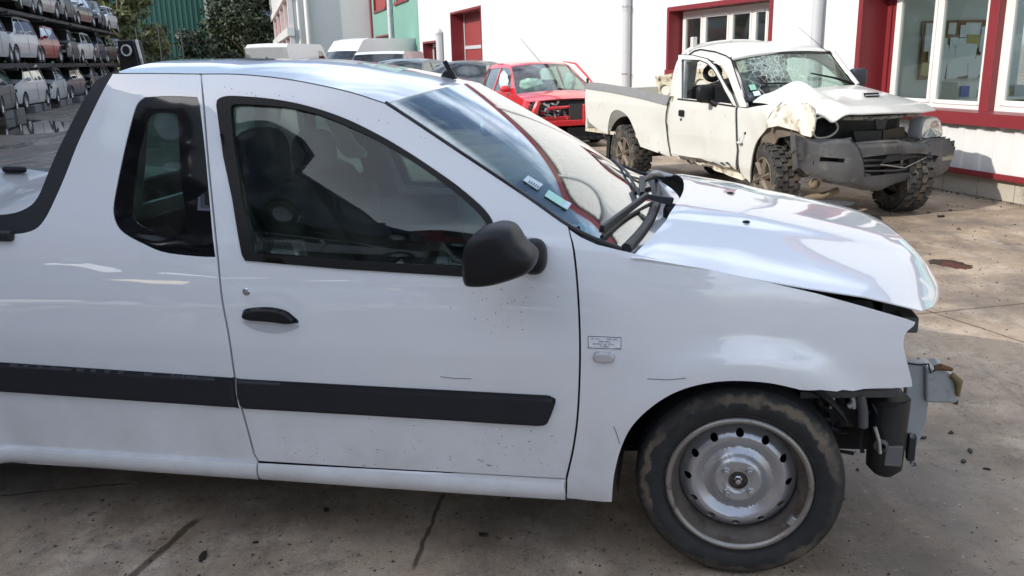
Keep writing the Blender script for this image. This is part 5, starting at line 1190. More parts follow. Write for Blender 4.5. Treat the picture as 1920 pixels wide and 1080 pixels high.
# ------------------------------------------------------------ cars stacked on the rack
def paintm(name, col, **k): return mat(name, col, .35, coat=.35, coat_r=.1, var=.08, vscale=3, dirt=(.09, .08, .07), dscale=6, dpos=.66, damt=.5, **k)
def car_parts(par, spec, paint, detail=1, wheels=True, nose='full'):
    """a car about its own axes: x forward, y left, z up, origin on the ground in its middle"""
    L_, Wd_, H_ = spec['L'], spec['W'] / 2, spec['H']; xf, xr = L_ / 2, -L_ / 2; wr = spec.get('wr', .31)
    ax_f, ax_r = xf - spec.get('fo', .80), xr + spec.get('ro', .68)
    belt = spec.get('belt', .92); hz = spec.get('hood', .98); kx = xf - spec.get('nose', .95); rx = spec.get('roof_f', .35); rr = xr + spec.get('tail', .55)
    def S_(x, z):
        y = np.interp(z, [.15, .3, .5, .7, belt, H_], [Wd_ - .07, Wd_ - .02, Wd_, Wd_ - .005, Wd_ - .05, Wd_ - .27])
        t = abs(x) / xf
        return y - .16 * max(0, (t - .62) / .38) ** 2.2
    top = spl([(xf, .52), (xf - .03, .68), (xf - .18, hz - .16), (kx + .35, hz - .06), (kx, hz)], 3) + spl([(kx, hz), (kx - .35, hz + .20), (rx, H_ - .06), (rx - .35, H_ - .01), (rx - .9, H_), (rr + .25, H_ - .07), (rr, H_ - .16)], 4)[1:] + spl([(rr, H_ - .16), (xr + .12, belt + .05), (xr + .02, belt - .06), (xr, .55), (xr + .05, .30)], 3)[1:]
    def archp(cx): return [(cx + (wr + .045) * math.cos(a), wr + (wr + .045) * math.sin(a)) for a in np.linspace(math.pi - .25, .25, 12)]
    out = top + [(ax_r - wr - .05, .24)] + archp(ax_r) + [(ax_r + wr + .06, .20), (ax_f - wr - .06, .20)] + archp(ax_f) + [(ax_f + wr + .05, .24), (xf - .03, .26)]
    A_ = [p for p in top]
    gx = [(kx - .30, belt + .03), (rx + .06, H_ - .13), (rx - .30, H_ - .075), (rx - .95, H_ - .07)]
    gl_f = [(kx - .42, belt + .03)] + spl([(kx - .40, belt + .10), (rx + .04, H_ - .13), (rx - .25, H_ - .085)], 3) + [(rx - .62, H_ - .075), (rx - .62, belt + .03)]
    gl_r = [(rx - .70, belt + .03), (rx - .70, H_ - .075), (rr + .30, H_ - .12), (rr + .12, H_ - .20), (rr + .05, belt + .08), (rr + .25, belt + .04)]
    st = .12 if detail < 2 else .06
    for s_ in (1, -1):
        fn = (lambda s_: lambda x, z: (x, s_ * S_(x, z), z))(s_)
        b = panel('body_side', out, fn, paint, par, [gl_f, gl_r], st, .02, -1 if s_ > 0 else 1)
        for q in (gl_f, gl_r): panel('side_window', q, (lambda fn, s_: lambda x, z: (x, fn(x, z)[1] - s_ * .012, z))(fn, s_), M['glass_car'], b, (), .3, .006, -1 if s_ > 0 else 1)
        if detail:
            xm, zm = kx - .42, belt + .06
            MB().ellipsoid((xm, s_ * (S_(xm, zm) + .09), zm + .03), (.07, .10, .065), 12, 8, .8).build('door_mirror', spec.get('mirm', paint), b, smooth=60)
            MB().box((xf - .20, s_ * (S_(xf - .2, .7) - .08), .70 if nose != 'dark' else .70), (.26, .16, .13)).build('headlight', M['headl'] if nose == 'full' else M['dark'], b, bevel=.03)
            MB().box(((rx - .66), s_ * (S_(0, .55) + .004), .60), (.012, .006, .62)).build('door_gap', M['void'], b)
    # skin across: bonnet, windscreen, roof, tail
    idx = [i for i, p in enumerate(top) if abs(p[0] - kx) < 1e-6 and abs(p[1] - hz) < 1e-6][0]
    iw = idx + 8; ir = idx + 24; 
    def across(i0, i1, name, m, crown, dz=0):
        rows = []
        for x, z in top[i0:i1 + 1]:
            y = S_(x, z); rows.append([(x + (.14 * (1 - w * w) if x > 0 else -.06 * (1 - w * w)), y * w, z + crown * 1.5 * (1 - w * w) + dz) for w in np.linspace(-1, 1, 13)])
        v, f = loft(rows); n = len(v); return MB().add(v, f).add([(a, b, c - .015) for a, b, c in v], [q[::-1] for q in f]).build(name, m, par, smooth=50)
    if nose == 'full':
        across(0, 6, 'front_panel', paint, .0); across(6, idx, 'bonnet', paint, .03)
        MB().box((xf + .06, 0, .48), (.05, Wd_ * 1.15, .20)).build('grille', M['black'], par, bevel=.02)
    else:
        across(7, idx, 'bonnet', paint, .03)
        MB().box((xf - .35, 0, .60), (.30, Wd_ * 1.6, .42)).build('bare_front', M['dark'], par, bevel=.03)
        MB().box((xf - .12, 0, .50), (.06, Wd_ * 1.5, .10)).build('crash_beam', spec.get('beam', M['alu']), par, bevel=.01)
        MB().box((xf - .22, 0, .76), (.05, Wd_ * 1.4, .04)).build('slam_panel', spec.get('beam', M['alu']), par, bevel=.01)
    across(idx, iw, 'windscreen', M['glass_car'], .03)
    across(iw, ir, 'roof', paint, .03)
    across(ir, len(top) - 1, 'tailgate', paint, .02)
    MB().box((0, 0, .24), (L_ - .5, Wd_ * 1.7, .06)).build('underbody', M['void'], par)
    MB().box((kx - .45, 0, belt - .05), (.4, Wd_ * 1.6, .12)).build('dashboard', M['cabin'], par)
    for s_ in (1, -1):
        MB().box((rx - .65, s_ * .36, .75), (.14, .44, .75)).build('seat', M['seat'], par, bevel=.05)
    if wheels:
        for x in (ax_f, ax_r):
            for s_ in (1, -1):
                y = s_ * (Wd_ - .10); w = MB().lathe([(wr * .62, y - .09 * s_), (wr * .9, y - .1 * s_), (wr, y - .07 * s_), (wr, y + .07 * s_), (wr * .93, y + .09 * s_), (wr * .64, y + .085 * s_), (wr * .62, y + .07 * s_)], (x, 0, wr), 'y', 28).build('wheel', M['tyre'], par, smooth=40)
                rm = MB().lathe([(wr * .63, y + .075 * s_), (wr * .56, y + .045 * s_), (wr * .3, y + .05 * s_), (0, y + .06 * s_)], (x, 0, wr), 'y', 28); rm.build('rim', M['rim'], w, smooth=40)
        for x in (ax_f, ax_r): MB().box((x, 0, wr + .10), (.70, Wd_ * 1.55, .40)).build('arch_lining', M['void'], par)
def copy_thing(src, loc, rz, label, group=None, name=None, repaint=None):
    c = src.copy(); SC.collection.objects.link(c); c.location = Vector([float(q) for q in loc]); c.rotation_euler = (0, 0, rz); c['label'] = label
    if group: c['group'] = group
    def rec(o, p):
        for ch in o.children:
            d = ch.copy(); SC.collection.objects.link(d); d.parent = p; d.matrix_parent_inverse = ch.matrix_parent_inverse
            if repaint and ch.data and ch.data.materials and ch.data.materials[0] == repaint[0]:
                d.material_slots[0].link = 'OBJECT'; d.material_slots[0].material = repaint[1]
            rec(ch, d)
    rec(src, c); return c
bpy.context.view_layer.update()
HATCH = dict(L=4.05, W=1.72, H=1.48, belt=.92, hood=.96, nose=1.0, roof_f=.30, tail=.22)
MPV = dict(L=4.30, W=1.80, H=1.64, belt=.98, hood=1.06, nose=.95, roof_f=.48, tail=.22)
SEDAN = dict(L=4.55, W=1.78, H=1.44, belt=.90, hood=.94, nose=1.15, roof_f=.12, tail=.75)
protos = {}
GP = 'wrecked cars stacked on the rack'
P_W, P_S, P_R, P_K, P_B, P_G = paintm('white_car_paint', (.52, .53, .54)), paintm('silver_car_paint', (.26, .27, .28)), paintm('dark_red_car_paint', (.26, .02, .02)), paintm('black_car_paint', (.02, .02, .022)), paintm('dark_blue_car_paint', (.03, .05, .09)), paintm('grey_car_paint', (.12, .125, .13))
RACK_L = -7.62
def rack_pos(s_, l_, z): return RW.M.T @ np.array([l_, s_, z])
def place(kind, nose, s_, z, paint, label, yaw=0, grp=GP, dl=0):
    W2 = {'h': HATCH, 'm': MPV, 's': SEDAN}[kind]['W'] / 2
    key = (kind, nose); loc = rack_pos(s_, RACK_L - W2 - dl, z); rz = ROW - math.pi / 2 + R(yaw)
    if key not in protos:
        e = empty('wrecked_car', loc, rz, label, 'car', grp); car_parts(e, {'h': HATCH, 'm': MPV, 's': SEDAN}[kind], paint, 1, True, nose); protos[key] = (e, paint); bpy.context.view_layer.update(); return e
    src, pm = protos[key]; return copy_thing(src, loc, rz, label, grp, repaint=(pm, paint))
# s is the distance along the yard of a car's middle; noses point back to the viewer
Z0, Z1, Z2, Z3 = .14, 1.78, 3.62, 5.46
spec_rows = [
 (Z0, [('h', 'dark', 30.6, P_G, 'dark grey wrecked hatchback, nearest in the ground row of the stack'), ('m', 'dark', 35.2, P_W, 'silver white people carrier with its front torn off, ground row beside the grey hatchback'), ('h', 'dark', 39.6, P_W, 'white three-door wreck with open engine bay, middle of the ground row'),
       ('h', 'full', 44.0, P_B, 'dark blue wreck just right of the white three-door in the ground row'), ('m', 'dark', 48.4, P_G, 'grey wreck behind the dark blue one in the ground row'), ('h', 'full', 52.8, P_S, 'silver wreck second from the far end of the ground row'), ('h', 'dark', 57.2, P_B, 'blue wreck at the far end of the ground row'), ('h', 'full', 26.2, P_K, 'black wreck at the near end of the ground row')]),
 (Z1, [('m', 'full', 27.4, P_S, 'silver wreck cut by the picture edge, middle tier'), ('m', 'full', 35.0, P_W, 'white people carrier with headlight intact, large in the middle tier'), ('m', 'full', 30.9, P_W, 'white wreck before the white people carrier, middle tier'), ('h', 'full', 39.2, P_R, 'dark red wreck in the middle tier of the stack'), ('h', 'dark', 43.6, P_G, 'crushed grey wreck right of the red one, middle tier'),
       ('h', 'dark', 47.8, P_W, 'white wreck with bare front right of the crushed grey one, middle tier'), ('m', 'full', 52.0, P_B, 'dark blue wreck third from the far end of the middle tier'), ('h', 'full', 56.3, P_K, 'black wreck second from the far end of the middle tier'), ('h', 'dark', 60.6, P_B, 'blue wreck at the far end of the middle tier')]),
 (Z2, [('m', 'full', 35.4, P_S, 'silver wreck at the top left of the picture, upper tier'), ('h', 'dark', 39.8, P_S, 'silver wreck in the upper tier above the red one'), ('h', 'dark', 44.0, P_G, 'crushed grey wreck in the upper tier'), ('s', 'dark', 48.9, P_K, 'black saloon wreck in the upper tier'), ('h', 'full', 53.6, P_B, 'dark blue wreck next to the last of the upper tier'), ('h', 'full', 58.2, P_W, 'small white hatchback at the far end of the upper tier')]),
]
for z, row in spec_rows:
    for i, (k, n_, s_, p_, lab) in enumerate(row): place(k, n_, s_ + 1.6, z, p_, lab, yaw=(4, -3, 2, -4)[i % 4], dl=(0, .12, .05, .15)[i % 4])
# the part of the stack beyond the left edge of the picture and beside the viewer; it shades the yard
k_ = 0; ORD = 'first second third fourth fifth sixth seventh eighth ninth tenth eleventh twelfth thirteenth fourteenth fifteenth sixteenth'.split(); TN = {Z0: 'ground', Z1: 'middle', Z2: 'upper', Z3: 'top'}
for z, s0 in ((Z0, 21.8), (Z1, 23.0), (Z2, 31.0), (Z3, 40.0)):
    s_ = s0; i_ = 0
    while s_ > -22:
        place(('h', 'm', 's')[k_ % 3 if k_ % 3 < 2 else 0], ('full', 'dark')[k_ % 2], s_, z, (P_W, P_G, P_S, P_B, P_R, P_K)[k_ % 6], ('white', 'grey', 'silver', 'dark blue', 'dark red', 'black')[k_ % 6] + ' wreck of the near stack, %s tier, %s counting from the far end' % (TN[z], ORD[i_]), yaw=(3, -3)[k_ % 2], grp='wrecked cars of the stack beyond the left edge'); k_ += 1; i_ += 1; s_ -= 4.35
# rack: posts, arms and beams
vis = [o for k, (o, p) in protos.items()]
j_ = 0; ORD = 'first second third fourth fifth sixth seventh eighth ninth tenth eleventh twelfth thirteenth fourteenth fifteenth sixteenth'.split(); TN = {Z0: 'ground', Z1: 'middle', Z2: 'upper', Z3: 'top'}
for z in (Z0, Z1, Z2):
    for i_, s_ in enumerate(np.arange(27.5, 62, 4.3)):
        k, n_ = (('h', 'full'), ('m', 'dark'), ('h', 'dark'))[j_ % 3]
        place(k, n_, float(s_), z, (P_K, P_G, P_B, P_S)[j_ % 4], ('black', 'grey', 'dark blue', 'silver')[j_ % 4] + ' wreck in the hidden back row, %s tier, %s from the near end' % (TN[z], ORD[i_]), yaw=(5, -4)[j_ % 2], grp='wrecked cars in the back row of the stack', dl=2.6); j_ += 1
rk = empty('car_rack', (0, 0, 0), ROW, 'dark steel cantilever rack carrying the stacked cars', 'rack')
stl = mat('rack_steel', (.035, .036, .04), .6, var=.2)
for s_ in np.arange(-22, 63, 5.6): MB().box((RACK_L - 2.5, s_, 2.9), (.28, .22, 5.8)).build('post', stl, rk)
for z, sa, sb in ((Z1, -24, 63), (Z2, -24, 60.6), (Z3, -24, 42)):
    MB().box((RACK_L - 2.4, (sa + sb) / 2, z - .16), (4.6, sb - sa, .03)).build('shade_deck', stl, rk)  # plates added to block light from above and darken the cars
    for xx in (-.35, -1.55): MB().box((RACK_L + xx, (sa + sb) / 2, z - .07), (.10, sb - sa, .13)).build('beam', stl, rk)
    for s_ in np.arange(max(sa, -22), sb, 5.6): MB().box((RACK_L - 1.25, s_, z - .20), (2.5, .12, .12)).build('arm', stl, rk)
# concrete blocks under the ground row
CBm = mat('weathered_concrete_block', (.16, .16, .165), .85, var=.2, bump=.3)
blocks = []
for i, s_ in enumerate((29.0, 32.4, 33.9, 36.6, 38.2, 41.2, 42.6, 45.6, 47.1, 50.0)):
    P = rack_pos(s_, RACK_L - .35, .14)
    o = MB().box((0, 0, 0), (.5, 1.1, .28)).build('concrete_block', CBm, None, bevel=.02, label='weathered concrete block under the stacked cars, ' + ('nearest the left edge', 'second from the left edge', 'under the silver white people carrier nose', 'under the silver white people carrier rear', 'left of the white three-door wreck', 'under the white three-door wreck', 'right of the white three-door wreck', 'under the dark blue wreck', 'right of the dark blue wreck', 'farthest along the row')[i], cat='concrete block', group='concrete blocks under the stacked cars'); o.location = Vector([float(q) for q in P]); o.rotation_euler = (0, 0, ROW)
# ------------------------------------------------------------ the crashed pick-up by the wall
TO = np.array([3.295, 8.879, 0.]); TG = Frame(TO, R(-66.7)); HWD = .84       # x forward, y left; the near side is y = -HWD
wk = empty('crashed_pickup', TO, R(-66.7), 'old white crashed pickup truck with cracked windscreen, crumpled wing and scuffed grey bumper', 'pickup truck')
def tside(x, z):
    y = -HWD + float(np.interp(z, [.3, .45, .7, 1.0, 1.1, 1.2, 1.5, 1.75], [.05, .015, 0, .012, .03, .05, .15, .24]))
    # dents of the door and bed side
    y += .035 * math.exp(-((x + 1.15) / .30) ** 2 - ((z - .55) / .20) ** 2) + .03 * math.exp(-((x + 1.95) / .18) ** 2 - ((z - .70) / .15) ** 2) - .012 * math.exp(-((x + .95) / .05) ** 2 - ((z - .62) / .18) ** 2)
    y += .05 * math.exp(-((x + .95) / .45) ** 2 - ((z - .36) / .07) ** 2) * (1 + .4 * math.sin(x * 22))
    return y
def T2(pts, ax=1, g=tside): return [tuple(np.delete(TG.px(x, y, ax, g), ax)) for x, y in pts]
tn = lambda x, z: (x, tside(x, z), z)
tf = lambda x, z: (x, HWD - (tside(x, z) + HWD) * .4, z)
PO = M['paint_old']
def tpan(name, px_, m, par, holes=(), fn=tn, step=.04, th=.015, g=tside, **k): return panel(name, T2(px_, 1, g), fn, m, par, [T2(h, 1, g) for h in holes], step, th, 1, **k)
# bed side with its wheel arch
bed_out = [(1100, 165), (1146, 172), (1201, 184), (1251, 197), (1248, 213), (1247, 227), (1252, 266), (1258, 294), (1229, 285), (1201, 275)] + spl([(1198, 268), (1187, 238), (1176, 217), (1159, 206), (1147, 211), (1141, 230), (1139, 252)], 3) + [(1123, 244), (1104, 228), (1098, 210), (1098, 170)]
bed = tpan('bed_side', bed_out, PO, wk)
tpan('rail_cover', [(1100, 153), (1132, 156), (1201, 167), (1257, 180), (1251, 197.5), (1201, 184.5), (1146, 173), (1099, 166)], mat('grey_rail_cover', (.22, .22, .22), .6, var=.15), bed, fn=lambda x, z: (x, tside(x, z) - .012, z), th=.05)
P = {k: TG.px(*q, 1, tside) for k, q in dict(rr=(1100, 153), rf=(1257, 180), br=(1104, 228), bf=(1258, 294)).items()}
RXk = P['rr'][0]; RFk = P['rf'][0]; zr, zf_ = P['rr'][2], P['rf'][2]
print('bed', RXk, RFk, zr, zf_, P['br'], P['bf'])
# far side of the bed: rusty inner wall with pressed holes
YF = .34; q1_, q2_ = TG.px(1218, 146, 1, YF), TG.px(1268, 137, 1, YF)
_sl = (q2_[2] - q1_[2]) / (q2_[0] - q1_[0]); zt0, zt1 = float(q1_[2] + _sl * (RXk - q1_[0])), float(q1_[2] + _sl * (RFk - q1_[0]))
def railz(x): return np.interp(x, [RXk, RFk], [zt0, zt1])
hol = []
for i in range(5):
    cx = RXk + (i + .5) * (RFk - RXk) / 5; hol.append([(cx + .13 * math.cos(a), railz(cx) - .20 + .075 * math.sin(a)) for a in np.linspace(0, 2 * math.pi, 12, endpoint=False)])
fo = [(RXk, zt0), (RFk, zt1), (RFk, .62), (RXk, .62)]
fb = panel('bed_inner_wall', fo, lambda x, z: (x, YF - .03 * math.exp(-((z - railz(x)) / .05) ** 2), z), M['rust'], wk, hol, .06, .03, 1)
MB().quad8([(RXk, YF + .03, .5), (RFk, YF + .03, .5), (RFk, YF + .03, zt1), (RXk, YF + .03, zt0)], [(RXk, HWD, .5), (RFk, HWD, .5), (RFk, HWD, zt1 + .005), (RXk, HWD, zt0 + .005)]).build('bed_side', PO, wk)
ff = MB()
for i in range(7):
    x = RXk + .1 + i * (RFk - RXk - .2) / 6; ff.box((x, YF - .03, railz(x) - .02), (.05, .03, .04))
ff.build('rope_hook', M['rust'], wk)
MB().box(((RXk + RFk) / 2, 0, .60), (RFk - RXk, HWD * 1.9, .04)).build('bed_floor', M['rust'], wk)
MB().box((RXk + .02, 0, .88), (.05, HWD * 1.9, .52)).build('tailgate', PO, wk, bevel=.01)
MB().tube([(RXk + .05, -HWD + .05, zr - .02), (RXk + .05, -HWD + .05, zr + .045)], .018, 8).build('latch', M['dark'], wk)
MB().box((RXk - .01, -HWD + .06, .82), (.04, .10, .24)).build('tail_lamp', M['red_paint'], wk, bevel=.01)
MB().quad8([(RFk, -HWD + .04, .5), (RFk, HWD - .02, .5), (RFk, HWD - .02, zt1), (RFk, -HWD + .04, zf_)], [(RFk + .04, -HWD + .04, .5), (RFk + .04, HWD - .02, .5), (RFk + .04, HWD - .02, zt1), (RFk + .04, -HWD + .04, zf_)]).build('bed_headboard', M['rust'], wk)
# cab side shell with the door opening, door standing slightly off it
cab_out = [(1259, 180), (1268, 140), (1278, 112), (1290, 101), (1299, 93), (1312, 90), (1340, 94), (1359, 101), (1371, 110), (1377, 126), (1384, 143), (1396, 182), (1400, 201), (1382, 200), (1382, 240), (1383, 300), (1384, 322), (1354, 313), (1312, 300), (1259, 292), (1254, 266), (1249, 227), (1250, 213), (1253, 197)]
win_c = [(1288, 116), (1312, 111), (1335, 113), (1352, 121), (1364, 140), (1376, 172), (1383, 196), (1284, 184)]
cab = tpan('cab_side', cab_out, PO, wk, [win_c], fn=lambda x, z: (x, tside(x, z) + .02, z), th=.03, g=lambda x, z: tside(x, z) + .02)
dz_ = lambda x, z: tside(x, z) - .03 - .10 * max(0, (-.95 - x))
door_o = [(1272, 103), (1298, 104), (1326, 111), (1340, 124), (1354, 149), (1371, 177), (1380, 199), (1378, 206), (1378, 227), (1381, 282), (1380, 318), (1354, 311), (1312, 297), (1290, 294), (1258, 288), (1258, 266), (1262, 230), (1268, 188), (1271, 140)]
win_d = [(1279, 111), (1312, 112.5), (1326, 118), (1337, 129), (1351, 153), (1366, 182), (1372, 196), (1325, 190), (1279, 184)]
dk_ = panel('door', T2(door_o, 1, dz_), lambda x, z: (x, dz_(x, z), z), PO, wk, [T2(win_d, 1, dz_)], .03, .035, 1)
wl = T2([(1271, 184), (1325, 190), (1379, 198), (1379, 201), (1325, 193), (1271, 187)], 1, dz_)
panel('window_seal', wl, lambda x, z: (x, dz_(x, z) - .006, z), M['seal'], dk_, (), .03, .012, 1)
wd2 = T2([(1277, 109.5)] + win_d[1:-1] + [(1279, 184)], 1, dz_)
MB().tube([(x, dz_(x, z) - .002, z) for x, z in T2([(1279, 185), (1279, 150), (1279, 112), (1312, 113), (1326, 119), (1337, 130), (1351, 154), (1366, 183), (1374, 197)], 1, dz_)], .006, 6).build('window_seal', M['seal'], dk_)
h_ = TG.px(1279, 212, 1, dz_); MB().box(h_ - [0, .012, 0], (.085, .03, .07)).build('door_handle', M['black'], dk_, bevel=.012)
h_ = TG.px(1277, 224, 1, dz_); MB().lathe([(0, -.008), (.014, -.006), (.016, 0)], h_, 'y', 14).build('door_lock', M['dark'], dk_)
# crease line of the door
_do = dens([np.array([x, z]) for x, z in T2(door_o, 1, dz_)], .08)
MB().tube([(x, dz_(x, z) + .016, z) for x, z in _do] + [(_do[0][0], dz_(*_do[0]) + .016, _do[0][1])], .007, 6).build('shut_line', M['void'], wk)
MB().tube([(x, tside(x, z) + .002, z) for x, z in T2([(1254, 192), (1249, 213), (1248, 228), (1252, 266), (1257, 292)])], .006, 6).build('shut_line', M['void'], wk)
MB().tube([(x, tside(x, z) + .008, z) for x, z in T2([(1290, 103), (1300, 95.5), (1312, 92.5), (1340, 97), (1359, 104), (1371, 112)])], .007, 6).build('drip_line', M['void'], wk)
# mirror on the near door
m_ = TG.px(1338, 175, 1, dz_); 
MB().ellipsoid(m_ + [.0, -.10, .0], (.045, .11, .095), 18, 12, .55).build('door_mirror', M['black'], dk_, smooth=60)
MB().tube([m_ + [.02, -.05, -.08], m_ + [.08, 0, -.12]], [.03, .035], 8).build('mirror_arm', M['black'], dk_, smooth=60)
# roof from the near roof line to the mirrored far one
RL = T2([(1284, 103), (1299, 93), (1312, 90), (1340, 94), (1359, 101), (1371, 110)]); RL = spl(RL, 3)
def rfn(u, v):
    s = u * (len(RL) - 1); i = min(int(s), len(RL) - 2); t = s - i; x, z = np.array(RL[i]) * (1 - t) + np.array(RL[i + 1]) * t
    y = tside(x, z) + .02; w = 2 * v - 1; cr = 1 - abs(w) ** 2.4
    return (x + .05 * cr * u, y * (1 - v) - y * v, z + .045 * cr + .03 * v)
sheet(rfn, 24, 20, .02, 'roof', PO, wk, down=(0, 0, -.02))
# windscreen: near edge on the side surface, far edge on the far plane
gy = HWD - .22
nE = [TG.px(x, y, 1, lambda a, b: tside(a, b) + .03) for x, y in [(1371, 108), (1378, 130), (1388, 160), (1400, 191)]]
nE = spl(nE, 4); topF = np.array(rfn(1, 1.0)); botF = TG.px(1603, 160, 1, .70)
print('ws', nE[0], nE[-1], topF, botF)
fE = [topF + (botF - topF) * t for t in np.linspace(0, 1, len(nE))]
def wfn(u, v):
    s = u * (len(nE) - 1); i = min(int(s), len(nE) - 2); t = s - i; a = nE[i] * (1 - t) + nE[i + 1] * t; b = fE[i] * (1 - t) + fE[i + 1] * t
    w = 2 * v - 1; cr = 1 - w * w; p = a * (1 - v) + b * v; return (p[0] + .07 * cr, p[1], p[2] + .03 * cr * (1 - u * .6))
cc = np.array(wfn(.34, .30))
gck = glass('cracked_windscreen_glass', (.62, .74, .70), 1.0, .10, crack=tuple(float(q) for q in cc))
wsc = sheet(wfn, 20, 30, .006, 'windscreen', gck, wk, .02, .98, .015, .985)
border(wfn, 18, 26, .045, .022, 'glass_border', M['seal'], wsc, .004, .05)
MB().tube([np.array(wfn(u, 0)) for u in np.linspace(0, 1, 12)], .014, 6).build('windscreen_seal', M['seal'], wsc, smooth=60)
MB().tube([np.array(wfn(u, 1)) for u in np.linspace(0, 1, 12)], .014, 6).build('windscreen_seal', M['seal'], wsc, smooth=60)
MB().tube([np.array(wfn(0.0, v)) for v in np.linspace(0, 1, 20)], .010, 6).build('windscreen_seal', M['seal'], wsc, smooth=60)
def wq(u, v, du, dv, dz=.008): return [np.array(wfn(a, b)) + [dz, 0, dz] for a, b in ((u, v), (u, v + dv), (u + du, v + dv), (u + du, v))]
slab(wq(.70, .055, .11, .045, .010), mat('green_sticker', (.25, .52, .36), .6), 'sticker', wsc); slab(wq(.84, .065, .09, .05, .010), mat('white_sticker', (.65, .74, .78), .6), 'sticker', wsc)
# far A pillar and far side shell
MB().tube([fE[0] + [0, .02, 0], fE[len(fE) // 2] + [0, .02, 0], fE[-1] + [0, .03, 0]], .035, 8).build('pillar', PO, wk, smooth=60)
fs = [(x, z) for x, z in T2(cab_out, 1, lambda x, z: tside(x, z) + .02)]; fw = T2(win_c, 1, lambda x, z: tside(x, z) + .02)
panel('cab_side', fs, lambda x, z: (x, -(tside(x, z) + .02), z), PO, wk, [fw], .08, .03, -1)
cb = [(-.74, .5), (.74, .5), (.72, 1.15), (.58, 1.62), (-.58, 1.62), (-.72, 1.15)]
cx0 = min(q[0] for q in fs) + .05
panel('cab_back', cb, lambda y, z: (cx0 + .02 * (z - .5), y, z), PO, wk, [[(-.5, 1.16), (.5, 1.16), (.46, 1.5), (-.46, 1.5)]], .1, .03, -1)
MB().box((cx0 + .55, 0, .56), (1.3, 1.5, .08)).build('cabin_floor', M['void'], wk)
# cabin: seats, dash, blue cloth
for yy in (-.36, .36):
    s_ = MB().prism([(cx0 + .18, .7), (cx0 + .12, 1.22), (cx0 + .26, 1.24), (cx0 + .40, .8), (cx0 + .85, .82), (cx0 + .85, .66)], lambda a, b: (a, yy - .24, b), (0, .48, 0)).build('seat', M['seat'], wk, bevel=.04)
    hr = MB(); ring = [(cx0 + .20, yy + .10 * math.cos(a), 1.36 + .075 * math.sin(a)) for a in np.linspace(0, 2 * math.pi, 17)]
    hr.tube(ring, .032, 8); hr.build('headrest', M['seat'], s_, smooth=60)
MB().box((nE[-1][0] - .20, 0, 1.0), (.36, 1.42, .22)).build('dashboard', M['cabin'], wk, bevel=.05)
crumple((nE[-1][0] - .42, -.10, 1.15), (.20, .32, .20), 5, 'airbag', M['navy'], wk, .3, 26)
# roll bar behind the cab
ry = HWD - .10; pts = spl([(RFk - .06, -ry, zf_ - .1), (RFk - .05, -ry + .02, 1.28), (RFk - .04, -ry + .10, 1.52), (RFk - .04, -ry + .28, 1.635), (RFk - .04, 0, 1.69), (RFk - .04, ry - .26, 1.67), (RFk - .04, ry - .10, 1.56), (RFk - .05, ry - .02, 1.30), (RFk - .06, ry, zf_ - .1)], 5)
rb = MB().tube(pts, .034, 10).build('roll_bar', PO, wk, smooth=60)
MB().box((RFk - .04, -ry + .26, 1.70), (.05, .06, .12)).build('lamp_tab', PO, rb, bevel=.004)
# front wing, crumpled
def wg(x, z):
    y = tside(x, z) + .0
    y += .020 * math.sin(17 * x + 5 * z) * math.sin(11 * z + 2) * max(0, min(1, (x + .25) * 3)) - .05 * math.exp(-((x - .05) / .3) ** 2 - ((z - .95) / .18) ** 2)
    return y
wing_o = [(1382, 201), (1400, 203), (1420, 199), (1445, 196), (1466, 190), (1452, 204), (1440, 222), (1437, 240)] + spl([(1436, 243), (1419, 265), (1411, 289), (1407, 320), (1406, 342)], 3) + [(1398, 334), (1388, 322), (1385, 300), (1383, 240)]
wng = panel('front_wing', T2(wing_o, 1, wg), lambda x, z: (x, wg(x, z), z), PO, wk, (), .03, .015, 1)
cr_o = [(1437, 241), (1441, 222), (1453, 203), (1471, 195), (1497, 192), (1516, 194), (1526, 204), (1529, 224), (1526, 245), (1520, 257), (1500, 250), (1484, 243), (1458, 236)]
def cg(x, z): return wg(x, z) - .03 + .012 * math.sin(31 * x) * math.cos(23 * z)
def cgp(x, y): return 0
panel('crushed_wing', T2(cr_o, 1, cg), lambda x, z: (x, cg(x, z) , z), M['paint_mud'], wng, (), .02, .02, 1)
lip = [(1437, 243), (1458, 235), (1484, 242), (1520, 257), (1517, 268), (1484, 254), (1462, 258), (1448, 272), (1432, 268), (1419, 275), (1424, 262)]
panel('wheel_arch_lining', T2(lip, 1, lambda x, z: wg(x, z) + .04), lambda x, z: (x, wg(x, z) + .04 + .015 * math.sin(30 * x), z), mat('muddy_arch', (.15, .12, .09), .85, var=.3, bump=.5), wng, (), .025, .02, 1)
# hanging side repeater
q = TG.px(1397, 250, 1, wg); MB().ellipsoid(q, (.022, .006, .014), 10, 6).build('repeater_hole', M['void'], wng)
q2 = TG.px(1390, 267, 1, wg) - [0, .03, 0]; MB().tube([q, (q + q2) / 2 - [0, .03, 0], q2], .004, 5).build('wire', M['pipe'], wng); MB().ellipsoid(q2, (.035, .015, .016), 10, 6).build('side_repeater', M['pipe'], wng, smooth=60)
# torn sill
ts = MB(); rt = np.random.default_rng(8)
for i in range(9):
    a = TG.px(1292 + i * 9, 300 + rt.uniform(-3, 5) + i * .9, 1, tside) - [0, .02, 0]; b = TG.px(1302 + i * 9, 303 + rt.uniform(-4, 5) + i, 1, tside) - [0, .03, 0]; ts.tube([a, (a + b) / 2 + [0, rt.uniform(-.04, .02), .01], b], [.010, .020, .008], 6, .5)
ts.build('torn_sill', M['dark'], wk, smooth=30)
tpan('sill', [(1259, 291), (1312, 299), (1354, 312), (1384, 322), (1398, 334), (1392, 338), (1354, 324), (1312, 309), (1275, 298)], M['paint_mud'], wk, fn=lambda x, z: (x, tside(x, z) + .03, z), th=.05, g=lambda x, z: tside(x, z) + .03)
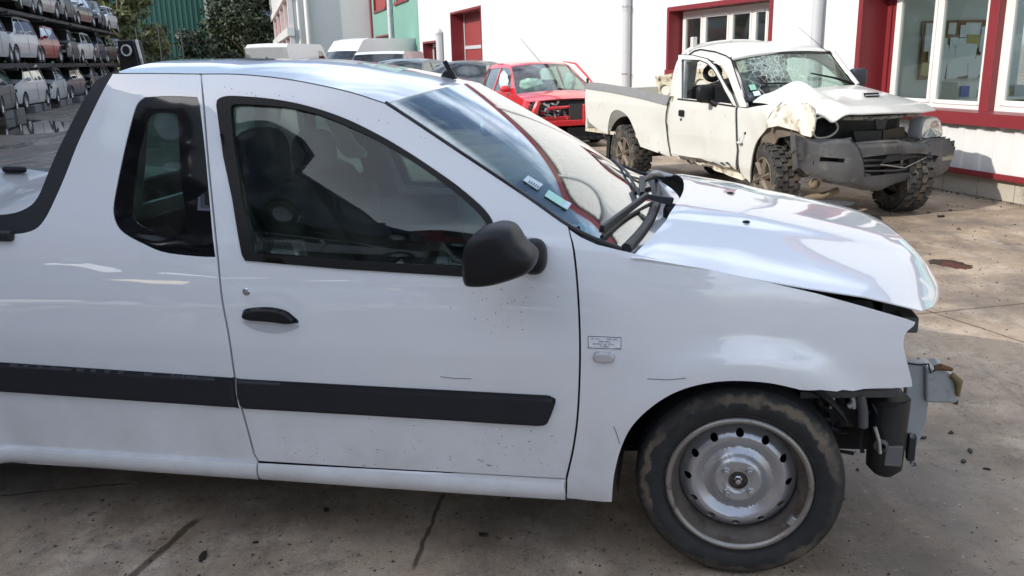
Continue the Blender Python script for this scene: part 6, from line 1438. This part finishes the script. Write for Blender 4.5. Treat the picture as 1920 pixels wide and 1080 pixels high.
# bonnet: rises to a bent ridge at the near side, with an air scoop
Tz = lambda px_, py_, z: TG.px(px_, py_, 2, z)
Zc = nE[-1][2]; zb_ = botF[2]
rearR = TG.px(1412, 191, 1, lambda a, b: tside(a, b) + .05); ridge1 = TG.px(1484, 164, 1, -.52); ridge2 = TG.px(1516, 160, 1, -.40); rearL = TG.px(1608, 159, 1, .66)
frR = TG.px(1556, 211, 0, .62); frM = TG.px(1639, 209, 0, .68); frL = TG.px(1730, 206, 0, .62); frLL = TG.px(1755, 200, 0, .50)
print('hood', rearR, ridge1, ridge2, rearL, frR, frM, frL, frLL)
def bil(a, b, t): return a + (b - a) * t
def bon(u, v):
    """u rear to front, v near side to far side"""
    rear = [rearR, bil(rearR, rearL, .3) + [.05, 0, .03], bil(rearR, rearL, .65) + [.05, 0, .02], rearL]
    front = [frR, bil(frR, frM, .6), bil(frM, frL, .4), bil(frM, frL, 1.0), frLL]
    def along(P_, t): s = t * (len(P_) - 1); i = min(int(s), len(P_) - 2); return P_[i] + (P_[i + 1] - P_[i]) * (s - i)
    p = bil(along(rear, v), along(front, v), u); cr = 1 - abs(2 * v - 1) ** 2.2
    z = p[2] + .05 * cr * math.sin(math.pi * min(1, u * .75 + .15)) - .03 * max(0, (u - .85) / .15) ** 2
    # the bent ridge on the near side
    rdg = math.exp(-((v - .13 - .10 * u) / .085) ** 2) * math.exp(-((u - .35) / .30) ** 2)
    z += .17 * rdg - .05 * math.exp(-((v - .02) / .07) ** 2) * u + .012 * math.sin(26 * v + 9 * u) * math.exp(-(v / .22) ** 2)
    # scoop
    sc_ = math.exp(-(((v - .60) / .10) ** 4)) * (1 / (1 + math.exp(-(u - .22) * 26))) * (1 / (1 + math.exp((u - .60) * 60))); z += .055 * sc_ * min(1, (u - .05) * 2.2)
    return (p[0], p[1], z)
bn = sheet(bon, 60, 70, .006, 'bonnet', PO, wk, down=(0, 0, -.012), smooth=45)
ip = [np.array(bon(.612, v)) + [.01, 0, .006] for v in (.54, .60, .66)]; 
MB().quad8([ip[0] + [.018, 0, -.014], ip[2] + [.018, 0, -.014], ip[2] + [.0, 0, .022], ip[0] + [0, 0, .022]], [p_ + [-.02, 0, 0] for p_ in (ip[0] + [.018, 0, -.014], ip[2] + [.018, 0, -.014], ip[2] + [.0, 0, .022], ip[0] + [0, 0, .022])]).build('scoop_intake', M['void'], bn)
MB().tube([ip[0] + [.016, 0, .0], ip[2] + [.016, 0, .0]], .005, 6).build('intake_slat', M['pipe'], bn)
# wipers
for (a, b, c) in (((.72, .14), (.80, .40), (1.0, .52)), ((.62, .60), (.78, .80), (1.0, .97))):
    p_ = [np.array(wfn(*q)) + [.02, 0, .02] for q in (a, b, c)]; MB().tube(p_, [.008, .012, .016], 6).build('wiper', M['void'], wk, smooth=60)
# far mirror, aerial
q = TG.px(1608, 145, 1, .95); MB().ellipsoid(q, (.05, .11, .10), 18, 12, .5).build('door_mirror', mat('dark_blue_grey_plastic', (.04, .045, .06), .5, var=.2), wk, smooth=60)
MB().tube([q + [0, -.05, -.08], q + [.0, -.20, -.12]], .03, 8).build('mirror_arm', M['black'], wk)
q = np.array(rfn(.97, .97)); q3 = TG.px(1497, 51, 1, .55); MB().tube([q, q3], [.004, .002], 5).build('aerial', M['dark'], wk)
MB().ellipsoid(q, (.05, .02, .015), 10, 6).build('aerial_base', M['dark'], wk)
# front structure
fx = .42
MB().box((fx - .30, 0, .72), (.30, 1.25, .46)).build('engine', M['dark'], wk, bevel=.03)
MB().box((-.20, 0, .80), (.75, 1.45, .50)).build('engine_bay', M['void'], wk)
pa_, pb_ = TG.px(1560, 222, 0, fx + .08), TG.px(1725, 213, 0, fx + .08)
MB().tube([pa_, (pa_ + pb_) / 2 + [.03, 0, -.02], pb_], [.022, .026, .02], 8, .8).build('slam_panel', mat('worn_pale_metal', (.36, .35, .31), .6, var=.3, dirt=(.03, .03, .03), dscale=12, dpos=.5, damt=.9), wk, bevel=0)
def fbox(name, q, xx, m, th=.05, bev=.006):
    P_ = [TG.px(x, y, 0, xx) for x, y in q]; return MB().quad8(P_, [p_ - [th, 0, 0] for p_ in P_]).build(name, m, wk, bevel=bev)
def coremat(name, c, sc=60):
    m, t, b = new_mat(name); b.inputs['Roughness'].default_value = .6; tc = _n(t, 'ShaderNodeTexCoord'); ck = _n(t, 'ShaderNodeTexWave', bands_direction='Z'); ck.inputs['Scale'].default_value = sc; ck.inputs['Distortion'].default_value = 2
    t.links.new(tc.outputs['Object'], ck.inputs[0]); cr = _n(t, 'ShaderNodeValToRGB'); cr.color_ramp.elements[0].color = (.006, .006, .006, 1); cr.color_ramp.elements[1].color = (*c, 1); t.links.new(ck.outputs[0], cr.inputs[0]); t.links.new(cr.outputs[0], b.inputs['Base Color']); return m
fbox('intercooler', [(1600, 246), (1654, 244), (1652, 268), (1606, 270)], fx + .05, coremat('fin_core', (.05, .05, .05)))
fbox('radiator', [(1656, 244), (1697, 238), (1697, 266), (1655, 268)], fx + .02, coremat('rusty_core', (.12, .09, .06), 80))
fbox('latch_stay', [(1640, 221), (1664, 219), (1660, 243), (1644, 243)], fx + .13, M['dark'], .02)
# headlamp bowl on the near side (empty) and the lamp on the far side
bq = [TG.px(x, y, 0, fx + .12) for x, y in spl([(1526, 226), (1545, 219), (1566, 228), (1570, 243), (1555, 256), (1530, 258), (1524, 242)], 3, True)]
rw = [[tuple(p_) for p_ in bq], [tuple(p_ * 1 + (np.mean(bq, 0) - p_) * .25 - [.10, 0, 0]) for p_ in bq], [tuple(np.mean(bq, 0) + (p_ - np.mean(bq, 0)) * .05 - [.16, 0, 0]) for p_ in bq]]
v, f = loft(rw, True); MB().add(v, f).add([(a + .01, b, c) for a, b, c in v], [g_[::-1] for g_ in f]).build('headlamp_bowl', M['void'], wk)
MB().tube(bq + [bq[0]], .010, 6).build('bowl_rim', mat('cream_rim', (.42, .40, .33), .6), wk)
hl = TG.px(1550, 243, 0, fx); MB().tube([hl, hl + [.06, .02, .03]], .03, 10).build('bulb_holder', M['grey_pl'], wk, smooth=50)
hlp = spl([(1729, 224), (1743, 218), (1757, 221), (1763, 232), (1766, 246), (1764, 256), (1743, 259), (1723, 260), (1725, 242)], 2, True)
HP = [TG.px(x, y, 0, .52) for x, y in hlp]; hc = np.mean(HP, 0)
rw = [[tuple(p_ - [.14, 0, 0]) for p_ in HP], [tuple(p_) for p_ in HP], [tuple(hc + (p_ - hc) * .9 + [.02, 0, 0]) for p_ in HP]]
v, f = loft(rw, True); hb_ = MB().add(v, f).build('headlamp', mat('headlamp_shell', (.42, .42, .41), .3, var=.1), wk, smooth=40)
rw = [[tuple(hc + (p_ - hc) * k + [d_, 0, 0]) for p_ in HP] for k, d_ in ((.88, .021), (.6, .012), (.3, .0), (.02, -.01))]
v, f = loft(rw, True); MB().add(v, f).build('reflector', M['headl'], hb_, smooth=60)
rw = [[tuple(hc + (p_ - hc) * k + [d_, 0, 0]) for p_ in HP] for k, d_ in ((.93, .018), (.8, .034), (.4, .042), (.02, .045))]
v, f = loft(rw, True); MB().add(v, f).build('lens', glass('headlamp_lens', (.85, .86, .84), 1.2, .25), hb_, smooth=60)
# the big scuffed bumper
def bx(y, z): return .80 - .42 * max(0, min(abs(y), .86) - .28) ** 1.6 - (.10 * max(0, -y - .4)) - .12 * max(0, .5 - z) ** 1.0
bo_ = [(1494, 253), (1510, 258), (1525, 261), (1561, 261), (1600, 261), (1613, 270), (1639, 269), (1691, 265), (1743, 268), (1756, 261), (1782, 260), (1793, 266), (1800, 276), (1796, 296), (1784, 320), (1770, 330), (1756, 335), (1738, 330), (1720, 336), (1690, 346), (1652, 358), (1629, 358), (1593, 351), (1561, 345), (1525, 330), (1504, 312), (1496, 280)]
gr_ = [(1619, 296), (1660, 290), (1720, 287), (1759, 292), (1750, 306), (1728, 322), (1690, 326), (1640, 330), (1622, 330)]
lr_ = [(1537, 294), (1580, 297), (1582, 305), (1536, 303)]
rr_ = [(1765, 295), (1794, 291), (1791, 300), (1763, 303)]
BP = lambda q: [tuple(TG.px(x, y, 0, bx)[1:]) for x, y in q]
def bfn(y, z):
    x = bx(y, z); x += .018 * math.sin(9 * z + 6 * y) + .012 * math.sin(14 * y + 3); zz = z
    d = dist_edge(np.array([[y, z]]), B_O)[0]; k = min(1., d / .05); x -= .05 * (1 - math.sqrt(max(0, 1 - (1 - k) ** 2)))
    return (x, y, z)
B_O = BP(bo_); G_O = BP(gr_)
bmp = panel('bumper', B_O, bfn, M['grey_pl'], wk, [G_O, BP(lr_)], .028, .07, 1)
for sgn in (0,):
    MB().box((.45, 0, .52), (.12, 1.3, .12)).build('bumper_beam', M['dark'], wk)
gl = MB()
for i, (a, b) in enumerate((((1621, 302), (1757, 296)), ((1622, 312), (1748, 306)), ((1623, 322), (1735, 316)))):
    gl.tube([TG.px(*a, 0, bx) - [.04, 0, 0], (TG.px(*a, 0, bx) + TG.px(*b, 0, bx)) / 2 - [.03, 0, .004 * i], TG.px(*b, 0, bx) - [.04, 0, 0]], .011, 6)
gl.build('grille_slat', M['grey_pl'], bmp, smooth=50)
bp2 = [TG.px(x, y, 0, bx) + [.012, 0, 0] for x, y in [(1652, 306), (1665, 291), (1700, 288), (1728, 293), (1712, 307), (1672, 312)]]
MB().quad8(bp2[:4], [p_ - [.01, 0, 0] for p_ in bp2[:4]]).build('bent_plate_holder', M['trim'], bmp)
MB().tube([TG.px(1648, 308, 0, bx) + [.02, 0, 0], TG.px(1690, 314, 0, bx) + [.04, 0, 0], TG.px(1745, 289, 0, bx) + [.02, 0, 0]], .005, 5).build('bent_strip', M['alu'], bmp)
MB().box((TG.px(1560, 299, 0, bx) - [.09, 0, 0]), (.03, .30, .08)).build('lamp_recess', M['void'], bmp)
fp_ = [TG.px(x, y, 0, bfn0) for x, y in rr_] if False else None
panel('fog_lamp', BP(rr_), lambda y, z: (bfn(y, z)[0] + .004, y, z), mat('beige_lamp', (.28, .25, .17), .4), bmp, (), .02, .01, 1)
cr2 = [TG.px(x, y, 0, bx) + [.004, 0, 0] for x, y in ((1603, 262), (1614, 280), (1620, 300), (1621, 332))]
MB().tube([np.array(bfn(p_[1], p_[2])) + [.002, 0, 0] for p_ in cr2], .005, 5).build('bumper_seam', M['void'], bmp)
# underneath: chassis, arms, mud flap
for yy in (-.42, .42): MB().box((-1.7, yy, .50), (4.3, .08, .14)).build('chassis_rail', M['dark'], wk)
MB().tube([(.05, -.70, .34), (-.05, -.35, .38), (.0, 0, .40), (-.05, .35, .38), (.05, .70, .34)], .05, 8).build('front_axle', M['dark'], wk)
MB().tube([(RXk + 1.05, -.6, .36), (RXk + 1.05, .6, .36)], .06, 8).build('rear_axle', M['dark'], wk)
su = mat('muddy_suspension', (.22, .17, .11), .85, var=.4, bump=.5)
ar = MB(); a0 = TG.px(1552, 370, 1, -.50); ar.tube([TG.px(1500, 372, 1, -.62), TG.px(1540, 368, 1, -.45), TG.px(1572, 356, 1, -.30)], [.03, .035, .03], 8)
ar.tube([TG.px(1532, 300, 1, -.60), TG.px(1540, 335, 1, -.60)], .03, 8).tube([TG.px(1518, 275, 1, -.60), TG.px(1532, 300, 1, -.60)], .045, 8)
ar.build('suspension_arm', su, wk, smooth=50)
MB().ellipsoid(TG.px(1527, 345, 1, -.55), (.05, .06, .05), 10, 8).build('ball_joint', su, wk, smooth=60)
MB().box(TG.px(1524, 290, 1, -.52), (.20, .10, .22)).build('knuckle', su, wk, bevel=.03)
MB().quad8(*[[p_ + [0, dy, 0] for p_ in (TG.px(1138, 256, 1, -.78), TG.px(1144, 256, 1, -.78), TG.px(1141, 300, 1, -.78), TG.px(1136, 300, 1, -.78))] for dy in (0, .24)]).build('mud_flap', M['void'], wk)
def mudwheel(name_c, rad, wid, yaw, rimm, seed, out=-1):
    """deep block tread tyre on an alloy rim, about its own centre"""
    cx, cy, cz = name_c; hw = wid / 2; o = out
    cs, sn = math.cos(yaw), math.sin(yaw)
    def tr(v): v = np.array(v); x, y = v[:, 0] * cs - v[:, 1] * sn, v[:, 0] * sn + v[:, 1] * cs; return np.stack([x + cx, y + cy, v[:, 2] + cz], 1)
    ty = MB().lathe([(rad * .55, o * hw * .80), (rad * .62, o * hw * .96), (rad * .80, o * hw * 1.02), (rad * .92, o * hw * .93), (rad * .96, o * hw * .7), (rad * .965, 0), (rad * .96, -o * hw * .7), (rad * .92, -o * hw * .93), (rad * .8, -o * hw), (rad * .55, -o * hw * .8)], (0, 0, 0), 'y', 48)
    rg_ = np.random.default_rng(seed); nb_ = 24
    for i in range(nb_):
        for j, yy in enumerate((-.72, -.25, .25, .72)):
            a = 2 * math.pi * (i + (.5 if j % 2 else 0)) / nb_; ca, sa = math.cos(a), math.sin(a); rr0 = rad * .985
            ex = .5 if abs(yy) < .5 else .42; w_ = hw * .40 * (1.25 if abs(yy) > .5 else 1)
            rot = np.array([[ca, 0, -sa], [0, 1, 0], [sa, 0, ca]]); sk = rg_.uniform(-.25, .25)
            bxv = MB().box((0, 0, 0), (rad * .05, w_, rad * 2 * math.pi / nb_ * .70)); vv = np.array(bxv.v); vv[:, 1] += vv[:, 2] * sk; vv = vv @ rot.T + np.array([rr0 * ca, yy * hw, rr0 * sa]); ty.add(vv, bxv.f)
        a = 2 * math.pi * (i + .25) / nb_; ca, sa = math.cos(a), math.sin(a); rot = np.array([[ca, 0, -sa], [0, 1, 0], [sa, 0, ca]])
        bxv = MB().box((0, 0, 0), (rad * .10, hw * .10, rad * .16)); ty.add(np.array(bxv.v) @ rot.T + np.array([rad * .90 * ca, o * hw * .98, rad * .90 * sa]), bxv.f)
    ty.v = [tuple(q) for q in tr(ty.v)]; w = ty.build('wheel', M['mudtyre'], wk, smooth=35)
    r_ = MB(); R0 = rad * .58
    r_.lathe([(R0, o * hw * .86), (R0 * .96, o * hw * .92), (R0 * .90, o * hw * .84), (R0 * .84, o * hw * .2), (R0 * .8, -o * hw * .6)], (0, 0, 0), 'y', 36)
    for k in range(6):
        a = 2 * math.pi * k / 6 + .3; ca, sa = math.cos(a), math.sin(a); pts = [(R0 * .18 * ca, o * hw * .55, R0 * .18 * sa), (R0 * .55 * ca, o * hw * .62, R0 * .55 * sa), (R0 * .90 * ca, o * hw * .55, R0 * .90 * sa)]
        r_.tube(pts, [R0 * .30, R0 * .24, R0 * .30], 6, .5)
    r_.lathe([(R0 * .34, o * hw * .5), (R0 * .32, o * hw * .66), (R0 * .16, o * hw * .70), (R0 * .15, o * hw * .9), (0, o * hw * .92)], (0, 0, 0), 'y', 20)
    r_.v = [tuple(q) for q in tr(r_.v)]; r_.build('rim', rimm, w, smooth=40)
    MB_ = MB().lathe([(R0 * .78, o * hw * .1), (0, o * hw * .1)], (0, 0, 0), 'y', 24); MB_.v = [tuple(q) for q in tr(MB_.v)]; MB_.build('brake_disc', mat('muddy_hub', (.07, .058, .045), .8, var=.4), w)
    return w
WRD = .36
hF = TG.px(1430, 337, 1, -.82); hR = TG.px(1168, 288, 1, -.82)
print('hubs', hF, hR)
mudwheel((hF[0], -.70, WRD), WRD, .25, R(-15), M['rim_beige'], 1); mudwheel((hR[0], -.70, WRD), WRD, .25, R(-6), M['rim_beige'], 2)
g3 = TG.loc(ground(1690, 393)); mudwheel((g3[0], g3[1] - .06, WRD), WRD, .26, R(-15), M['rim_beige'], 3, 1); mudwheel((hR[0], .70, WRD), WRD, .25, 0, M['rim_beige'], 4, 1)
for cx in (hF[0], hR[0]):
    for s_ in (-1, 1):
        rows = [[(cx + .46 * math.cos(a), y, WRD + .46 * math.sin(a)) for a in np.linspace(.15, math.pi - .1, 16)] for y in (s_ * (HWD - .06), s_ * .42)] + [[(cx + .05 * math.cos(a), s_ * .42, WRD + .05 * math.sin(a)) for a in np.linspace(.15, math.pi - .1, 16)]]
        v, f = loft(rows); MB().add(v, f).add([(a, b, c + .01) for a, b, c in v], [q[::-1] for q in f]).build('arch_lining', M['void'] if cx < -1 or s_ > 0 else mat('dusty_lining', (.05, .042, .034), .9), wk)
# ------------------------------------------------------------ red car and the other vehicles behind
bpy.context.view_layer.update()
RC = np.array([.60, 17.3, 0.]); RCA = R(-73)
REDC = dict(L=3.70, W=1.66, H=1.46, belt=.92, hood=.93, nose=.84, roof_f=.16, tail=.16, wr=.29, fo=.75, ro=.6, beam=M['red_paint'], mirm=M['red_paint'])
red = empty('red_car', RC, RCA, 'crashed red hatchback with its front bumper gone and airbags hanging inside', 'car')
_g = M['glass_car']; M['glass_car'] = glass('pale_car_glass', (.80, .90, .86), 1.0, .08)
car_parts(red, REDC, M['red_paint'], 2, True, 'dark')
M['glass_car'] = _g
RL_, RW_ = 1.85, .83
for ch in list(red.children):
    if ch.name.startswith('slam_panel'): ch.data.materials[0] = M['dark']
MB().quad8([(1.78, -.66, .38), (1.78, .66, .38), (1.78, .66, .48), (1.78, -.66, .48)], [(1.86, -.60, .38), (1.86, .60, .38), (1.86, .60, .48), (1.86, -.60, .48)]).build('crash_beam', M['red_paint'], red, bevel=.01)
MB().tube([(1.66, -.52, .60), (1.70, -.36, .69), (1.74, .1, .71), (1.70, .60, .73)], [.02, .035, .025, .02], 6).build('upper_rail', M['red_paint'], red, smooth=30)
MB().tube([(1.78, -.60, .82), (1.80, -.68, .66), (1.78, -.70, .50)], [.05, .06, .05], 8).build('headlamp_stay', M['red_paint'], red, smooth=40)
MB().box((1.76, .28, .62), (.06, .60, .27)).build('radiator', coremat('grey_core', (.07, .07, .065), 40), red)
MB().box((1.74, .22, .24), (.06, .56, .20)).build('lower_radiator', M['dark'], red)
MB().box((1.86, .10, .15), (.28, 1.5, .05)).build('undertray', M['black'], red, bevel=.01)
ut = MB()
for i in range(11): ut.box((1.99, -.6 + i * .13, .17), (.10, .06, .05))
ut.build('undertray_rib', M['trim'], red)
eb = MB(); rt = np.random.default_rng(2)
for i in range(22): p0_ = np.array([1.66, rt.uniform(-.55, .05), rt.uniform(.45, .78)]); eb.tube([p0_, p0_ + rt.normal(0, .06, 3), p0_ + rt.normal(0, .1, 3)], rt.uniform(.008, .022), 6)
eb.build('engine_hoses', M['alu'], red, smooth=40)
MB().tube([(1.55, -.74, .80), (1.65, -.80, .62), (1.5, -.82, .45)], [.07, .10, .06], 8).build('torn_wing', M['red_paint'], red, smooth=30)
crumple((.62, .05 - .38, 1.06), (.20, .30, .15), 11, 'driver_airbag', M['airbag'], red, .3, 24)
crumple((.05, -.70, 1.12), (.32, .05, .22), 12, 'curtain_airbag', M['cloth'], red, .2, 24)
crumple((.30, .55, 1.10), (.22, .12, .20), 13, 'curtain_airbag', M['cloth'], red, .2, 24)
# raised wing edge on the far side of the roof, aerial
MB().tube([(-.05, .56, 1.47), (.30, .68, 1.43), (.62, .78, 1.20), (.90, .86, .98)], [.02, .035, .03, .02], 8, .5).build('sprung_door_frame', M['red_paint'], red, smooth=50)
MB().tube([(.25, -.02, 1.47), (-.10, -.30, 1.92)], [.006, .004], 5).build('aerial', M['dark'], red)
bk_ = MB().box((0, 0, .08), (.42, .22, .16)).build('concrete_block', M['concrete_block'], None, bevel=.01, label='grey concrete block on the ground in front of the red car', cat='concrete block'); q = ground(1112, 250); bk_.location = Vector([float(c) for c in q]); bk_.rotation_euler = (0, 0, R(-8))
# dark car behind the red one
dkc = empty('parked_car', (-1.05, 21.9, 0), R(-100), 'dark green-grey car parked behind the red car, pale reflections in its windscreen', 'car')
car_parts(dkc, dict(HATCH, mirm=M['black']), paintm('dark_green_grey_paint', (.045, .055, .05)), 1, True, 'full')
# blue-grey estate whose roof shows over the white roof
es = empty('parked_car', (-2.75, 24.5, 0), R(-104), 'blue-grey car whose roof alone shows above the roof of the white pickup', 'car')
car_parts(es, dict(MPV, H=1.56), paintm('blue_grey_paint', (.14, .19, .22)), 1, True, 'full')
# vans
def van(name, loc, rz, Lv, Wv, Hv, label, high=False):
    v_ = empty(name, loc, rz, label, 'van'); h_ = Wv / 2; xf = Lv / 2
    prof = [(-xf, .35), (-xf, Hv * .95), (-xf + .15, Hv), (xf - (1.35 if not high else 1.9), Hv), (xf - (1.15 if not high else 1.5), Hv - .08), (xf - .62, Hv * .60 if high else Hv * .66), (xf - .08, Hv * .46 if high else Hv * .52), (xf, .40), (xf - .05, .30), (xf - .4, .28), (-xf, .30)]
    if high: prof = prof[:5] + [(xf - 1.1, Hv * .79)] + prof[5:]
    k_ = 1 if high else 0
    def yv(x, z): return h_ - .10 * max(0, (z - 1.0) / (Hv - 1.0)) ** 1.5 - .12 * max(0, (x - xf + .8) / .8) ** 2
    for s_ in (1, -1):
        fn = (lambda s_: lambda x, z: (x, s_ * yv(x, z), z))(s_)
        wv = [(xf - 1.75, Hv * .62), (xf - 1.70, Hv * .90 if not high else Hv * .76), (xf - 1.30, Hv * .88 if not high else Hv * .76), (xf - .75, Hv * .64)]
        b = panel('body_side', prof, fn, M['van_paint'], v_, [wv], .15, .03, -1 if s_ > 0 else 1); panel('side_window', wv, (lambda fn, s_: lambda x, z: (x, fn(x, z)[1] - s_ * .01, z))(fn, s_), M['glass_car'], b, (), .3, .006, -1 if s_ > 0 else 1)
        MB().ellipsoid((xf - .85, s_ * (h_ + .12), Hv * .66), (.06, .10, .14), 10, 6).build('door_mirror', M['black'], b)
        MB().box((xf - .14, s_ * (h_ - .28), Hv * .40), (.16, .30, .20)).build('headlight', M['headl'], b, bevel=.03)
    def strp(i0, i1, nm, m, cr=.02):
        rows = [[(x + .05 * (1 - w * w) * (x > 0), yv(x, z) * w, z + cr * (1 - w * w)) for w in np.linspace(-1, 1, 9)] for x, z in dens(prof[i0:i1 + 1], .25, False)]
        v, f = loft(rows); MB().add(v, f).add([(a, b, c - .015) for a, b, c in v], [q_[::-1] for q_ in f]).build(nm, m, v_, smooth=40)
    strp(0, 1, 'rear_door', M['van_paint'], 0); strp(1, 4, 'roof', M['van_paint']); strp(4 + k_, 5 + k_, 'windscreen', M['glass_car']); strp(5 + k_, 6 + k_, 'bonnet', M['van_paint']); strp(6 + k_, 8 + k_, 'front_panel', M['van_paint'], 0)
    if high: strp(4, 5, 'roof_front', M['van_paint'])
    MB().box((0, 0, .34), (Lv - .4, Wv - .3, .08)).build('underbody', M['void'], v_)
    for x in (xf - .9, -xf + 1.0):
        for s_ in (1, -1): MB().lathe([(.2, s_ * (h_ - .02)), (.30, s_ * h_), (.33, s_ * (h_ - .03)), (.33, s_ * (h_ - .22)), (.2, s_ * (h_ - .23))], (x, 0, .33), 'y', 24).lathe([(.2, s_ * (h_ - .04)), (0, s_ * (h_ - .06))], (x, 0, .33), 'y', 24).build('wheel', M['tyre'], v_, smooth=40)
    return v_
M['van_paint'] = mat('white_van_paint', (.70, .70, .69), .35, coat=.5, var=.03)
def gdist(px_, D): d = ray(px_, 108)[:2]; d = d / np.linalg.norm(d) * D; return (float(d[0]), float(d[1]), 0)
van('high_roof_van', gdist(696, 41), R(-128), 5.6, 2.05, 2.50, 'large white high-roof van parked by the rendered building', True)
van('small_van', gdist(724, 30), R(-97), 4.1, 1.80, 1.83, 'small white van with dark windscreen in front of the high-roof van')
vb = van('box_van', gdist(549, 33), R(82), 4.6, 1.62, 2.18, 'white van seen from behind above the roof of the white pickup')
MB().box((-2.33, 0, 1.75), (.02, .03, .05)).build('door_latch', M['black'], vb)
copy_thing(es, gdist(412, 52), R(-60), 'white car far off whose roof shows left of the white vans', None, repaint=None)
# loose grit over the concrete near the viewer
rg2 = np.random.default_rng(31); v = []; f = []
for i in range(5200):
    if i % 3: cx_, cy_ = rg2.uniform(-3.5, 6), rg2.uniform(1.2, 9)
    else:
        q_ = ((.9, 1.9), (2.2, 3.4), (3.2, 5.6), (-1.2, 2.0), (3.9, 6.8), (1.7, 2.6))[i % 6]; cx_, cy_ = rg2.normal(q_[0], .35), rg2.normal(q_[1], .35)
    s_ = .0016 * (1 + rg2.exponential(1.1)) * (1 + cy_ * .12); a = rg2.uniform(0, 6.28); e_ = rg2.uniform(.3, 1); o_ = len(v)
    P_ = [(s_ * math.cos(a), s_ * math.sin(a)), (-s_ * e_ * math.sin(a), s_ * e_ * math.cos(a)), (-s_ * math.cos(a), -s_ * math.sin(a)), (s_ * e_ * math.sin(a), -s_ * e_ * math.cos(a))]
    v += [(cx_ + x, cy_ + y, 0) for x, y in P_] + [(cx_, cy_, s_ * .8)]; f += [(o_ + j, o_ + (j + 1) % 4, o_ + 4) for j in range(4)]
MB().add(v, f).build('grit', mat('dark_grit', (.055, .045, .038), .9, var=.7, vscale=3), None, kind='stuff')
# scraps on the yard
scr = mat('black_scrap_plastic', (.015, .014, .014), .6)
rt = np.random.default_rng(21)
DL = ['largest black scrap on the ground below the crashed pickup', 'black scrap right beside the largest one below the crashed pickup', 'black scrap on the ground near the right edge under the wall', 'small black scrap below the bumper of the crashed pickup', 'tiny black scrap between the wall foot and the right edge', 'small dark crumb right of the black canister', 'dark crumb at the lower right on the pale concrete', 'dark scrap beside the torn chassis end', 'dark crumb below the torn chassis end near the right edge', 'dark crumb between the canister and the torn chassis end', 'small dark crumb under the door sill', 'black scrap at the bottom middle left of the joint', 'black scrap at the bottom right of the joint', 'black scrap at the bottom edge left', 'dark crumb on the concrete left of the bottom middle', 'dark scrap under the bonnet tip beside the crashed pickup shadow', 'dark crumb near the right edge below the middle']
deb = [(1636, 411, .09), (1645, 409, .05), (1766, 407, .05), (1742, 400, .03), (1782, 395, .03), (1728, 822, .02), (1818, 846, .02), (1790, 755, .03), (1806, 866, .018), (1693, 770, .016), (1100, 906, .015), (612, 958, .02), (905, 1004, .02), (380, 1047, .03), (480, 1018, .012), (1604, 430, .03), (1850, 880, .014)]
for i, (x, y, s_) in enumerate(deb):
    q = ground(x, y); n_ = 7; base = [(s_ * rt.uniform(.5, 1.2) * math.cos(a), s_ * rt.uniform(.25, .6) * math.sin(a)) for a in np.linspace(0, 2 * math.pi, n_, endpoint=False)]
    o = MB().prism(base, lambda a, b: (a, b, .001), (s_ * .1, 0, s_ * .35)).build('scrap_piece', scr, None, label=DL[i], cat='scrap', group='black scraps on the yard'); o.location = Vector([float(c) for c in q]); o.rotation_euler = (0, 0, rt.uniform(0, 6))
# moss and grit along the foot of the wall
v = []; f = []
for i in range(2600):
    y = rt.uniform(-2, 26); x = WL - abs(rt.normal(0, .07)) + .0; s_ = rt.uniform(.006, .022); a = rt.uniform(0, 6.28); o_ = len(v)
    v += [(x, y, .001), (x + s_ * math.cos(a), y + s_ * math.sin(a), .002), (x - s_ * math.sin(a) * .5, y + s_ * math.cos(a) * .5, s_ * rt.uniform(.3, 1.4))]; f.append((o_, o_ + 1, o_ + 2))
ms = MB().add(v, f).build('grit_and_moss', mat('grit_and_moss', (.09, .085, .05), .95, var=.5, vscale=9), None, kind='stuff'); ms.rotation_euler = (0, 0, ROW)
# second-roof details: low wall behind the hall trees
